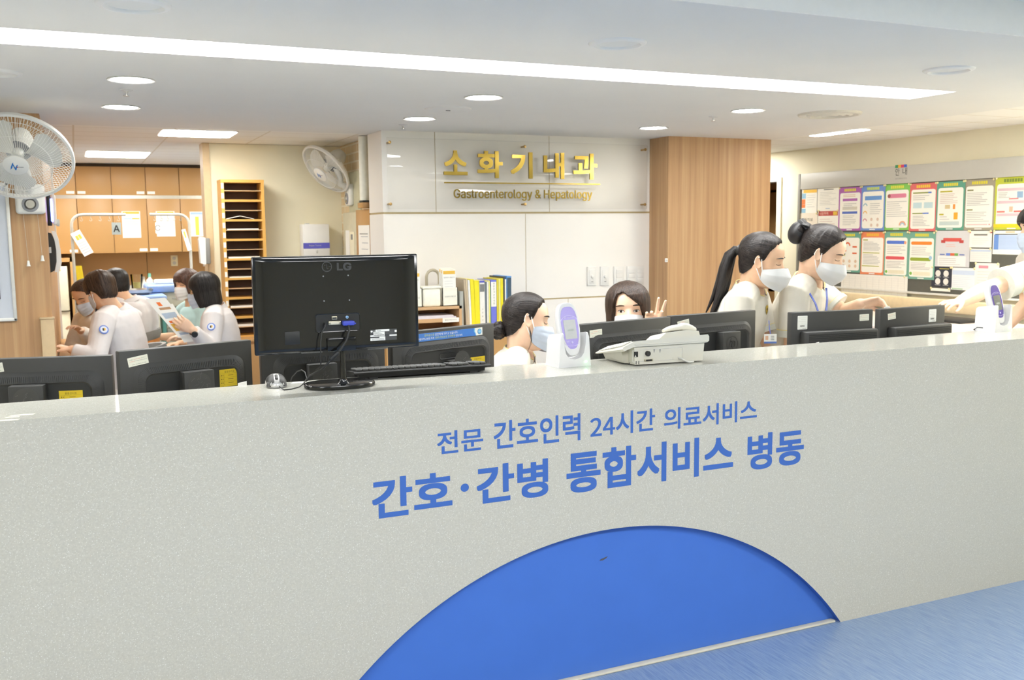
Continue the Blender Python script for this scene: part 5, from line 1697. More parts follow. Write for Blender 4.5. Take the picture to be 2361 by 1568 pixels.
def leaflet_box(px0, px1, py_top, py_mid, label, lt):
    a, c = onY(px0, py_mid, 5.96), onY(px1, 706, 5.96)
    w_, h_ = c.x - a.x, a.z - TOPZ
    t = thing('leaflet_box', label, 'box', (a.x, 5.96, TOPZ))
    b = MB(); M_BOX = mat('ivory_box', (242, 240, 226), .5)
    b.box((0, 0, 0), (w_, .006, h_), M_BOX); b.box((0, .10, 0), (w_, .106, h_ + .02), M_BOX); b.box((0, 0, 0), (.004, .106, h_), M_BOX); b.box((w_ - .004, 0, 0), (w_, .106, h_), M_BOX); b.box((0, 0, 0), (w_, .10, .005), M_BOX)
    b.text('입원환자생활안내', (w_ / 2, -.001, h_ * .52), X, Z, M_GREY, w=w_ * .72, anchor='c'); b.build('carton', t)
    hz = onY(px1, py_top, 5.96).z - TOPZ
    for k in range(3):
        l_ = MB(); yy = .014 + k * .028; x0 = .010 - k * .002
        l_.box((x0, yy, .006), (w_ - .008 - k * .003, yy + .012, hz + .006 * k), M_PAPER)
        l_.box((x0 + .002, yy - .001, hz - .028 + .006 * k), (w_ - .012 - k * .003, yy, hz - .006 + .006 * k), M_PRN1)
        if k == 0:
            l_.text('입원환자 생활안내', (w_ / 2, yy - .0015, hz - .050), X, Z, M_GREY, w=w_ * .7, anchor='c')
            for q in range(4):
                l_.box((x0 + .012, yy - .001, hz - .075 - q * .018), (w_ - .03, yy, hz - .073 - q * .018), M_PRN2)
        o = l_.build('leaflet_bundle')
        o.location = (a.x, 5.96, TOPZ)
        tag(o, lt, 'leaflets', 'leaflet bundles in ivory boxes ' + label[:12])
leaflet_box(925, 974, 628, 668, 'ivory leaflet box half hidden by the glossy monitor', 'leaflets with orange header in the ivory box half hidden by the glossy monitor')
leaflet_box(1020, 1056, 622, 664, 'ivory leaflet box next to the folders', 'leaflets with orange header in the ivory box next to the folders')
a, c = onY(975, 664, 5.95), onY(1018, 706, 5.95)
t = thing('ivory_canister', 'ivory lidded canister between the two leaflet boxes', 'canister', (a.x, 5.95, TOPZ))
M_IV = mat('ivory_plastic', (244, 242, 226), .4)
w_, h_ = c.x - a.x, a.z - TOPZ
MB().rbox((0.002, 0, 0), (w_ - .002, .10, h_ - .008), .014, M_IV, seg=3).build('pot', t)
MB().rbox((-.002, -.003, h_ - .008), (w_ + .002, .103, h_ + .008), .007, M_IV, seg=2).build('lid', t)
pcx, pz0, pz1 = (onY(999, 640, 6.08).x), TOPZ, onY(999, 621, 6.08).z
t = thing('hole_punch', 'grey two-hole punch standing behind the ivory canister', 'hole punch', (pcx, 6.09, TOPZ))
M_PUN = mat('taupe_metal', (186, 178, 156), .4, metal=.2)
H_ = pz1 - TOPZ
b = MB()
arcp = [(-.045, .0), (-.045, H_ - .05)] + [(-.045 + .045 * (1 - math.cos(a)), H_ - .05 + .045 * math.sin(a)) for a in (.4, .8, 1.2, 1.57)] + [(.045 * math.sin(a), H_ - .05 + .045 * math.cos(a)) for a in (.4, .8, 1.2)] + [(.045, H_ - .05), (.045, 0)]
b.tube([(x, 0, z) for x, z in arcp], .010, M_PUN, 10); b.build('handle', t)
MB().rbox((-.058, -.02, 0), (.058, .03, .05), .008, M_PUN).build('base', t)
for xx in (-.043, .043):
    MB().tube([(xx, -.012, .05), (xx, -.012, .11)], .009, M_STEEL, 10).build('punch_post', t)

# ---- files and binders
BEND = [-1.0]
def binder(pxl, pxr, pyt, color, label, lean=0.0, name='ring_binder', spine=None, grp=None, depth=.24, Yf=5.95, cat='binder'):
    a, c = onY(pxl, pyt, Yf), onY(pxr, pyt, Yf)
    w_ = c.x - a.x; h_ = a.z - SHZ
    t = thing(name, label, cat, (a.x, Yf, SHZ), group=grp)
    b = MB()
    L = max(lean, BEND[0] + .0004 - a.x) if lean >= 0 else max(lean, BEND[0] + .0004 - a.x)
    BEND[0] = a.x + w_ + L
    b.prism([(0 + L, 0), (w_ + L, 0), (w_, h_), (0, h_)], (0, depth, 0), X, Z, depth, mat(*color))
    b.build('cover', t)
    if spine == 'white_blue':
        s_ = MB()
        s_.prism([(0, h_ * .46), (w_, h_ * .46), (w_, h_ - .012), (0, h_ - .012)], (0, -.0012, 0), X, Z, 0, M_PAPER)
        for i, ch in enumerate('병문안객관리대장'):
            s_.text(ch, (w_ * .55, -.002, h_ * .93 - i * h_ * .058), X, Z, M_GREY, h=.014, anchor='c')
        s_.build('spine_label', t)
    elif spine == 'grey':
        s_ = MB()
        s_.prism([(.002, h_ - .075), (w_ - .002, h_ - .075), (w_ - .002, h_ - .025), (.002, h_ - .025)], (0, -.0012, 0), X, Z, 0, mat('spine_grey', (120, 122, 122), .6))
        s_.prism([(.0, h_ - .014), (w_, h_ - .014), (w_, h_), (.0, h_)], (0, -.0013, 0), X, Z, 0, mat('spine_blue', (90, 96, 196), .5))
        for i, ch in enumerate('서류보관'):
            s_.text(ch, (w_ * .5 + L * .4, -.002, h_ * .42 - i * .024), X, Z, M_GREY, h=.010, anchor='c')
        s_.build('spine_label', t)
    elif spine == 'dark_top':
        s_ = MB()
        s_.prism([(.003, h_ * .42), (w_ - .002, h_ * .42), (w_ - .002, h_ - .01), (.003, h_ - .01)], (0, -.0012, 0), X, Z, 0, mat('spine_navy', (60, 84, 104), .5))
        s_.prism([(.012, h_ * .22), (w_ - .004, h_ * .22), (w_ - .004, h_ * .36), (.012, h_ * .36)], (0, -.0012, 0), X, Z, 0, M_PAPER)
        s_.build('spine_label', t)
    return t
YG = 'yellow files on the back shelf'
YL_ = ('bright_yellow_file', (240, 226, 40), .4); YP = ('pale_yellow_file', (236, 230, 140), .5); YD = ('deep_yellow_file', (222, 206, 60), .5)
WHT = ('white_file', (236, 236, 230), .5); GRY = ('grey_file', (176, 178, 170), .5); BRN = ('taupe_folder', (190, 174, 148), .5); BLK = ('black_file', (64, 64, 58), .5)
binder(1060, 1068, 672, GRY, 'pale grey magazine holder next to the ivory leaflet box', 0, 'magazine_holder')
binder(1068.6, 1073, 645, BRN, 'taupe folder leaning beside the grey magazine holder', .018, 'folder', cat='folder')
binder(1073.5, 1077, 643, ('taupe_folder_light', (206, 190, 160), .5), 'light taupe folder, first left of the thin white file', .016, 'folder', cat='folder')
binder(1078.5, 1083, 646, WHT, 'thin white file left of the bright yellow files', .010)
binder(1084, 1092, 644, YL_, 'bright yellow file, first beside the thin white file', .006, grp=YG)
binder(1093, 1104, 647, YL_, 'bright yellow file touching the white binder with grey spine label', .0, grp=YG)
binder(1105.5, 1117, 647, WHT, 'white binder with grey square label and blue top on its spine', -.018, spine='grey')
binder(1118, 1122, 650, ('slate_file', (110, 120, 128), .5), 'thin slate file right of the grey-labelled binder', -.008)
binder(1122.6, 1126.2, 650, WHT, 'thin white file left of the green-edged one', -.004)
binder(1126.8, 1129.4, 647, YP, 'pale yellow thin file before the blue-bottomed binder', 0, grp=YG)
binder(1129.6, 1131.2, 660, ('green_file', (90, 150, 90), .5), 'thin green file edge beside the blue-bottomed binder', 0)
binder(1131.6, 1144, 646, ('blue_binder', (112, 122, 220), .45), 'white and blue binder with vertical Korean title on its spine', 0, spine='white_blue')
binder(1145, 1149, 643, YD, 'thin yellow file, first right of the blue-bottomed binder', 0, grp=YG)
binder(1149.6, 1153.4, 643, YP, 'thin pale yellow file, second right of the blue-bottomed binder', 0, grp=YG)
binder(1154, 1159.6, 642, YL_, 'bright yellow file next to the black file', 0, grp=YG)
binder(1160.2, 1163.4, 638, BLK, 'thin black file between yellow and white files', -.003)
binder(1164, 1167, 644, WHT, 'thin white file between the black and the blue binder', -.006)
binder(1168, 1179, 637, ('sky_blue_binder', (96, 156, 222), .45), 'sky blue binder with dark spine label, last in the row', -.014, spine='dark_top')
# ================================================================== RIGHT SIDE: NOTICE BOARD, HANDRAIL, STORE
M_FELT = mat('dark_felt_board', (92, 92, 84), .8); M_HEAD = mat('silver_grey_header', (196, 194, 184), .45, var=.01); M_EDGE = mat('grey_board_edge', (140, 138, 128), .5)
XB = 5.835
nb = thing('notice_board', 'long grey notice board full of posters on the cream right-hand wall', 'notice board', (XR, 0, 0))
y0_, y1_ = 6.742, 4.05
zb_, zt_ = 1.115, 2.078
zh_ = onX(2061, 424, 5.81).z
MB().box((-.030, y1_, zb_), (0, y0_, zh_), M_FELT).build('felt_panel', nb)
MB().rbox((-.042, y1_, zh_), (0, y0_ - .03, zt_), .003, M_HEAD).build('header_panel', nb)
MB().rbox((-.044, y0_ - .03, zb_ - .005), (0, y0_, zt_), .003, M_EDGE).build('side_edge', nb)
MB().rbox((-.042, y1_, zb_ - .012), (0, y0_, zb_ + .004), .003, M_ALU).build('bottom_rail', nb)
b = MB()
p0_, p1_ = onX(2064, 384, XR - .043), onX(2091, 381, XR - .043)
L_ = p0_.y - p1_.y
NX = Vector((-1, 0, 0)); EX = Vector((0, -1, 0))
for k, c in enumerate(((60, 150, 96), (236, 170, 50), (222, 70, 110), (60, 104, 206))):
    O = Vector((-.0424, p0_.y - L_ * k / 4, p0_.z - .012))
    b.prism([(0, 0), (L_ / 4, 0), (L_ / 4, .022), (0, .022)], O, EX, Z, .0003, mat('bar_%s' % 'green amber pink blue'.split()[k], c, .5))
q0, q1 = onX(2064, 405, XR - .043), onX(2091, 392, XR - .043)
for ch, f0, f1_ in (('안', 0, .36), ('내', .62, 1)):
    b.text(ch, (-.0426, q0.y - L_ * f0, q0.z), EX, Z, M_INKD, w=L_ * (f1_ - f0), h=.055)
b.text('INFORMATION', (-.0426, q0.y, q0.z - .030), EX, Z, M_GREY, w=L_, h=.011)
b.build('header_lettering', nb)

PCOL = {}
def pc(c):
    k = 'print_%d_%d_%d' % c
    return mat(k, c, .6, var=.01)
CREAMP = (246, 244, 232)
GREYL = (206, 206, 198)
_pn = [0]
def poster(tl, br, label, border=None, title=None, blocks=(), paper=CREAMP, curl=0.0, margin=.055, head=.13, foot=.05, cat='poster', name='poster'):
    """a paper sheet pinned flat on the board; blocks are printed areas in 0..1 sheet coordinates"""
    k = _pn[0]; _pn[0] += 1
    xp = XB - .016 - .0012 * (k % 3)
    a, c = onX(tl[0], tl[1], xp), onX(br[0], br[1], xp)
    w_, h_ = a.y - c.y, a.z - c.z
    t = thing(name, label, cat, (xp, a.y, c.z))
    b = MB()
    def area(u0, v0, u1, v1, col, lay, r=0):
        pts = rrect(u0 * w_, v0 * h_, u1 * w_, v1 * h_, r, 4) if r else [(u0 * w_, v0 * h_), (u1 * w_, v0 * h_), (u1 * w_, v1 * h_), (u0 * w_, v1 * h_)]
        b.prism(pts, (-.00035 * lay, 0, 0), EX, Z, .0003, pc(col))
    area(0, 0, 1, 1, border or paper, 0)
    if border:
        area(margin, foot, 1 - margin, 1 - head, paper, 1, .018)
        tcol = title or (226, 214, 60)
        n = 7
        for q in range(n):
            u = .5 - .26 + .52 * q / n
            area(u, 1 - head * .74, u + .52 / n * .8, 1 - head * .26, tcol, 1)
        area(.38, foot * .28, .62, foot * .70, (240, 240, 236), 1)
    for ib, bl in enumerate(blocks):
        ly = 2 + ib * .3
        if bl[0] == 'l':
            _, u0, v0, u1, v1, n, col = bl
            rr = random.Random(k * 31 + n)
            for q in range(n):
                v = v1 - (v1 - v0) * (q + .5) / n
                area(u0, v - .008, u0 + (u1 - u0) * rr.uniform(.55, 1), v + .008, col, ly)
        elif bl[0] == 'c':
            _, u, v, r, col = bl
            b.prism(circle(u * w_, v * h_, r * w_, 16), (-.00035 * ly - .0001, 0, 0), EX, Z, .0003, pc(col))
        elif bl[0] == 'arc':
            _, u, v, r, col = bl
            pts = [(u * w_ + r * w_ * math.cos(x), v * h_ + r * w_ * math.sin(x)) for x in [3.14 * i / 10 for i in range(11)]] + [(u * w_ + r * .6 * w_ * math.cos(x), v * h_ + r * .6 * w_ * math.sin(x)) for x in [3.14 - 3.14 * i / 10 for i in range(11)]]
            n_ = 11
            for i in range(10):
                b.prism([pts[i], pts[i + 1], pts[20 - i], pts[21 - i]], (-.00035 * ly - .0001, 0, 0), EX, Z, .0003, pc(col))
        elif bl[0] == 't':
            _, s_, u0, v0, u1, v1, col = bl
            b.text(s_, (-.00035 * ly - .0004, -u0 * w_, v0 * h_), EX, Z, pc(col), w=(u1 - u0) * w_, h=(v1 - v0) * h_)
        else:
            u0, v0, u1, v1, col = bl[:5]
            area(u0, v0, u1, v1, col, ly, bl[5] if len(bl) > 5 else 0)
    b.build('sheet', t)
    for u in (.04, .96):
        MB().ball((-.006, -u * w_, .985 * h_), (.004, .0085, .0085), mat('pale_pin', (236, 226, 170), .4), 10, 6).build('push_pin', t)
    return t
G = GREYL
poster((1849, 434), (1883, 491), 'small timetable sheet with yellow heading at the near-pillar end of the notice board', None, None, [(.12, .80, .98, .92, (244, 196, 60)), (.02, .58, .28, .78, (150, 196, 220)), (.02, .36, .25, .55, (240, 130, 60)), (.02, .22, .25, .35, (240, 130, 60)), (.02, .02, .28, .18, (150, 196, 220)), ('l', .35, .2, .95, .75, 6, G)], name='notice_sheet')
poster((1885.5, 432), (1933.5, 484), 'white text notice beside the purple poster, above the red-headed warning', None, None, [(.3, .86, .75, .90, (120, 120, 116)), ('l', .12, .2, .9, .8, 9, G), (.4, .06, .6, .09, (170, 190, 210))], name='notice_sheet')
poster((1841, 492), (1883.5, 562), 'cream notice with dark and green lettering behind the hair bun', None, None, [('t', '간호처치실', .02, .74, .75, .84, (90, 96, 84)), (.02, .60, .6, .67, (150, 190, 110)), ('l', .05, .1, .9, .5, 5, G)], paper=(240, 230, 210), name='notice_sheet')
poster((1886, 485.5), (1932.5, 548), 'warning notice with dark red heading and yellow triangle, above the nurse with the bun', None, None, [(.04, .80, .96, .97, (190, 70, 58)), ('t', '낙상주의', .08, .83, .5, .94, (240, 220, 200)), (.74, .82, .92, .95, (226, 190, 60)), ('l', .1, .1, .9, .72, 7, (214, 190, 180))], name='notice_sheet')
poster((1935, 433), (1984.5, 532), 'purple bordered poster with purple and blue title bars', (172, 96, 172), None, [(.18, .68, .82, .74, (178, 104, 178)), ('l', .2, .77, .85, .84, 2, (224, 190, 170)), (.18, .48, .82, .55, (214, 210, 190)), ('l', .22, .49, .8, .64, 4, G), (.17, .39, .83, .445, (84, 110, 190)), ('l', .2, .12, .85, .36, 6, G)])
poster((1987, 429.5), (2038.5, 531.5), 'mid-blue bordered poster with a blue title box and small rainbow icons', (112, 146, 208), (196, 214, 100), [(.16, .68, .86, .77, (104, 154, 214)), ('arc', .18, .55, .09, (150, 190, 200)), ('arc', .18, .38, .09, (236, 190, 110)), ('arc', .18, .21, .09, (214, 150, 160)), ('l', .38, .35, .9, .62, 6, G)] + [('c', u, v, .05, (222, 200, 180)) for u in (.46, .72) for v in (.25, .12)])
poster((2041, 426), (2095.5, 530.5), 'bright green bordered poster with a pink rounded heading', (132, 200, 92), (226, 222, 80), [(.14, .70, .86, .79, (222, 132, 156), .012), ('c', .18, .745, .06, (160, 90, 84)), ('l', .1, .28, .95, .64, 8, G), ('arc', .74, .10, .14, (226, 170, 140)), ('arc', .74, .10, .09, (160, 196, 220))])
poster((2099, 424), (2157.5, 533), 'red bordered poster with two yellow and blue underlined headings', (220, 110, 108), (238, 200, 60), [(.12, .785, .68, .815, (150, 160, 90)), (.68, .785, .80, .815, (84, 124, 206)), ('l', .12, .64, .8, .76, 3, G), (.14, .48, .46, .60, (196, 220, 222)), (.54, .48, .86, .60, (196, 220, 222)), (.12, .36, .50, .385, (150, 160, 90)), (.50, .36, .72, .385, (84, 124, 206)), ('l', .14, .1, .8, .33, 7, G)])
poster((2161, 420), (2221.5, 530.5), 'upper teal bordered poster with yellow marker headings and small orange drawings', (96, 162, 138), None, [(.13, .78, .56, .81, (190, 180, 50)), ('l', .13, .54, .85, .76, 6, (224, 212, 200)), (.32, .44, .50, .52, (214, 196, 150)), (.60, .43, .68, .53, (230, 150, 60)), (.12, .31, .28, .34, (190, 180, 50)), (.64, .22, .78, .36, (236, 176, 50)), (.14, .10, .84, .18, (196, 212, 206)), ('l', .14, .2, .5, .3, 2, G)], curl=1)
poster((2225, 415.5), (2290.5, 530.5), 'taupe bordered poster with long grey text lines', (168, 160, 138), None, [(.1, .78, .30, .805, (140, 140, 90)), ('l', .1, .48, .9, .75, 8, G), (.1, .39, .30, .415, (140, 140, 90)), ('l', .1, .16, .9, .37, 6, G), (.12, .10, .8, .12, (230, 196, 190)), ('c', .86, .11, .02, (220, 130, 120))])
poster((2296, 410), (2374, 529.5), 'lime green bordered poster with pink bands, at the picture edge', (196, 204, 64), (120, 140, 60), [(.08, .74, .95, .79, (222, 196, 200)), ('l', .1, .6, .5, .72, 4, G), (.62, .60, .78, .72, (150, 180, 206)), (.4, .575, .66, .60, (224, 130, 130)), (.08, .5, .95, .55, (222, 196, 200)), (.42, .34, .52, .44, (230, 190, 160)), (.08, .33, .3, .36, (226, 120, 110)), (.55, .33, .8, .36, (226, 120, 110)), (.08, .26, .95, .31, (222, 196, 200)), (0, .045, 1, .11, (236, 210, 40))])
poster((1931, 536), (1983, 629), 'teal bordered poster with orange arrows, partly behind the lanyard nurse', (110, 170, 148), None, [('arc', .45, .66, .12, (226, 110, 66)), (.66, .62, .84, .66, (226, 110, 66)), (.22, .52, .40, .56, (226, 110, 66)), (.66, .46, .84, .50, (226, 110, 66)), (.16, .41, .36, .435, (190, 190, 70))] + [('c', u, v, .05, (226, 200, 170)) for u in (.3, .55, .8) for v in (.28, .16)])
poster((1985.5, 535), (2037.5, 634.5), 'orange bordered poster in the lower poster row', (236, 138, 92), (240, 190, 60), [(.1, .80, .3, .825, (170, 170, 70)), ('l', .12, .56, .85, .78, 7, G), (.1, .50, .8, .52, (190, 190, 90)), ('l', .12, .24, .85, .48, 7, G), (.08, .19, .8, .21, (190, 190, 90))])
poster((2040, 534), (2092.5, 641), 'teal bordered poster with blue and red rounded headings in the lower row', (118, 172, 152), None, [(.1, .73, .85, .80, (88, 124, 214), .012), ('c', .86, .76, .05, (236, 170, 130)), ('l', .12, .5, .9, .70, 5, G), (.08, .39, .85, .46, (224, 90, 96), .012), ('l', .12, .2, .9, .36, 5, G), ('c', .12, .12, .05, (130, 190, 80)), (.2, .08, .85, .16, (232, 228, 200), .008)])
poster((2096, 535), (2153.5, 646), 'teal bordered poster with orange and olive rounded headings in the lower row', (118, 172, 152), None, [(.1, .73, .88, .80, (240, 140, 50), .012), ('l', .12, .5, .9, .70, 5, G), (.08, .39, .86, .46, (150, 170, 60), .012), ('c', .84, .46, .06, (160, 196, 222)), ('l', .12, .2, .9, .36, 5, G), ('c', .12, .12, .05, (130, 190, 80)), (.2, .08, .85, .16, (232, 228, 200), .008)])
rb = [(.24, .70 + .0, .76, .80, (216, 92, 84), .006), (.18, .66, .30, .74, (190, 74, 70)), (.70, .66, .82, .74, (190, 74, 70)), ('l', .32, .54, .70, .64, 2, (230, 190, 180)), (.34, .31, .46, .38, (110, 140, 216)), (.46, .31, .58, .38, (226, 110, 70)), (.58, .31, .68, .38, (120, 176, 96)), (.16, .325, .30, .355, (110, 130, 190)), (.72, .325, .86, .355, (110, 130, 190)), (.10, .02, .90, .30, (238, 238, 234)), ('l', .14, .04, .86, .26, 4, G)]
poster((2157, 532), (2234.5, 617), 'silver grey poster with a red ribbon banner', None, None, rb, paper=(214, 214, 214))
poster((2236, 532.5), (2286, 571), 'small white notice with dark heading beside the silver poster', None, None, [(.2, .72, .8, .82, (130, 128, 120)), ('l', .12, .15, .9, .6, 4, (226, 206, 200)), (.0, .86, .06, .98, (214, 90, 90)), (.92, .86, 1, .98, (214, 90, 90))], name='notice_sheet')
poster((2237, 573), (2285.5, 605), 'small pale table sheet under the white notice', None, None, [(.04, .78, .96, .90, (200, 214, 232)), ('l', .06, .1, .94, .72, 4, (214, 214, 210))], paper=(232, 232, 226), name='notice_sheet')
poster((2290.5, 532), (2372, 588), 'blue and white table sheet beside the masked woman at the picture edge', None, None, [(.03, .20, .16, .84, (110, 150, 214)), (.16, .20, .98, .82, (188, 208, 236)), (.06, .83, .98, .87, (84, 90, 96)), (.35, .93, .6, .96, (226, 180, 90))] + [(.17, .24 + .06 * q, .97, .245 + .06 * q, (170, 190, 220)) for q in range(9)], name='notice_sheet')
poster((2149, 615), (2193.5, 663), 'dark navy card with four round white pictures', None, None, [('c', u, v, .13, (232, 230, 222)) for u in (.32, .72) for v in (.68, .28)] + [(.38, .90, .85, .94, (190, 180, 80))] + [(u - .14, v, u + .14, v + .05, (150, 150, 150)) for u in (.32, .72) for v in (.48, .07)], paper=(52, 56, 68), name='notice_card')
poster((2146, 663.5), (2191, 673), 'white strip sheet pinned under the navy card', None, None, [('l', .3, .2, .9, .8, 1, G)], name='notice_sheet')
poster((2194, 616.5), (2248, 671), 'pale blue printed sheet beside the navy card', None, None, [(.05, .68, .95, .88, (206, 220, 238)), ('l', .08, .12, .92, .62, 6, (210, 220, 230)), (.05, .02, .5, .08, (180, 210, 180))], paper=(240, 242, 242), name='notice_sheet')
poster((2249, 606), (2302, 664), 'white sheet with pink heading behind the outstretched arm', None, None, [(.15, .78, .55, .90, (222, 150, 160)), ('l', .1, .1, .9, .7, 5, G)], name='notice_sheet')
tb = [(.03, .08 + .09 * q, .97, .084 + .09 * q, (214, 212, 204)) for q in range(10)] + [(.04 + .092 * q, .05, .043 + .092 * q, .92, (214, 212, 204)) for q in range(11)]
poster((1940, 630), (2091, 697), 'wide white grid schedule sheet hanging from the lower board edge', None, None, tb, paper=(240, 238, 228), name='schedule_sheet')

# handrail along the right wall
ra, rb_ = onX(2032, 695, 5.77), onX(2262, 710, 5.77)
zr = (ra.z + rb_.z) / 2
M_RAILC = mat('pale_wood_rail', (232, 212, 170), .5)
hr = thing('handrail', 'beige protective handrail along the cream right-hand wall under the notice board', 'rail', (0, 0, 0))
MB().rbox((5.765, 3.6, zr - .055), (5.80, 6.85, zr + .045), .012, M_RAILC, seg=3).build('rail_board', hr)
for yy in (4.2, 5.2, 6.2):
    MB().box((5.80, yy - .03, zr - .03), (5.85, yy + .03, zr + .03), M_TRIMB).build('bracket', hr)
# side desk by the right wall
sd = thing('side_desk', 'pale side desk along the right-hand wall behind the far monitors', 'desk', (0, 0, 0))
MB().rbox((4.78, 3.95, .93), (5.70, 6.02, .965), .005, mat('pale_pink_laminate', (238, 222, 212), .35)).build('desk_top', sd)
for xx, yy in ((4.80, 4.0), (4.80, 5.98), (5.66, 4.0), (5.66, 5.98)):
    MB().box((xx - .02, yy - .02, 0), (xx + .02, yy + .02, .93), M_CABW).build('leg', sd)
MB().box((4.84, 5.94, .45), (5.64, 5.97, .93), M_CABW).build('back_panel', sd)
p = onZ(2196, 738, .968)
o = MB().rbox((-.16, -.20, 0), (.10, .20, .016), .005, M_BLACK).build('black_tray'); o.location = (p.x, p.y, .966)
tag(o, 'flat black tray on the side desk behind the far stepped monitor', 'tray')
p = onY(2036, 708, 3.46)
o = MB().prism([(-.018, -.03), (.018, -.028), (.020, .008), (-.016, .006)], (0, 0, 0), X, Z, .001, M_PAPER).build('sticky_note'); o.location = (p.x, 3.437, p.z - .003)
tag(o, 'small white note standing on the corner of the monitor in front of the pointing hand', 'note')

# store room shelf seen through the doorway
st = thing('store_shelf', 'store room shelf of files glimpsed between the oak pillar and the right-hand wall', 'shelf', (6.6, 7.0, 0))
MB().box((0, 0, 0), (.02, 1.4, 2.2), M_CABW).box((.4, 0, 0), (.42, 1.4, 2.2), M_CABW).box((0, 1.38, 0), (.42, 1.4, 2.2), M_CABW).build('frame', st)
for zz in (.4, .95, 1.50, 1.97):
    MB().box((.0, .0, zz), (.42, 1.39, zz + .03), M_DARK if zz == 1.5 else M_CABW).build('shelf_board', st)
rnd = random.Random(11)
for zz in (.98, 1.53):
    yy = 7.03
    for k in range(9):
        w_ = rnd.uniform(.05, .09)
        hh = rnd.uniform(.26, .33)
        o = MB().rbox((6.62, yy, zz), (6.90, yy + w_, zz + hh), .003, (mat('pale_blue_box_file', (176, 192, 206), .5), M_PAPER, mat('tan_box_file', (196, 176, 150), .5))[k % 3]).build('box_file')
        tag(o, 'pale box file on the store room shelf glimpsed past the oak pillar', 'file', 'box files in the store room')
        yy += w_ + .004
# ================================================================== PEOPLE
M_SKIN = mat('skin', (228, 186, 152), .5, var=.03, scale=40, sss=.12)
M_SKIN2 = mat('skin_fair', (236, 198, 168), .5, var=.03, scale=40, sss=.12)
M_TUNIC = mat('ivory_tunic_cloth', (216, 211, 198), .75, var=.01, bump=.15, bscale=18)
M_COAT = mat('white_coat_cloth', (218, 214, 213), .75, var=.01, bump=.15, bscale=18)
M_MINT = mat('mint_scrub_cloth', (190, 226, 228), .75, var=.01, bump=.15, bscale=18)
M_SHEER = mat('pale_grey_cloth', (232, 228, 218), .75, var=.02, bump=.15, bscale=18)
M_TROUS = mat('white_trouser_cloth', (232, 230, 222), .8, var=.01)
M_SHOE = mat('white_shoe', (220, 220, 214), .6)
M_CUFF = mat('pale_grey_cuff', (206, 208, 198), .75); M_PIPE = mat('yellow_piping', (224, 206, 130), .7)
M_MASKW = mat('white_mask_cloth', (222, 223, 223), .8, var=.01, bump=.08, bscale=30)
M_MASKB = mat('pale_blue_mask_cloth', (196, 207, 222), .8, var=.02, bump=.08, bscale=30)
M_LOOP = mat('white_ear_loop', (240, 240, 238), .7)
M_EYEW = mat('eye_white', (226, 220, 212), .3); M_IRIS = mat('dark_iris', (40, 28, 22), .2); M_LASH = mat('dark_lash', (44, 34, 30), .6)
M_LANY = mat('blue_lanyard', (58, 82, 170), .5)


def hair_mat(name, c, axis):
    m = bpy.data.materials.new(name); MATS[name] = m; m.use_nodes = True
    nt = m.node_tree; b = nt.nodes['Principled BSDF']; b.inputs['Roughness'].default_value = .42
    b.inputs['Specular IOR Level'].default_value = .3
    tc = nt.nodes.new('ShaderNodeTexCoord'); mp = nt.nodes.new('ShaderNodeMapping')
    s = [170] * 3; s['XYZ'.index(axis)] = 9; mp.inputs['Scale'].default_value = s
    nt.links.new(tc.outputs['Object'], mp.inputs['Vector'])
    n = nt.nodes.new('ShaderNodeTexNoise'); n.inputs['Scale'].default_value = 1.0; n.inputs['Detail'].default_value = 4; n.inputs['Distortion'].default_value = .6
    nt.links.new(mp.outputs['Vector'], n.inputs['Vector'])
    r = nt.nodes.new('ShaderNodeValToRGB'); l = lin(c)
    r.color_ramp.elements[0].position, r.color_ramp.elements[1].position = .35, .70
    r.color_ramp.elements[0].color = (*[v * .5 for v in l], 1); r.color_ramp.elements[1].color = (*[v * 2.2 for v in l], 1)
    nt.links.new(n.outputs['Fac'], r.inputs['Fac']); nt.links.new(r.outputs['Color'], b.inputs['Base Color'])
    bp = nt.nodes.new('ShaderNodeBump'); bp.inputs['Strength'].default_value = .5; bp.inputs['Distance'].default_value = .004
    nt.links.new(n.outputs['Fac'], bp.inputs['Height']); nt.links.new(bp.outputs['Normal'], b.inputs['Normal'])
    return m


H_BLACKX = hair_mat('black_hair_swept', (34, 29, 27), 'X')
H_BLACKZ = hair_mat('black_hair_straight', (30, 27, 26), 'Z')
H_BROWNZ = hair_mat('brown_hair_straight', (50, 37, 29), 'Z')
H_BROWN2 = hair_mat('soft_brown_hair', (72, 51, 43), 'Z')

# head profile: z, front reach, back reach, half width (metres, origin between the ears at eye level)
_HP = np.array([
    (-.122, .030, .010, .012), (-.118, .062, .014, .026), (-.110, .080, .022, .037), (-.098, .089, .034, .046), (-.080, .090, .050, .055), (-.062, .089, .062, .061),
    (-.045, .088, .072, .0655), (-.025, .0875, .082, .069), (-.008, .086, .089, .0715), (.008, .086, .094, .0735), (.025, .0885, .097, .0755), (.045, .0885, .097, .0760),
    (.065, .083, .091, .072), (.083, .069, .078, .062), (.098, .048, .057, .046), (.108, .026, .033, .027), (.113, .004, .006, .004)])
_zz = np.linspace(-.122, .113, 240)
_pf = [np.interp(_zz, _HP[:, 0], _HP[:, k]) for k in (1, 2, 3)]
_kern = np.exp(-np.linspace(-2, 2, 13) ** 2); _kern /= _kern.sum()
_pf = [np.convolve(np.pad(p, 6, mode='edge'), _kern, 'valid') for p in _pf]


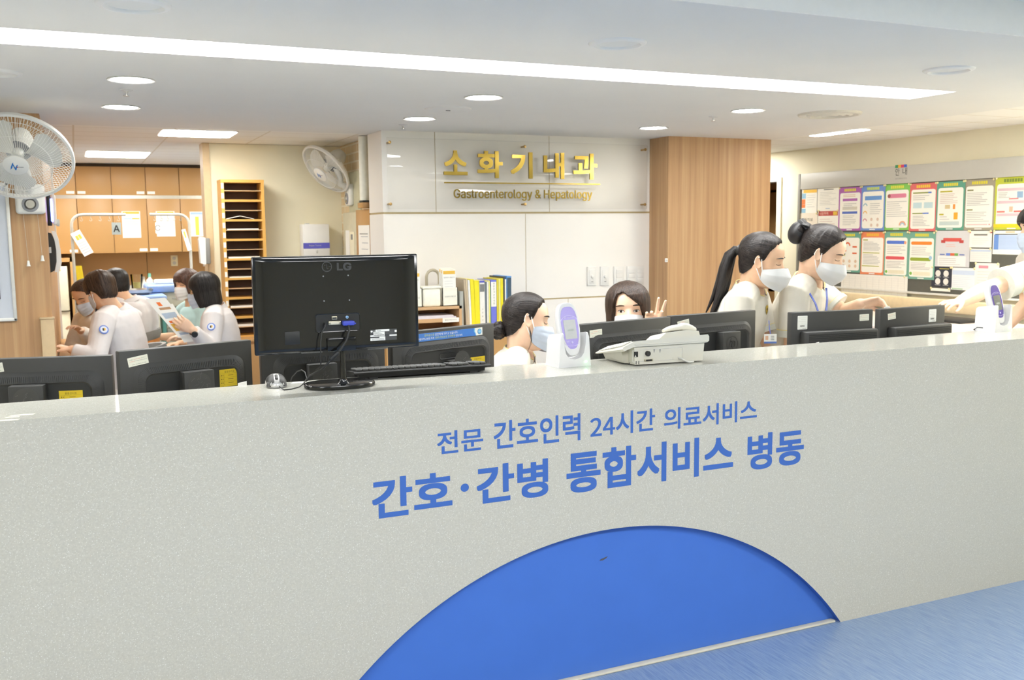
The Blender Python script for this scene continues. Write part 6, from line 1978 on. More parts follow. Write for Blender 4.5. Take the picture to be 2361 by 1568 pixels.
def head_r(a, z, face=True):
    xf, xb, w = (np.interp(z, _zz, p) for p in _pf)
    ca, sa = np.cos(a), np.sin(a)
    x = np.where(ca > 0, xf, xb)
    n = 2.25
    r = ((np.abs(ca) / np.maximum(x, 1e-4)) ** n + (np.abs(sa) / np.maximum(w, 1e-4)) ** n) ** (-1 / n)
    if face:
        aa = np.abs(a)
        ramp = np.clip((.012 - z) / .046, 0, 1) * np.clip((z + .050) / .010, 0, 1)
        r = r + .021 * ramp * np.exp(-(a / .15) ** 2) + .005 * np.clip((.02 - z) / .05, 0, 1) * np.clip((z + .055) / .02, 0, 1) * np.exp(-(a / .3) ** 2)
        r = r - .0065 * np.exp(-((aa - .42) / .20) ** 2 - ((z - .002) / .013) ** 2)
        r = r + .0035 * np.exp(-((aa - .40) / .3) ** 2 - ((z - .026) / .010) ** 2)
        r = r + .004 * np.exp(-(a / .22) ** 2 - ((z + .072) / .010) ** 2)
        r = r + .003 * np.exp(-((aa - .62) / .25) ** 2 - ((z + .030) / .02) ** 2)
    return r


def head_S(a, e, face=True):
    """distance from the head centre to the surface along azimuth a, elevation e"""
    lo = np.full(np.broadcast(a, e).shape, .01); hi = np.full(lo.shape, .17)
    for _ in range(26):
        m = (lo + hi) / 2
        z = m * np.sin(e)
        inside = (z < .113) & (z > -.122) & (m * np.cos(e) < head_r(a, np.clip(z, -.122, .113), face))
        lo = np.where(inside, m, lo); hi = np.where(inside, hi, m)
    return lo


def head_grid(nu=96, nv=72):
    a = np.linspace(-np.pi, np.pi, nu, endpoint=False); e = np.linspace(-np.pi / 2 + .02, np.pi / 2 - .02, nv)
    A, E_ = np.meshgrid(a, e); S = head_S(A, E_)
    P = np.stack([S * np.cos(E_) * np.cos(A), S * np.cos(E_) * np.sin(A), S * np.sin(E_)], -1)
    return [[Vector(P[j, i]) for i in range(nu)] for j in range(nv)]


_HG = head_grid()


def hpos(a, z, off=0.0, face=True):
    r = float(head_r(np.array(a), np.array(z), face)) + off
    return Vector((r * math.cos(a), r * math.sin(a), z))


def fuse(mb, voxel, it=3, fac=.5):
    """weld overlapping closed shapes into one continuous skin"""
    me = bpy.data.meshes.new('weld'); me.from_pydata([tuple(v) for v in mb.v], [], mb.f); me.update()
    o = bpy.data.objects.new('weld', me); COL.objects.link(o)
    r = o.modifiers.new('r', 'REMESH'); r.mode = 'VOXEL'; r.voxel_size = voxel
    s = o.modifiers.new('s', 'SMOOTH'); s.iterations = it; s.factor = fac
    bpy.context.view_layer.update()
    m2 = bpy.data.meshes.new_from_object(o.evaluated_get(bpy.context.evaluated_depsgraph_get()))
    vs = [v.co.copy() for v in m2.vertices]; fs = [tuple(p.vertices) for p in m2.polygons]; ns = [v.normal.copy() for v in m2.vertices]
    bpy.data.objects.remove(o); bpy.data.meshes.remove(me); bpy.data.meshes.remove(m2)
    return vs, fs, ns


def folds(vs, ns, amp, sc, seed):
    off = Vector((seed * 3.1, seed * 1.7, seed * .9))
    out = []
    for v, n in zip(vs, ns):
        q = v * sc + off
        k = noise.noise(Vector((q.x, q.y, q.z * .55))) + .5 * noise.noise(q * 2.3)
        out.append(v + n * (amp * k))
    return out


def ring(c, right, fwd, rw, rd, n=22):
    return [c + right * (rw * math.cos(2 * math.pi * i / n)) + fwd * (rd * math.sin(2 * math.pi * i / n)) for i in range(n)]


def torso(b, path, left, m):
    """path: (centre, half width, half depth)"""
    rings = []
    for i, (c, rw, rd) in enumerate(path):
        t = (path[min(i + 1, len(path) - 1)][0] - path[max(0, i - 1)][0]).normalized()
        l_ = (left - t * left.dot(t)).normalized()
        f_ = l_.cross(t)
        rings.append(ring(c, l_, f_, rw, rd))
    b.loft(rings, m)


def limb(b, pts, rad, m, n=16):
    b.tube(pts, rad, m, n, ends=True)


def hand(b, wrist, d, pn, m, left=True, curl=(25, 30, 35, 40), straight=(), spread=9, thumb=40, s=1.0):
    """wrist point, direction of the palm, palm normal (the side fingers curl to)"""
    d = Vector(d).normalized(); pn = Vector(pn); pn = (pn - d * pn.dot(d)).normalized()
    sd = d.cross(pn) * (1 if left else -1)       # towards the thumb
    rings = []
    for t_, rw, rt in ((0, .024, .017), (.018, .029, .016), (.045, .038, .0145), (.075, .041, .0125), (.088, .038, .010)):
        rings.append(ring(Vector(wrist) + d * (t_ * s), sd, pn, rw * s, rt * s, 14))
    b.loft(rings, m)
    for k, (off, L, r) in enumerate(((.030, .072, .0085), (.0105, .080, .0088), (-.0095, .075, .0084), (-.028, .060, .0074))):
        base = Vector(wrist) + d * (.080 * s) + sd * (off * s)
        ang = math.radians(spread * (1.5 - k) / 1.5)
        fd = (d * math.cos(ang) + sd * math.sin(ang)).normalized()
        c = curl[k]; pts = [base - fd * .012 * s, base]
        for q, fr in enumerate((.44, .31, .25)):
            a_ = math.radians(c * (.7 if q == 0 else 1.0))
            ax = fd.cross(pn)
            fd = (fd * math.cos(a_) + pn * math.sin(a_)).normalized(); pn_ = pn
            pn = (pn - fd * pn.dot(fd)).normalized() if False else pn
            pts.append(pts[-1] + fd * (L * fr * s))
        b.tube(pts, [r * s, r * s, r * .96 * s, r * .88 * s, r * .76 * s], m, 10, ends=True)
    tb = Vector(wrist) + d * (.022 * s) + sd * (.024 * s)
    ta = math.radians(thumb)
    td = (d * math.cos(ta) + sd * math.sin(ta) + pn * .35).normalized()
    td2 = (d * math.cos(ta * .5) + sd * math.sin(ta * .5) + pn * .45).normalized()
    b.tube([tb - td * .012 * s, tb + td * .034 * s, tb + td * .034 * s + td2 * .030 * s, tb + td * .034 * s + td2 * .054 * s], [.0125 * s, .0115 * s, .0098 * s, .0078 * s], m, 10, ends=True)


def hair_cap(hem, thick, m, hang_z=-.012, flare=.06, curl=.10, na=132, nt=40, lump=.0006, seed=1.0, taper=(.93, .5)):
    """shell of hair over the skull; hem(a) is the height where it ends at azimuth a"""
    e = np.linspace(np.pi / 2 - .012, -1.25, 150)
    outer, inner = [], []
    for i in range(na):
        a = -math.pi + 2 * math.pi * i / na
        S = head_S(np.full(e.shape, a), e, False)
        zh = hem(a) + .0035 * noise.noise(Vector((7 * math.cos(a), 7 * math.sin(a), seed))) + .0020 * noise.noise(Vector((18 * math.cos(a), 18 * math.sin(a), seed + 3)))
        th0 = np.mean([thick(-math.pi + q * .5236, 1.5) for q in range(12)])
        th = np.array([thick(a, q) for q in e]); th = th0 + (th - th0) * np.clip((1.5 - e) / .7, 0, 1)
        strand = lump * 2.2 * (noise.noise(Vector((4.5 * math.cos(a), 4.5 * math.sin(a), seed + 1))) + .8 * noise.noise(Vector((11.5 * math.cos(a), 11.5 * math.sin(a), seed + 2))) + .5 * noise.noise(Vector((25 * math.cos(a), 25 * math.sin(a), seed + 5))))
        so = S + th + strand * np.clip((1.45 - e) / .5, 0, 1)
        def meridian(rad, shrink):
            r_, z_ = rad * np.cos(e), rad * np.sin(e)
            stop = max(zh, hang_z)
            k = int(np.argmax(z_ < stop)) if (z_ < stop).any() else len(e) - 1
            pts = list(zip(r_[:k + 1], z_[:k + 1]))
            if zh < hang_z:
                r0, z0 = pts[-1]
                for q in range(1, 15):
                    s_ = q / 14
                    pts.append((r0 * (1 + flare * s_ - curl * s_ * s_) - shrink * s_, z0 + (zh - z0) * s_))
            d = [0.0]
            for p, q in zip(pts, pts[1:]):
                d.append(d[-1] + math.hypot(q[0] - p[0], q[1] - p[1]))
            t = np.linspace(0, d[-1], nt)
            return np.interp(t, d, [p[0] for p in pts]), np.interp(t, d, [p[1] for p in pts])
        ro, zo = meridian(so, 0); ri, zi = meridian(S - .004, .0)
        if zh < hang_z:
            ri = np.maximum(ri, ro - .022)
        tail = np.clip((np.linspace(0, 1, nt) - taper[0]) / (1 - taper[0]), 0, 1) ** 1.5 * taper[1]
        ro = ro * (1 - tail) + ri * tail
        outer.append([Vector((r * math.cos(a), r * math.sin(a), z)) for r, z in zip(ro, zo)])
        inner.append([Vector((r * math.cos(a), r * math.sin(a), z)) for r, z in zip(ri, zi)])
    b = MB()
    vs = []; fs = []
    for col in outer:
        vs += col
    for col in inner:
        vs += col
    N = na * nt
    for i in range(na):
        j = (i + 1) % na
        for k in range(nt - 1):
            fs.append((i * nt + k, i * nt + k + 1, j * nt + k + 1, j * nt + k))
            fs.append((N + i * nt + k, N + j * nt + k, N + j * nt + k + 1, N + i * nt + k + 1))
        fs.append((i * nt + nt - 1, N + i * nt + nt - 1, N + j * nt + nt - 1, j * nt + nt - 1))
    fs.append([i * nt for i in range(na)]); fs.append([N + i * nt for i in range(na)][::-1])
    b.add(vs, fs, m, True)
    return b


def table_fn(pts):
    xs = [math.radians(p[0]) for p in pts]; ys = [p[1] for p in pts]
    return lambda a: float(np.interp(a, xs, ys))


SWEPT = table_fn([(-180, -.076), (-140, -.070), (-112, -.034), (-96, .004), (-84, -.016), (-74, .006), (-62, .050), (-40, .078), (0, .088), (40, .078), (62, .050), (74, .006), (84, -.016), (96, .004), (112, -.034), (140, -.070), (180, -.076)])


def bob(front, open0, open1, length, back=None):
    """bob cut: face open between azimuths open0 and open1 (degrees), front = list of hem heights across it"""
    n = len(front)
    pts = [(-180, back or length), (open0 - 14, length), (open0 - 4, length * .55)]
    for i, h in enumerate(front):
        pts.append((open0 + (open1 - open0) * i / (n - 1), h))
    pts += [(open1 + 4, length * .55), (open1 + 14, length), (180, back or length)]
    return table_fn(pts)


def mask(style, m):
    """face mask over nose, mouth and chin, with ear loops"""
    b = MB()
    na, nz = 37, 22
    W = 1.30 if style != 'flat' else 1.22
    def surf(u, v, off):
        a = u * W
        q = abs(u)
        ztop = -.014 - .020 * q ** 1.4 if style != 'flat' else -.012 - .016 * q ** 1.5
        zbot = -.122 + .044 * q ** 1.6 if style != 'flat' else -.120 + .036 * q ** 1.8
        z = ztop + (zbot - ztop) * v
        base = float(head_r(np.array(a), np.array(max(z, -.098)), False))
        nose = .019 * math.exp(-(a / .22) ** 2) * max(0, min(1, 1.2 - v * .9))
        tent = ((.030 * (min(1, .25 + v / .34 * .75) if v < .34 else 1 - .12 * (v - .34) / .34 if v < .68 else .88 - .60 * (v - .68) / .32)) if style != 'flat' else .014 * math.sin(math.pi * min(1, .12 + .80 * v))) * max(0, 1 - q ** 1.7) * (.75 + .25 * math.exp(-(a / .35) ** 2))
        ple = 0 if style != 'flat' else .0010 * (1 if int(v * 7.999) % 2 else -1) * (1 - q)
        r = base + off + nose + tent + ple
        return Vector((r * math.cos(a), r * math.sin(a), z))
    go = [[surf(-1 + 2 * i / (na - 1), j / (nz - 1), .0045) for i in range(na)] for j in range(nz)]
    gi = [[surf(-1 + 2 * i / (na - 1), j / (nz - 1), .0020) for i in range(na)] for j in range(nz)]
    b.loft(go, m, cap=False, closed=False); b.loft([r[::-1] for r in gi], m, cap=False, closed=False)
    b.loft([go[0], gi[0]], m, cap=False, closed=False); b.loft([go[-1], gi[-1]], m, cap=False, closed=False)
    b.loft([[r[0] for r in go], [r[0] for r in gi]], m, cap=False, closed=False); b.loft([[r[-1] for r in go], [r[-1] for r in gi]], m, cap=False, closed=False)
    loops = MB()
    for s_ in (-1, 1):
        t0, t1 = surf(s_ * .99, .10, .005), surf(s_ * .99, .90, .005)
        e0 = Vector((.006, s_ * .079, .022)); e1 = Vector((-.010, s_ * .080, -.022))
        loops.tube([t0, t0.lerp(e0, .5) + Vector((0, s_ * .004, 0)), e0, Vector((-.016, s_ * .083, .010)), Vector((-.018, s_ * .082, -.008)), e1, t1.lerp(e1, .5) + Vector((0, s_ * .003, 0)), t1], .0021, M_LOOP, 6)
    return b, loops


def eyes(gaze, hairm):
    out = []
    for s_ in (1, -1):
        b = MB(); a0 = s_ * .405
        if gaze == 'open':
            g_ = []
            for j in range(7):
                v = -1 + 2 * j / 6; row = []
                for i in range(13):
                    u = -1 + 2 * i / 12
                    hgt = .0058 * (1 - u * u) ** .7
                    row.append(hpos(a0 + u * .0150 / .086, .001 + v * hgt + .0012 * u * s_, .0022 + .0020 * (1 - u * u) * (1 - v * v)))
                g_.append(row)
            b.loft(g_, M_EYEW, cap=False, closed=False)
            c = hpos(a0 + .004, .001, .0052); n_ = Vector((math.cos(a0), math.sin(a0), 0)); t_ = Vector((-math.sin(a0), math.cos(a0), 0))
            b.add([c + n_ * .0006] + [c + (t_ * math.cos(x) * .0062 + Vector((0, 0, .0052 * math.sin(x)))) - n_ * .0002 for x in [2 * math.pi * q / 16 for q in range(16)]], [(0, 1 + q, 1 + (q + 1) % 16) for q in range(16)], M_IRIS, True)
            b.tube([hpos(a0 + u * .0160 / .086, .0012 + .0062 * (1 - u * u) ** .7 + .0012 * u * s_, .0035) for u in [-1 + .2 * q for q in range(11)]], .0011, M_LASH, 6)
        else:
            b.tube([hpos(a0 + u * .0155 / .086, -.002 - .0030 * (1 - u * u), .0028) for u in [-1 + .2 * q for q in range(11)]], .0012, M_LASH, 6)
        out.append(('eye', b))
        b = MB()
        b.tube([hpos(s_ * (.20 + .52 * q / 8), .0215 + .006 * math.sin(math.pi * min(1, .25 + q / 8 * .7)), .0020) for q in range(9)], [.0014, .0023, .0028, .0029, .0028, .0025, .0021, .0015, .0008], hairm, 6)
        out.append(('eyebrow', b))
    return out


def person(label, head, nb, pel, f, arms, hair, mask_spec=None, skin=None, cloth=M_TUNIC, sleeve='short', seated=False, hs=1.0, gaze='down', voxel=.0042, group=None, extras=None, bulk=1.0, hem=-.16, collar='stand', seed=1, legs=True, cuff=True, sq=None):
    """head = (centre, yaw, pitch down, roll in degrees); nb neck base; pel pelvis; f facing of the chest;
    arms = {'l': (elbow, wrist, hand kwargs), 'r': ...}"""
    skin = skin or M_SKIN
    hc_, yaw, pit, rol = head
    t = thing('person', label, 'person', (pel.x, pel.y, 0), group=group)
    inv = Matrix.Translation((-pel.x, -pel.y, 0))
    HM = Matrix.Translation(hc_) @ Matrix.Rotation(math.radians(yaw), 4, 'Z') @ Matrix.Rotation(math.radians(pit), 4, 'Y') @ Matrix.Rotation(math.radians(rol), 4, 'X') @ Matrix.Scale(hs, 4)
    f = Vector((f[0], f[1], 0)).normalized(); left = Vector((-f.y, f.x, 0))
    up = (nb - pel).normalized()
    k = hs * bulk
    sh = {'l': nb + left * .158 * k - up * .052, 'r': nb - left * .158 * k - up * .052}
    b = MB()
    b.loft([[HM @ p for p in r] for r in _HG], skin)
    for s_ in (1, -1):
        Me = HM @ Matrix.Translation((-.004, s_ * .0735, -.004)) @ Matrix.Rotation(s_ * math.radians(-22), 4, 'Z') @ Matrix.Rotation(math.radians(-8), 4, 'Y')
        b.ball((0, 0, 0), (.0175, .0065, .030), skin, 14, 10, None) if False else b.loft([[Me @ Vector((.0175 * math.cos(x) * kk, s_ * yy, .031 * math.sin(x) * kk)) for x in [2 * math.pi * q / 18 for q in range(18)]] for yy, kk in ((-.004, .45), (-.001, .85), (.004, 1.0), (.0085, .98), (.0095, .84), (.006, .62), (.0055, .2))], skin)
    nk0 = HM @ Vector((-.022, 0, -.055)); nk1 = nb + (nk0 - nb) * .0 - up * .02
    b.tube([nk0, nk0.lerp(nk1, .5), nk1], [.056 * hs, .053 * hs, .068 * hs], skin, 20, ends=True)
    d_ = nb - pel
    P = lambda s_: pel + d_ * s_
    tor = [(P(-.12), .125, .085), (P(0), .150, .105), (P(.22), .128, .092), (P(.40), .110, .080), (P(.62), .128, .092), (P(.82), .140, .085), (P(.93), .125, .070), (P(1.0), .060, .055)]
    torso(b, [(c, w * k, dd * k) for c, w, dd in tor], left, skin)
    for sd in 'lr':
        el, wr, hk = arms[sd]
        fore = (wr - el).normalized()
        limb(b, [sh[sd], sh[sd].lerp(el, .5), el], [.047 * k, .042 * k, .037 * k], skin)
        limb(b, [el, el.lerp(wr, .35), wr], [.037 * k, .036 * k, .0245 * k], skin)
        if hk is not None:
            hk = dict(hk); hd = hk.pop('d', fore); pn = hk.pop('pn', Vector((0, 0, -1)))
            hand(b, wr - Vector(hd).normalized() * .006, hd, pn, skin, left=(sd == 'l'), s=hs * .98, **hk)
    knee = {}
    for sd, s_ in (('l', 1), ('r', -1)):
        hip = pel + left * .085 * s_ * k + Vector((0, 0, -.02))
        if seated:
            kn = hip + f * .30 + left * .02 * s_; an = Vector((kn.x, kn.y, .09)) - f * .16
            kn.z = max(.46, hip.z - .03)
        elif sq:
            kn = hip + f * .26 + left * .05 * s_; kn.z = hip.z * .62; an = Vector((hip.x, hip.y, .09)) + f * .02
        else:
            kn = Vector((hip.x, hip.y, .50)) + f * .03; an = Vector((hip.x, hip.y, .09))
        knee[sd] = (hip, kn, an)
        limb(b, [hip, hip.lerp(kn, .5), kn], [.080 * k, .070 * k, .052 * k], skin)
        limb(b, [kn, kn.lerp(an, .35), an], [.052 * k, .050 * k, .034 * k], skin)
        limb(b, [an + Vector((0, 0, -.045)) - f * .03, an + Vector((0, 0, -.050)) + f * .13], [.036, .030], skin)
    vs, fs, ns = fuse(b, voxel, 2, .5)
    MB().add([inv @ v for v in vs], fs, skin, True).build('body', t)
    # clothing
    c = MB()
    g = .017
    low = P(-.12) if not seated else P(-.10)
    tor = [(P(-.30) if not seated else P(-.16), .178, .128), (P(-.05), .172, .126), (P(.22), .150, .114), (P(.42), .142, .108), (P(.64), .152, .116), (P(.82), .160, .106), (P(.93), .140, .090), (P(.99), .082, .072)]
    if sleeve == 'long':
        tor = [(cc, w + .012, dd + .012) for cc, w, dd in tor]
    torso(c, [(cc, w * k, dd * k) for cc, w, dd in tor], left, cloth)
    for sd in 'lr':
        el, wr, hk = arms[sd]
        root = nb + (sh[sd] - nb) * .45 + up * .004
        if sleeve == 'short':
            end = sh[sd].lerp(el, .74)
            limb(c, [root, sh[sd], sh[sd].lerp(el, .4)], [.062 * k, .068 * k, .066 * k], cloth)
            c.tube([sh[sd].lerp(el, .3), end], [.066 * k, .068 * k], cloth, 20)
        else:
            limb(c, [root, sh[sd], sh[sd].lerp(el, .5), el], [.062 * k, .070 * k, .064 * k, .058 * k], cloth)
            fore = (wr - el)
            limb(c, [el, el.lerp(wr, .5)], [.058 * k, .050 * k], cloth)
            c.tube([el.lerp(wr, .4), el.lerp(wr, .93)], [.051 * k, .040 * k], cloth, 18)
    vs, fs, ns = fuse(c, .0065 if voxel < .006 else .009, 4, .5)
    vs = folds(vs, ns, .0045, 9.0, seed)
    c = MB().add([inv @ v for v in vs], fs, cloth, True)
    cl = c.build('tunic' if sleeve == 'short' else 'coat', t)
    if sleeve == 'short' and cuff:
        for sd in 'lr':
            el = arms[sd][0]
            q0, q1, q2 = (inv @ sh[sd].lerp(el, z_) for z_ in (.63, .755, .64))
            cb = MB(); cb.tube([q0, q1], [.0705 * k, .0725 * k], M_CUFF, 24); cb.tube([q0 + (q0 - q1) * .05, q0 + (q1 - q0) * .04], [.0708 * k, .0712 * k], M_PIPE, 24)
            cb.build('sleeve_cuff', cl)
    if collar:
        cb = MB()
        ax = (nk0 - nb).normalized() * .6 + up * .6; ax = ax.normalized()
        l_ = (left - ax * left.dot(ax)).normalized(); ff = l_.cross(ax)
        cc = nb - up * .012
        n_ = 28; gap = .42 if collar == 'stand' else .95
        rows = []
        for z_, rr in ((0, .086), (.018, .080), (.036, .075), (.037, .071), (.018, .074), (0, .078)):
            row = []
            for q in range(n_ + 1):
                x = math.pi / 2 + gap * .5 + (2 * math.pi - gap) * q / n_
                dip = .030 * max(0, math.sin(x)) ** 2
                row.append(inv @ (cc + ax * (z_ - dip) + l_ * (rr * hs * math.cos(x)) + ff * (rr * hs * math.sin(x) * .96)))
            rows.append(row)
        cb.loft(rows, cloth, cap=False, closed=False)
        cb.tube(rows[2], .0022, M_PIPE if cuff and sleeve == 'short' else cloth, 6)
        cb.build('collar', cl)
    tr = MB()
    for sd in 'lr':
        hip, kn, an = knee[sd]
        limb(tr, [hip + Vector((0, 0, .02)), hip.lerp(kn, .5), kn], [.100 * k, .088 * k, .070 * k], M_TROUS)
        limb(tr, [kn, kn.lerp(an, .9)], [.070 * k, .055 * k], M_TROUS)
    vs, fs, ns = fuse(tr, .014, 3, .5)
    MB().add([inv @ v for v in vs], fs, M_TROUS, True).build('trousers', t)
    for sd in 'lr':
        an = knee[sd][2]
        s_ = MB()
        s_.loft([[inv @ (an + f * (q * .30 - .08) + left * (w * math.cos(x)) + Vector((0, 0, max(-.088, h * math.sin(x)) - .0)) + Vector((0, 0, -.088 if math.sin(x) < 0 else -.088))) for x in [2 * math.pi * i / 16 for i in range(16)]] for q, w, h in ((0, .02, .03), (.05, .040, .075), (.35, .042, .085), (.7, .050, .055), (.95, .040, .038), (1.0, .018, .022))], M_SHOE)
        s_.build('shoe', t)
    # hair, mask, eyes live in head space
    HL = inv @ HM
    def hp(mb, nm):
        o = mb.build(nm, t); o.matrix_local = HL; return o
    hr = hp(hair[0], 'hair')
    for nm, mb in hair[1:]:
        o = mb.build(nm, t); o.matrix_local = HL
    if mask_spec:
        mb, lp = mask(*mask_spec)
        mk = hp(mb, 'face_mask')
        o = lp.build('ear_loop', mk)
    for nm, mb in eyes(gaze, hair[0].m[0]):
        hp(mb, nm)
    return t, inv, HM


def Pt(px, py, yy):
    return onY(px, py, yy)


def thk(v, front=None):
    return lambda a, e: v * (1 - .35 * math.exp(-(a / .9) ** 2)) if front is None else v + front(a, e)


down = Vector((0, 0, -1))
# ---- nurse with the long ponytail
f_ = (math.cos(math.radians(-50)), math.sin(math.radians(-50)))
F3 = Vector((f_[0], f_[1], 0)); L3 = Vector((-f_[1], f_[0], 0))
nb = Pt(1731, 668, 3.83); pel = nb - F3 * .16 + Vector((0, 0, -.50))
hcap = hair_cap(SWEPT, thk(.013), H_BLACKX, taper=(.70, .86))
pt = MB()
pp = [Vector((-.098, 0, .020)), Vector((-.122, 0, .018)), Vector((-.142, .0, -.014)), Vector((-.146, -.004, -.075)), Vector((-.146, -.010, -.145)), Vector((-.150, -.018, -.220)), Vector((-.160, -.030, -.295))]
pt.tube(pp, [.019, .021, .026, .027, .024, .016, .004], H_BLACKZ, 18)
for q in range(5):
    o_ = Vector((.004 * (q - 2), .012 * math.sin(q * 2.1), .004 * math.cos(q * 1.7)))
    pt.tube([p + o_ * (i * .55) for i, p in enumerate(pp)], [.013, .015, .018, .018, .015, .010, .003], H_BLACKZ, 10)
tie = MB(); tie.tube([Vector((-.103, 0, .020)), Vector((-.118, 0, .022))], [.0225, .0225], M_BLACK, 18)
shr_, shl_ = nb - L3 * .17, nb + L3 * .17
el_r = shr_ + Vector((0, 0, -.30)) - F3 * .02; el_l = shl_ + Vector((0, 0, -.28)) + F3 * .06
pony, pinv, pHM = person('person with long black ponytail, ivory tunic and white mask, looking down', (Pt(1757, 599, 3.76), -47, 12, 3), nb, pel, f_,
    {'r': (el_r, el_r + F3 * .18 + Vector((0, 0, -.14)), {}), 'l': (el_l, el_l + F3 * .16 + Vector((.04, 0, -.14)), {})},
    [hcap, ('ponytail', pt), ('hair_tie', tie)], ('boat', M_MASKW), hs=1.10, seed=2)
# badge and emblem on her chest
def emblem(t, inv, px, py, cloth_name):
    d = ray(px, py).normalized(); fw = inv.inverted(); best = None
    c_ = [c for c in t.children if c.name.startswith(cloth_name)][0]
    for v in c_.data.vertices:
        w_ = fw @ v.co - CAM; s_ = w_.dot(d)
        if (w_ - d * s_).length < .010 and (best is None or s_ < best[0]):
            best = (s_, fw @ v.co, v.normal.copy())
    if best is None:
        return
    n = best[2].normalized(); ex = Vector((-n.y, n.x, 0)).normalized(); ey = n.cross(ex)
    b = MB(); O = inv @ (best[1] + n * .003)
    b.prism([(-.014, .012), (-.011, -.012), (0, -.026), (.011, -.012), (.014, .012), (.009, .020), (.004, .015), (0, .024), (-.004, .015), (-.009, .020)][::1], O, ex, ey, .0012, mat('gold_thread', (196, 164, 60), .6))
    b.prism(circle(0, 0, .0065, 14), O + n * .0014, ex, ey, .0003, mat('brown_thread', (96, 74, 40), .7))
    b.prism([(-.010, -.011), (0, -.022), (.010, -.011), (.010, -.008), (0, -.018), (-.010, -.008)], O + n * .0014, ex, ey, .0003, mat('brown_thread', (96, 74, 40), .7))
    b.build('embroidered_emblem', c_)
emblem(pony, pinv, 1771, 714, 'tunic')
b = MB(); a = Pt(1760, 768, 3.60); c_ = Pt(1792, 794, 3.60)
bw, bh = .060, .045
M_CARDB = mat('badge_blue', (96, 124, 190), .5)
O = pinv @ Pt(1776, 781, 3.615)
ex = Vector((math.cos(-.4), math.sin(-.4), 0))
b.prism([(-bw / 2, -bh / 2), (bw / 2, -bh / 2), (bw / 2, bh / 2), (-bw / 2, bh / 2)], O, ex, Z, .001, M_PAPER)
b.prism([(-bw / 2, -bh / 2), (bw / 2, -bh / 2), (bw / 2, -bh / 2 + .009), (-bw / 2, -bh / 2 + .009)], O + Vector((0, 0, 0)) - ex.cross(Z) * -.0012, ex, Z, .0003, M_CARDB)
b.prism([(-bw / 2 + .006, -.006), (-bw / 2 + .020, -.006), (-bw / 2 + .020, .014), (-bw / 2 + .006, .014)], O - ex.cross(Z) * -.0012, ex, Z, .0003, M_SKIN)
for q in range(3):
    b.prism([(.002, .010 - q * .008), (.018, .010 - q * .008), (.018, .013 - q * .008), (.002, .013 - q * .008)], O - ex.cross(Z) * -.0012, ex, Z, .0003, M_GREY)
b.build('name_badge', pony)
b = MB(); b.tube([O + Vector((0, 0, bh / 2)), O + Vector((.002, .01, .05)), O + Vector((.006, .02, .085))], .0018, M_LANY, 6); b.build('badge_reel', pony)

# ---- nurse with the netted bun and blue lanyard
f_ = (math.cos(math.radians(-58)), math.sin(math.radians(-58)))
F3 = Vector((f_[0], f_[1], 0)); L3 = Vector((-f_[1], f_[0], 0))
nb = Pt(1866, 650, 3.82); pel = nb - F3 * .20 + Vector((0, 0, -.50))
hcap = hair_cap(SWEPT, thk(.017), H_BLACKX, seed=3, taper=(.70, .86))
bn = MB()
bc = Vector((-.116, .0, .040))
for q in range(7):
    an_ = 2 * math.pi * q / 7
    bn.ball(bc + Vector((-.012, .024 * math.cos(an_), .026 * math.sin(an_))), (.026, .026, .026), H_BLACKX, 14, 10)
bn.ball(bc + Vector((-.016, 0, 0)), (.036, .040, .044), H_BLACKX, 18, 12)
net = MB()
M_NET = mat('black_ribbon_net', (34, 33, 34), .45)
net.ball(bc + Vector((-.018, 0, -.004)), (.044, .050, .054), M_NET, 20, 14)
for s_ in (1, -1):
    g_ = [[bc + Vector((.012 - .05 * v + .010 * math.sin(3 * u), s_ * (.004 + .045 * u), .030 + .020 * v + .012 * math.sin(math.pi * u) + q * .004)) for v in (0, .5, 1)] for u in (0, .2, .4, .6, .8, 1) for q in (0,)]
    net.loft(g_, M_NET, cap=False, closed=False)
    net.ball(bc + Vector((.000, s_ * .024, .044)), (.022, .026, .008), M_NET, 16, 10)
shr_, shl_ = nb - L3 * .172 - Vector((0, 0, .045)), nb + L3 * .172 - Vector((0, 0, .045))
el_r = shr_ + Vector((-.02, 0, -.29)) - F3 * .01
el_l = Pt(1944, 722, 3.80)
wr_l = Pt(1984, 700, 3.66)
lany, linv, lHM = person('person with black netted bun and blue lanyard, pointing across the desk', (Pt(1896, 581, 3.72), -50, 24, 4), nb, pel, f_,
    {'r': (el_r, el_r + F3 * .12 + Vector((.03, 0, -.19)), {}), 'l': (el_l, wr_l, {'d': Pt(2024, 694, 3.62) - wr_l, 'pn': Vector((-.2, -.5, -.8)), 'curl': (22, 62, 66, 66), 'spread': 4, 'thumb': 22})},
    [hcap, ('hair_bun', bn), ('bun_net', net)], ('boat', M_MASKW), hs=1.10, seed=5, skin=M_SKIN2)
b = MB()
for pts in (((1849, 640, 3.78), (1862, 668, 3.70), (1880, 700, 3.655), (1890, 730, 3.635), (1895, 760, 3.63)), ((1905, 664, 3.70), (1907, 690, 3.665), (1905, 720, 3.64), (1897, 760, 3.63))):
    q = [linv @ Pt(*p) for p in pts]
    b.loft([[p + Vector((-.006, 0, 0)), p + Vector((.006, 0.002, 0)), p + Vector((.006, -.001, 0)), p + Vector((-.006, -.003, 0))] for p in q], M_LANY, smooth=False)
b.build('lanyard', lany)

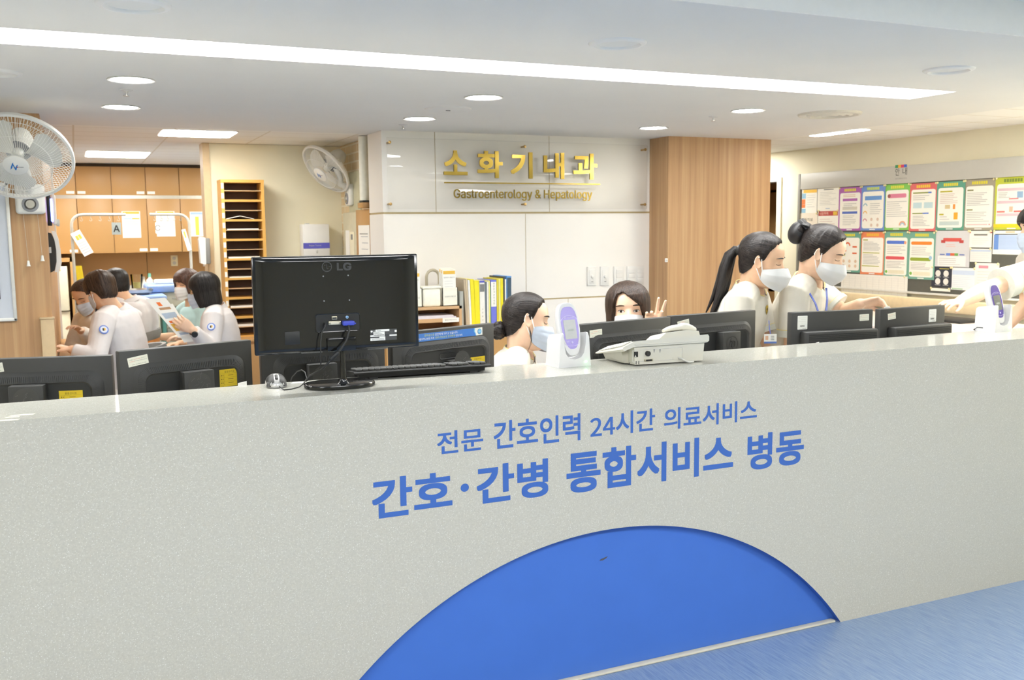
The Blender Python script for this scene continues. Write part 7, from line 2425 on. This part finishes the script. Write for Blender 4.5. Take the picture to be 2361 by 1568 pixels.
# ---- nurse with the low bun, leaning behind the monitors
f_ = (math.cos(math.radians(-32)), math.sin(math.radians(-32)))
F3 = Vector((f_[0], f_[1], 0)); L3 = Vector((-f_[1], f_[0], 0))
nb = Pt(1200, 818, 3.86); pel = nb - F3 * .22 + Vector((0, 0, -.42))
hcap = hair_cap(SWEPT, thk(.014), H_BLACKX, seed=4, taper=(.70, .86))
bn = MB(); bc = Vector((-.116, 0, -.052)); rnd = random.Random(4)
bn.ball(bc, (.034, .040, .036), H_BLACKX, 18, 12)
for q in range(16):
    v = Vector((rnd.uniform(-1, .4), rnd.uniform(-1, 1), rnd.uniform(-1, 1))).normalized()
    bn.ball(bc + Vector((v.x * .024, v.y * .028, v.z * .026)), (.016, .016, .016), H_BLACKX, 10, 8)
ws = MB()
for q in range(7):
    a_ = -1.45 - .1 * q
    p0 = hpos(-1.5 + .02 * q, -.03 - .006 * q, .008, False)
    ws.tube([p0, p0 + Vector((.012, -.006, -.030)), p0 + Vector((.016 - .004 * q, -.006, -.062 - .004 * q))], [.0008, .0006, .0002], H_BLACKX, 5)
er_ = nb - L3 * .17 + Vector((0.03, 0, -.27)); el_ = nb + L3 * .17 + Vector((.08, 0, -.26))
bunp, _, _ = person('person with a low black bun and pale blue mask leaning beside the glucose meter', (Pt(1214, 741, 3.85), -20, 8, -12), nb, pel, f_,
    {'r': (er_, er_ + F3 * .22 + Vector((0, 0, -.02)), {}), 'l': (el_, el_ + F3 * .22 + Vector((0, 0, -.02)), {})},
    [hcap, ('hair_bun', bn), ('stray_hair', ws)], ('flat', M_MASKB), hs=1.05, seed=7, sq=True, collar='open', skin=M_SKIN2)

# ---- nurse peeking over the monitors with a raised V sign
f_ = (math.cos(math.radians(-121)), math.sin(math.radians(-121)))
F3 = Vector((f_[0], f_[1], 0)); L3 = Vector((-f_[1], f_[0], 0))
hcn = Pt(1448, 717, 3.86)
nb = hcn + Vector((0, .03, -.20)); pel = nb - F3 * .10 + Vector((0, 0, -.45))
hcap = hair_cap(bob([-.02, .072, .084, .074, .056, .038, .018, -.03], -47, 50, -.104), lambda a, e: .027 - .017 * math.exp(-(a / .8) ** 2), H_BROWNZ, flare=.05, curl=.16, seed=6)
wr_l = Pt(1505, 766, 3.74); el_l = Pt(1527, 850, 3.80)
er_ = nb - L3 * .17 + Vector((0, 0, -.27))
peek, _, _ = person('person peeking over the monitors with brown bob hair, white mask and raised V-sign fingers', (hcn, -119, -3, 2), nb, pel, f_,
    {'l': (el_l, wr_l, {'d': Vector((.02, -.06, 1)), 'pn': F3, 'curl': (4, 4, 78, 80), 'spread': 15, 'thumb': 10}), 'r': (er_, er_ + F3 * .16 + Vector((.08, 0, .02)), {})},
    [hcap], ('flat', M_MASKW), hs=1.05, gaze='open', voxel=.0036, seed=8, sq=True, skin=M_SKIN2)

# ---- woman at the picture edge reaching out
f_ = (math.cos(math.radians(150)), math.sin(math.radians(150)))
F3 = Vector((f_[0], f_[1], 0)); L3 = Vector((-f_[1], f_[0], 0))
nb = Pt(2404, 585, 3.82); pel = nb - F3 * .14 + Vector((0, 0, -.52))
hcap = hair_cap(bob([.0, .03, .04, .04, .03, .0], -46, 46, -.09), lambda a, e: .018, H_BLACKZ, seed=9)
el_l = Pt(2262, 672, 3.66); wr_l = Pt(2212, 697, 3.62)
er_ = nb - L3 * .17 + Vector((0, 0, -.30))
edge, _, _ = person('person at the picture edge in a pale tunic and blue mask, reaching out an arm', (Pt(2398, 524, 3.80), 150, 10, 0), nb, pel, f_,
    {'l': (el_l, wr_l, {'d': Pt(2168, 699, 3.60) - wr_l, 'pn': Vector((0, .15, -1)), 'curl': (16, 20, 22, 26), 'spread': 8, 'thumb': 30}), 'r': (er_, er_ + F3 * .15 + Vector((0, 0, -.18)), {})},
    [hcap], ('flat', M_MASKB), hs=1.08, bulk=1.12, seed=10, skin=M_SKIN2)

CH_POS = []
# ---- seated group on the left
def stool(x, y, label):
    t = thing('round_stool', label, 'stool', (x, y, 0), group=None)
    MB().lathe([(.0005, .43), (.16, .43), (.175, .45), (.175, .475), (.16, .49), (.0005, .49)], M_SEAT, 28).build('seat', t)
    MB().lathe([(.025, .03), (.025, .43)], M_STEEL, 14).build('column', t)
    MB().lathe([(.0005, 0), (.19, 0), (.19, .015), (.03, .035), (.0005, .035)], M_STEEL, 28).build('base', t)
def patch(t, inv, px, py, r=.030):
    """round shoulder badge laid on the sleeve where the sight line meets the coat"""
    d = ray(px, py).normalized()
    coat = [c for c in t.children if c.name.startswith('coat')][0]
    fw = inv.inverted(); best = None
    for v in coat.data.vertices:
        w_ = fw @ v.co - CAM; s_ = w_.dot(d)
        if (w_ - d * s_).length < .012 and (best is None or s_ < best[0]):
            best = (s_, fw @ v.co, v.normal.copy())
    if best is None:
        return
    _, c, n = best
    near = [v for v in coat.data.vertices if (fw @ v.co - c).length < r]
    n = sum((v.normal for v in near), Vector()).normalized()
    b = MB(); ex = Vector((-n.y, n.x, 0)).normalized(); ey = n.cross(ex)
    b_pts = [(m_, rr, off) for m_, rr, off in ((mat('patch_blue', (110, 136, 206), .7), r, .004), (mat('patch_pale', (214, 222, 238), .7), r * .74, .0062))]
    for m_, rr, off in b_pts:
        b.prism(circle(0, 0, rr, 28), inv @ (c + n * off), ex, ey, .0018, m_)
    O = inv @ (c + n * .0083)
    b.prism([(-r * .3, -r * .3), (r * .05, -r * .35), (r * .05, r * .3), (-r * .3, r * .25)], O, ex, ey, .0003, M_DARK)
    b.prism([(r * .05, -r * .3), (r * .35, -r * .2), (r * .35, r * .3), (r * .05, r * .35)], O, ex, ey, .0003, M_PRN1)
    b.build('shoulder_patch', coat)
# brown-haired white coat, back to the camera
f_ = (math.cos(math.radians(150)), math.sin(math.radians(150)))
F3 = Vector((f_[0], f_[1], 0)); L3 = Vector((-f_[1], f_[0], 0))
nb = Pt(266, 716, 6.88); pel = Vector((nb.x + .10, nb.y - .02, .57))
hcap = hair_cap(table_fn([(-180, -.086), (-130, -.080), (-108, -.030), (-92, .002), (-75, -.02), (-55, -.01), (-40, .045), (0, .05), (40, .045), (55, -.01), (75, -.02), (92, .002), (108, -.030), (130, -.080), (180, -.086)]), lambda a, e: .019 + .004 * math.sin(5 * a), H_BROWNZ, lump=.0012, curl=.22, flare=0, seed=12)
el_l = Pt(222, 822, 6.58); wr_l = Pt(165, 806, 6.62)
er_ = nb - L3 * .18 + Vector((-.05, 0, -.27))
w1, w1i, _ = person('person with short brown hair in a white coat, seated with back turned', (Pt(232, 668, 6.85), 126, 24, 0), nb, pel, f_,
    {'l': (el_l, wr_l, {'pn': Vector((0, 0, -1)), 'curl': (20, 24, 28, 30)}), 'r': (er_, er_ + Vector((-.06, .20, .02)), {})},
    [hcap], ('flat', M_MASKB), cloth=M_COAT, sleeve='long', seated=True, voxel=.0055, seed=13, collar='open', bulk=1.12)
shl_ = nb + L3 * .158 * 1.12 + Vector((0, 0, -.05))
patch(w1, w1i, 241, 758)
CH_POS.append((pel.x, pel.y))
# black bob white coat with the leaflet
f_ = (math.cos(math.radians(164)), math.sin(math.radians(164)))
F3 = Vector((f_[0], f_[1], 0)); L3 = Vector((-f_[1], f_[0], 0))
nb = Pt(498, 712, 6.95); pel = Vector((nb.x + .06, nb.y - .02, .57))
hcap = hair_cap(bob([.0, .018, .024, .024, .018, .0], -40, 40, -.118), lambda a, e: .016, H_BLACKZ, flare=.04, curl=.05, seed=14)
el_l = Pt(486, 806, 6.70); wr_l = Pt(444, 760, 6.56)
er_ = nb - L3 * .18 + Vector((-.04, 0, -.26))
w2, w2i, _ = person('person with a straight black bob in a white coat, seated holding printed sheets', (Pt(472, 668, 6.93), 168, 8, 0), nb, pel, f_,
    {'l': (el_l, wr_l, {'d': Pt(412, 738, 6.55) - wr_l, 'pn': Vector((-.2, .9, .3)), 'curl': (30, 34, 38, 42), 'spread': 5, 'thumb': 28}), 'r': (er_, er_ + F3 * .20 + Vector((0, 0, .04)), {})},
    [hcap], ('flat', M_MASKB), cloth=M_COAT, sleeve='long', seated=True, voxel=.005, seed=15, collar='open', skin=M_SKIN2, bulk=1.05)
patch(w2, w2i, 485, 751, .027)
b = MB(); wv = (wr_l - el_l).normalized(); c0 = w2i @ (wr_l - wv * .028); b.tube([c0 - wv * .010, c0 + wv * .010], [.034, .034], M_BLACK, 20)
b.tube([c0 + Vector((-.004, -.033, -.012)), c0 + Vector((-.006, -.044, -.015))], [.021, .019], M_BLACK, 20)
b.build('wrist_watch', w2)
b = MB()
for s_ in (1, -1):
    b.tube([hpos(s_ * .42 + .19 * math.cos(x), -.002 + .018 * math.sin(x), .011) for x in [2 * math.pi * q / 18 for q in range(19)]], .0012, M_GOLD, 5)
    b.tube([hpos(s_ * .60, .006, .012), hpos(s_ * 1.0, .010, .008), hpos(s_ * 1.5, .014, .006)], .0012, M_GOLD, 5)
b.tube([hpos(-.23, .002, .012), hpos(0, .006, .012), hpos(.23, .002, .012)], .0012, M_GOLD, 5)
o = b.build('eyeglasses', w2); o.matrix_local = w2i @ Matrix.Translation(Pt(472, 668, 6.93)) @ Matrix.Rotation(math.radians(168), 4, 'Z') @ Matrix.Rotation(math.radians(8), 4, 'Y')
stool(pel.x, pel.y, 'round stool under the black-bobbed person in the white coat')
# printed sheets in her hand
def held_sheet(corners, label, parts, name='printed_sheet'):
    c = [Pt(*q) for q in corners]     # lower left, lower right, upper right, upper left
    b = MB()
    def q(u, v, off):
        p = c[0].lerp(c[1], u).lerp(c[3].lerp(c[2], u), v); return p + n * off
    n = (c[1] - c[0]).cross(c[3] - c[0]).normalized()
    if n.dot(CAM - c[0]) < 0:
        n = -n
    def patch_(u0, v0, u1, v1, m, off):
        b.add([q(u0, v0, off), q(u1, v0, off), q(u1, v1, off), q(u0, v1, off)], [(0, 1, 2, 3)], m)
    patch_(0, 0, 1, 1, M_PAPER, 0); patch_(0, 0, 1, 1, M_PAPER, -.0012)
    for (u0, v0, u1, v1, m) in parts:
        patch_(u0, v0, u1, v1, m, .0006)
    o = b.build(name)
    return tag(o, label, 'paper')
M_BRN = mat('brown_print_block', (190, 150, 110), .7); M_ORP = mat('orange_print_spot', (240, 120, 50), .7); M_BLP = mat('grey_blue_print_block', (176, 192, 208), .7)
held_sheet([(412, 778, 6.60), (449, 771, 6.62), (381, 686, 6.62), (336, 690, 6.60)], 'printed sheet with an orange spot held by the person with the black bob', [(.35, .80, .55, .90, M_ORP), (.25, .70, .85, .76, M_BRN), (.15, .48, .9, .62, M_BLP), (.2, .36, .9, .42, M_ORP), (.15, .15, .9, .34, M_PRN1), (.2, .04, .8, .10, M_BLP)])
held_sheet([(425, 790, 6.64), (452, 786, 6.66), (398, 700, 6.66), (366, 706, 6.64)], 'second sheet behind the one with the orange spot', [(.1, .2, .9, .3, M_PRN2), (.1, .5, .9, .6, M_BRN)])
# mint scrubs, white mask
f_ = (math.cos(math.radians(205)), math.sin(math.radians(205)))
F3 = Vector((f_[0], f_[1], 0)); L3 = Vector((-f_[1], f_[0], 0))
nb = Pt(446, 704, 7.95); pel = Vector((nb.x + .04, nb.y, .58))
hcap = hair_cap(bob([.0, .022, .026, .026, .022, .0], -44, 44, -.10), lambda a, e: .017, H_BROWN2, seed=16)
er_ = nb - L3 * .17 + Vector((-.04, 0, -.26)); el_ = nb + L3 * .17 + Vector((-.02, 0, -.27))
person('person in mint scrubs with brown hair and white mask', (Pt(431, 655, 7.92), 214, 4, 0), nb, pel, f_,
    {'l': (el_, el_ + F3 * .22 + Vector((0, 0, .0)), {}), 'r': (er_, er_ + F3 * .22 + Vector((0, 0, .02)), {})},
    [hcap], ('flat', M_MASKW), cloth=M_MINT, seated=True, voxel=.006, seed=17, collar='open', cuff=False, hs=.98)
stool(pel.x, pel.y, 'round stool under the person in mint scrubs')
# woman behind, looking down
f_ = (math.cos(math.radians(215)), math.sin(math.radians(215)))
F3 = Vector((f_[0], f_[1], 0)); L3 = Vector((-f_[1], f_[0], 0))
nb = Pt(217, 722, 7.42); pel = Vector((nb.x + .10, nb.y + .03, .57))
hcap = hair_cap(SWEPT, thk(.014), H_BROWNZ, seed=18)
el_ = Pt(216, 782, 7.18); wr_ = Pt(186, 762, 7.06); er_ = nb - L3 * .17 + Vector((-.06, 0, -.25))
person('person looking down in pale blue mask, mostly hidden behind the brown-haired white coat', (Pt(199, 681, 7.36), 222, 30, 0), nb, pel, f_,
    {'l': (el_, wr_, {'curl': (24, 28, 32, 36), 'pn': Vector((.2, .4, -.8))}), 'r': (er_, er_ + Vector((.04, -.20, .0)), {})},
    [hcap], ('flat', M_MASKB), cloth=M_SHEER, sleeve='long', seated=True, voxel=.006, seed=19, collar='open', hs=.95)
CH_POS.append((pel.x, pel.y))
# black-haired person behind
f_ = (math.cos(math.radians(110)), math.sin(math.radians(110)))
F3 = Vector((f_[0], f_[1], 0)); L3 = Vector((-f_[1], f_[0], 0))
nb = Pt(296, 694, 7.95); pel = Vector((nb.x + .02, nb.y, .58))
hcap = hair_cap(table_fn([(-180, -.075), (-120, -.07), (-100, -.0), (-60, .0), (-40, .05), (40, .05), (60, .0), (100, .0), (120, -.07), (180, -.075)]), lambda a, e: .017, H_BLACKZ, seed=20, flare=0, curl=.2)
er_ = nb - L3 * .17 + Vector((0, 0, -.26)); el_ = nb + L3 * .17 + Vector((0, 0, -.27))
person('person with black hair and white top, seated behind the brown-haired white coat', (Pt(268, 656, 7.97), 118, 16, 0), nb, pel, f_,
    {'l': (el_, el_ + F3 * .22, {}), 'r': (er_, er_ + F3 * .22, {})},
    [hcap], None, cloth=M_COAT, sleeve='long', seated=True, voxel=.0065, seed=21, collar='open')
CH_POS.append((pel.x, pel.y))

# chairs of the seated group
CH = 'chairs with orange backs around the work table'
c0 = None
for (x_, yy), lb in zip(CH_POS, ('orange backed chair of the brown-haired person in the white coat', 'orange backed chair of the person with glasses looking down', 'orange backed chair of the black-haired person in the white top')):
    if c0 is None:
        c0 = thing('work_chair', lb, 'chair', (x_, yy, 0), 0, group=CH)
        b = MB(); b.loft([[Vector((.19 * math.cos(a), .19 * math.sin(a), z)) for a in [2 * math.pi * q / 24 for q in range(24)]] for z in (.44, .45, .49, .50)], M_SEAT); b.build('seat', c0)
        b = MB()
        ring = []
        for k, (rr, z) in enumerate(((.195, .86), (.21, .90), (.205, .93), (.18, .925), (.165, .88), (.195, .86))):
            ring.append([Vector((rr * math.cos(a), rr * math.sin(a) * .9, z - .07 + .03 * math.cos(a))) for a in [-1.9 + 3.8 * q / 20 for q in range(21)]])
        b.loft(ring, M_GREY, cap=False, closed=False); b.build('backrest_rim', c0)
        b = MB(); b.loft([[Vector((rr * math.cos(a), rr * math.sin(a) * .9, z - .07 + .03 * math.cos(a))) for a in [-1.7 + 3.4 * q / 20 for q in range(21)]] for rr, z in ((.18, .66), (.192, .75), (.194, .87), (.184, .92), (.176, .87), (.176, .75), (.17, .66))], M_SEAT, cap=False, closed=False); b.build('backrest', c0)
        for a in (0.6, 2.2, 3.9, 5.5):
            MB().tube([(.13 * math.cos(a), .13 * math.sin(a), .445), (.19 * math.cos(a), .19 * math.sin(a), .0)], .011, M_STEEL, 8).build('leg', c0)
        MB().tube([(.18, 0, .47), (.185, 0, .70)], .012, M_STEEL, 8).build('back_support', c0)
    else:
        copy_thing(c0, lb, (x_, yy, 0))
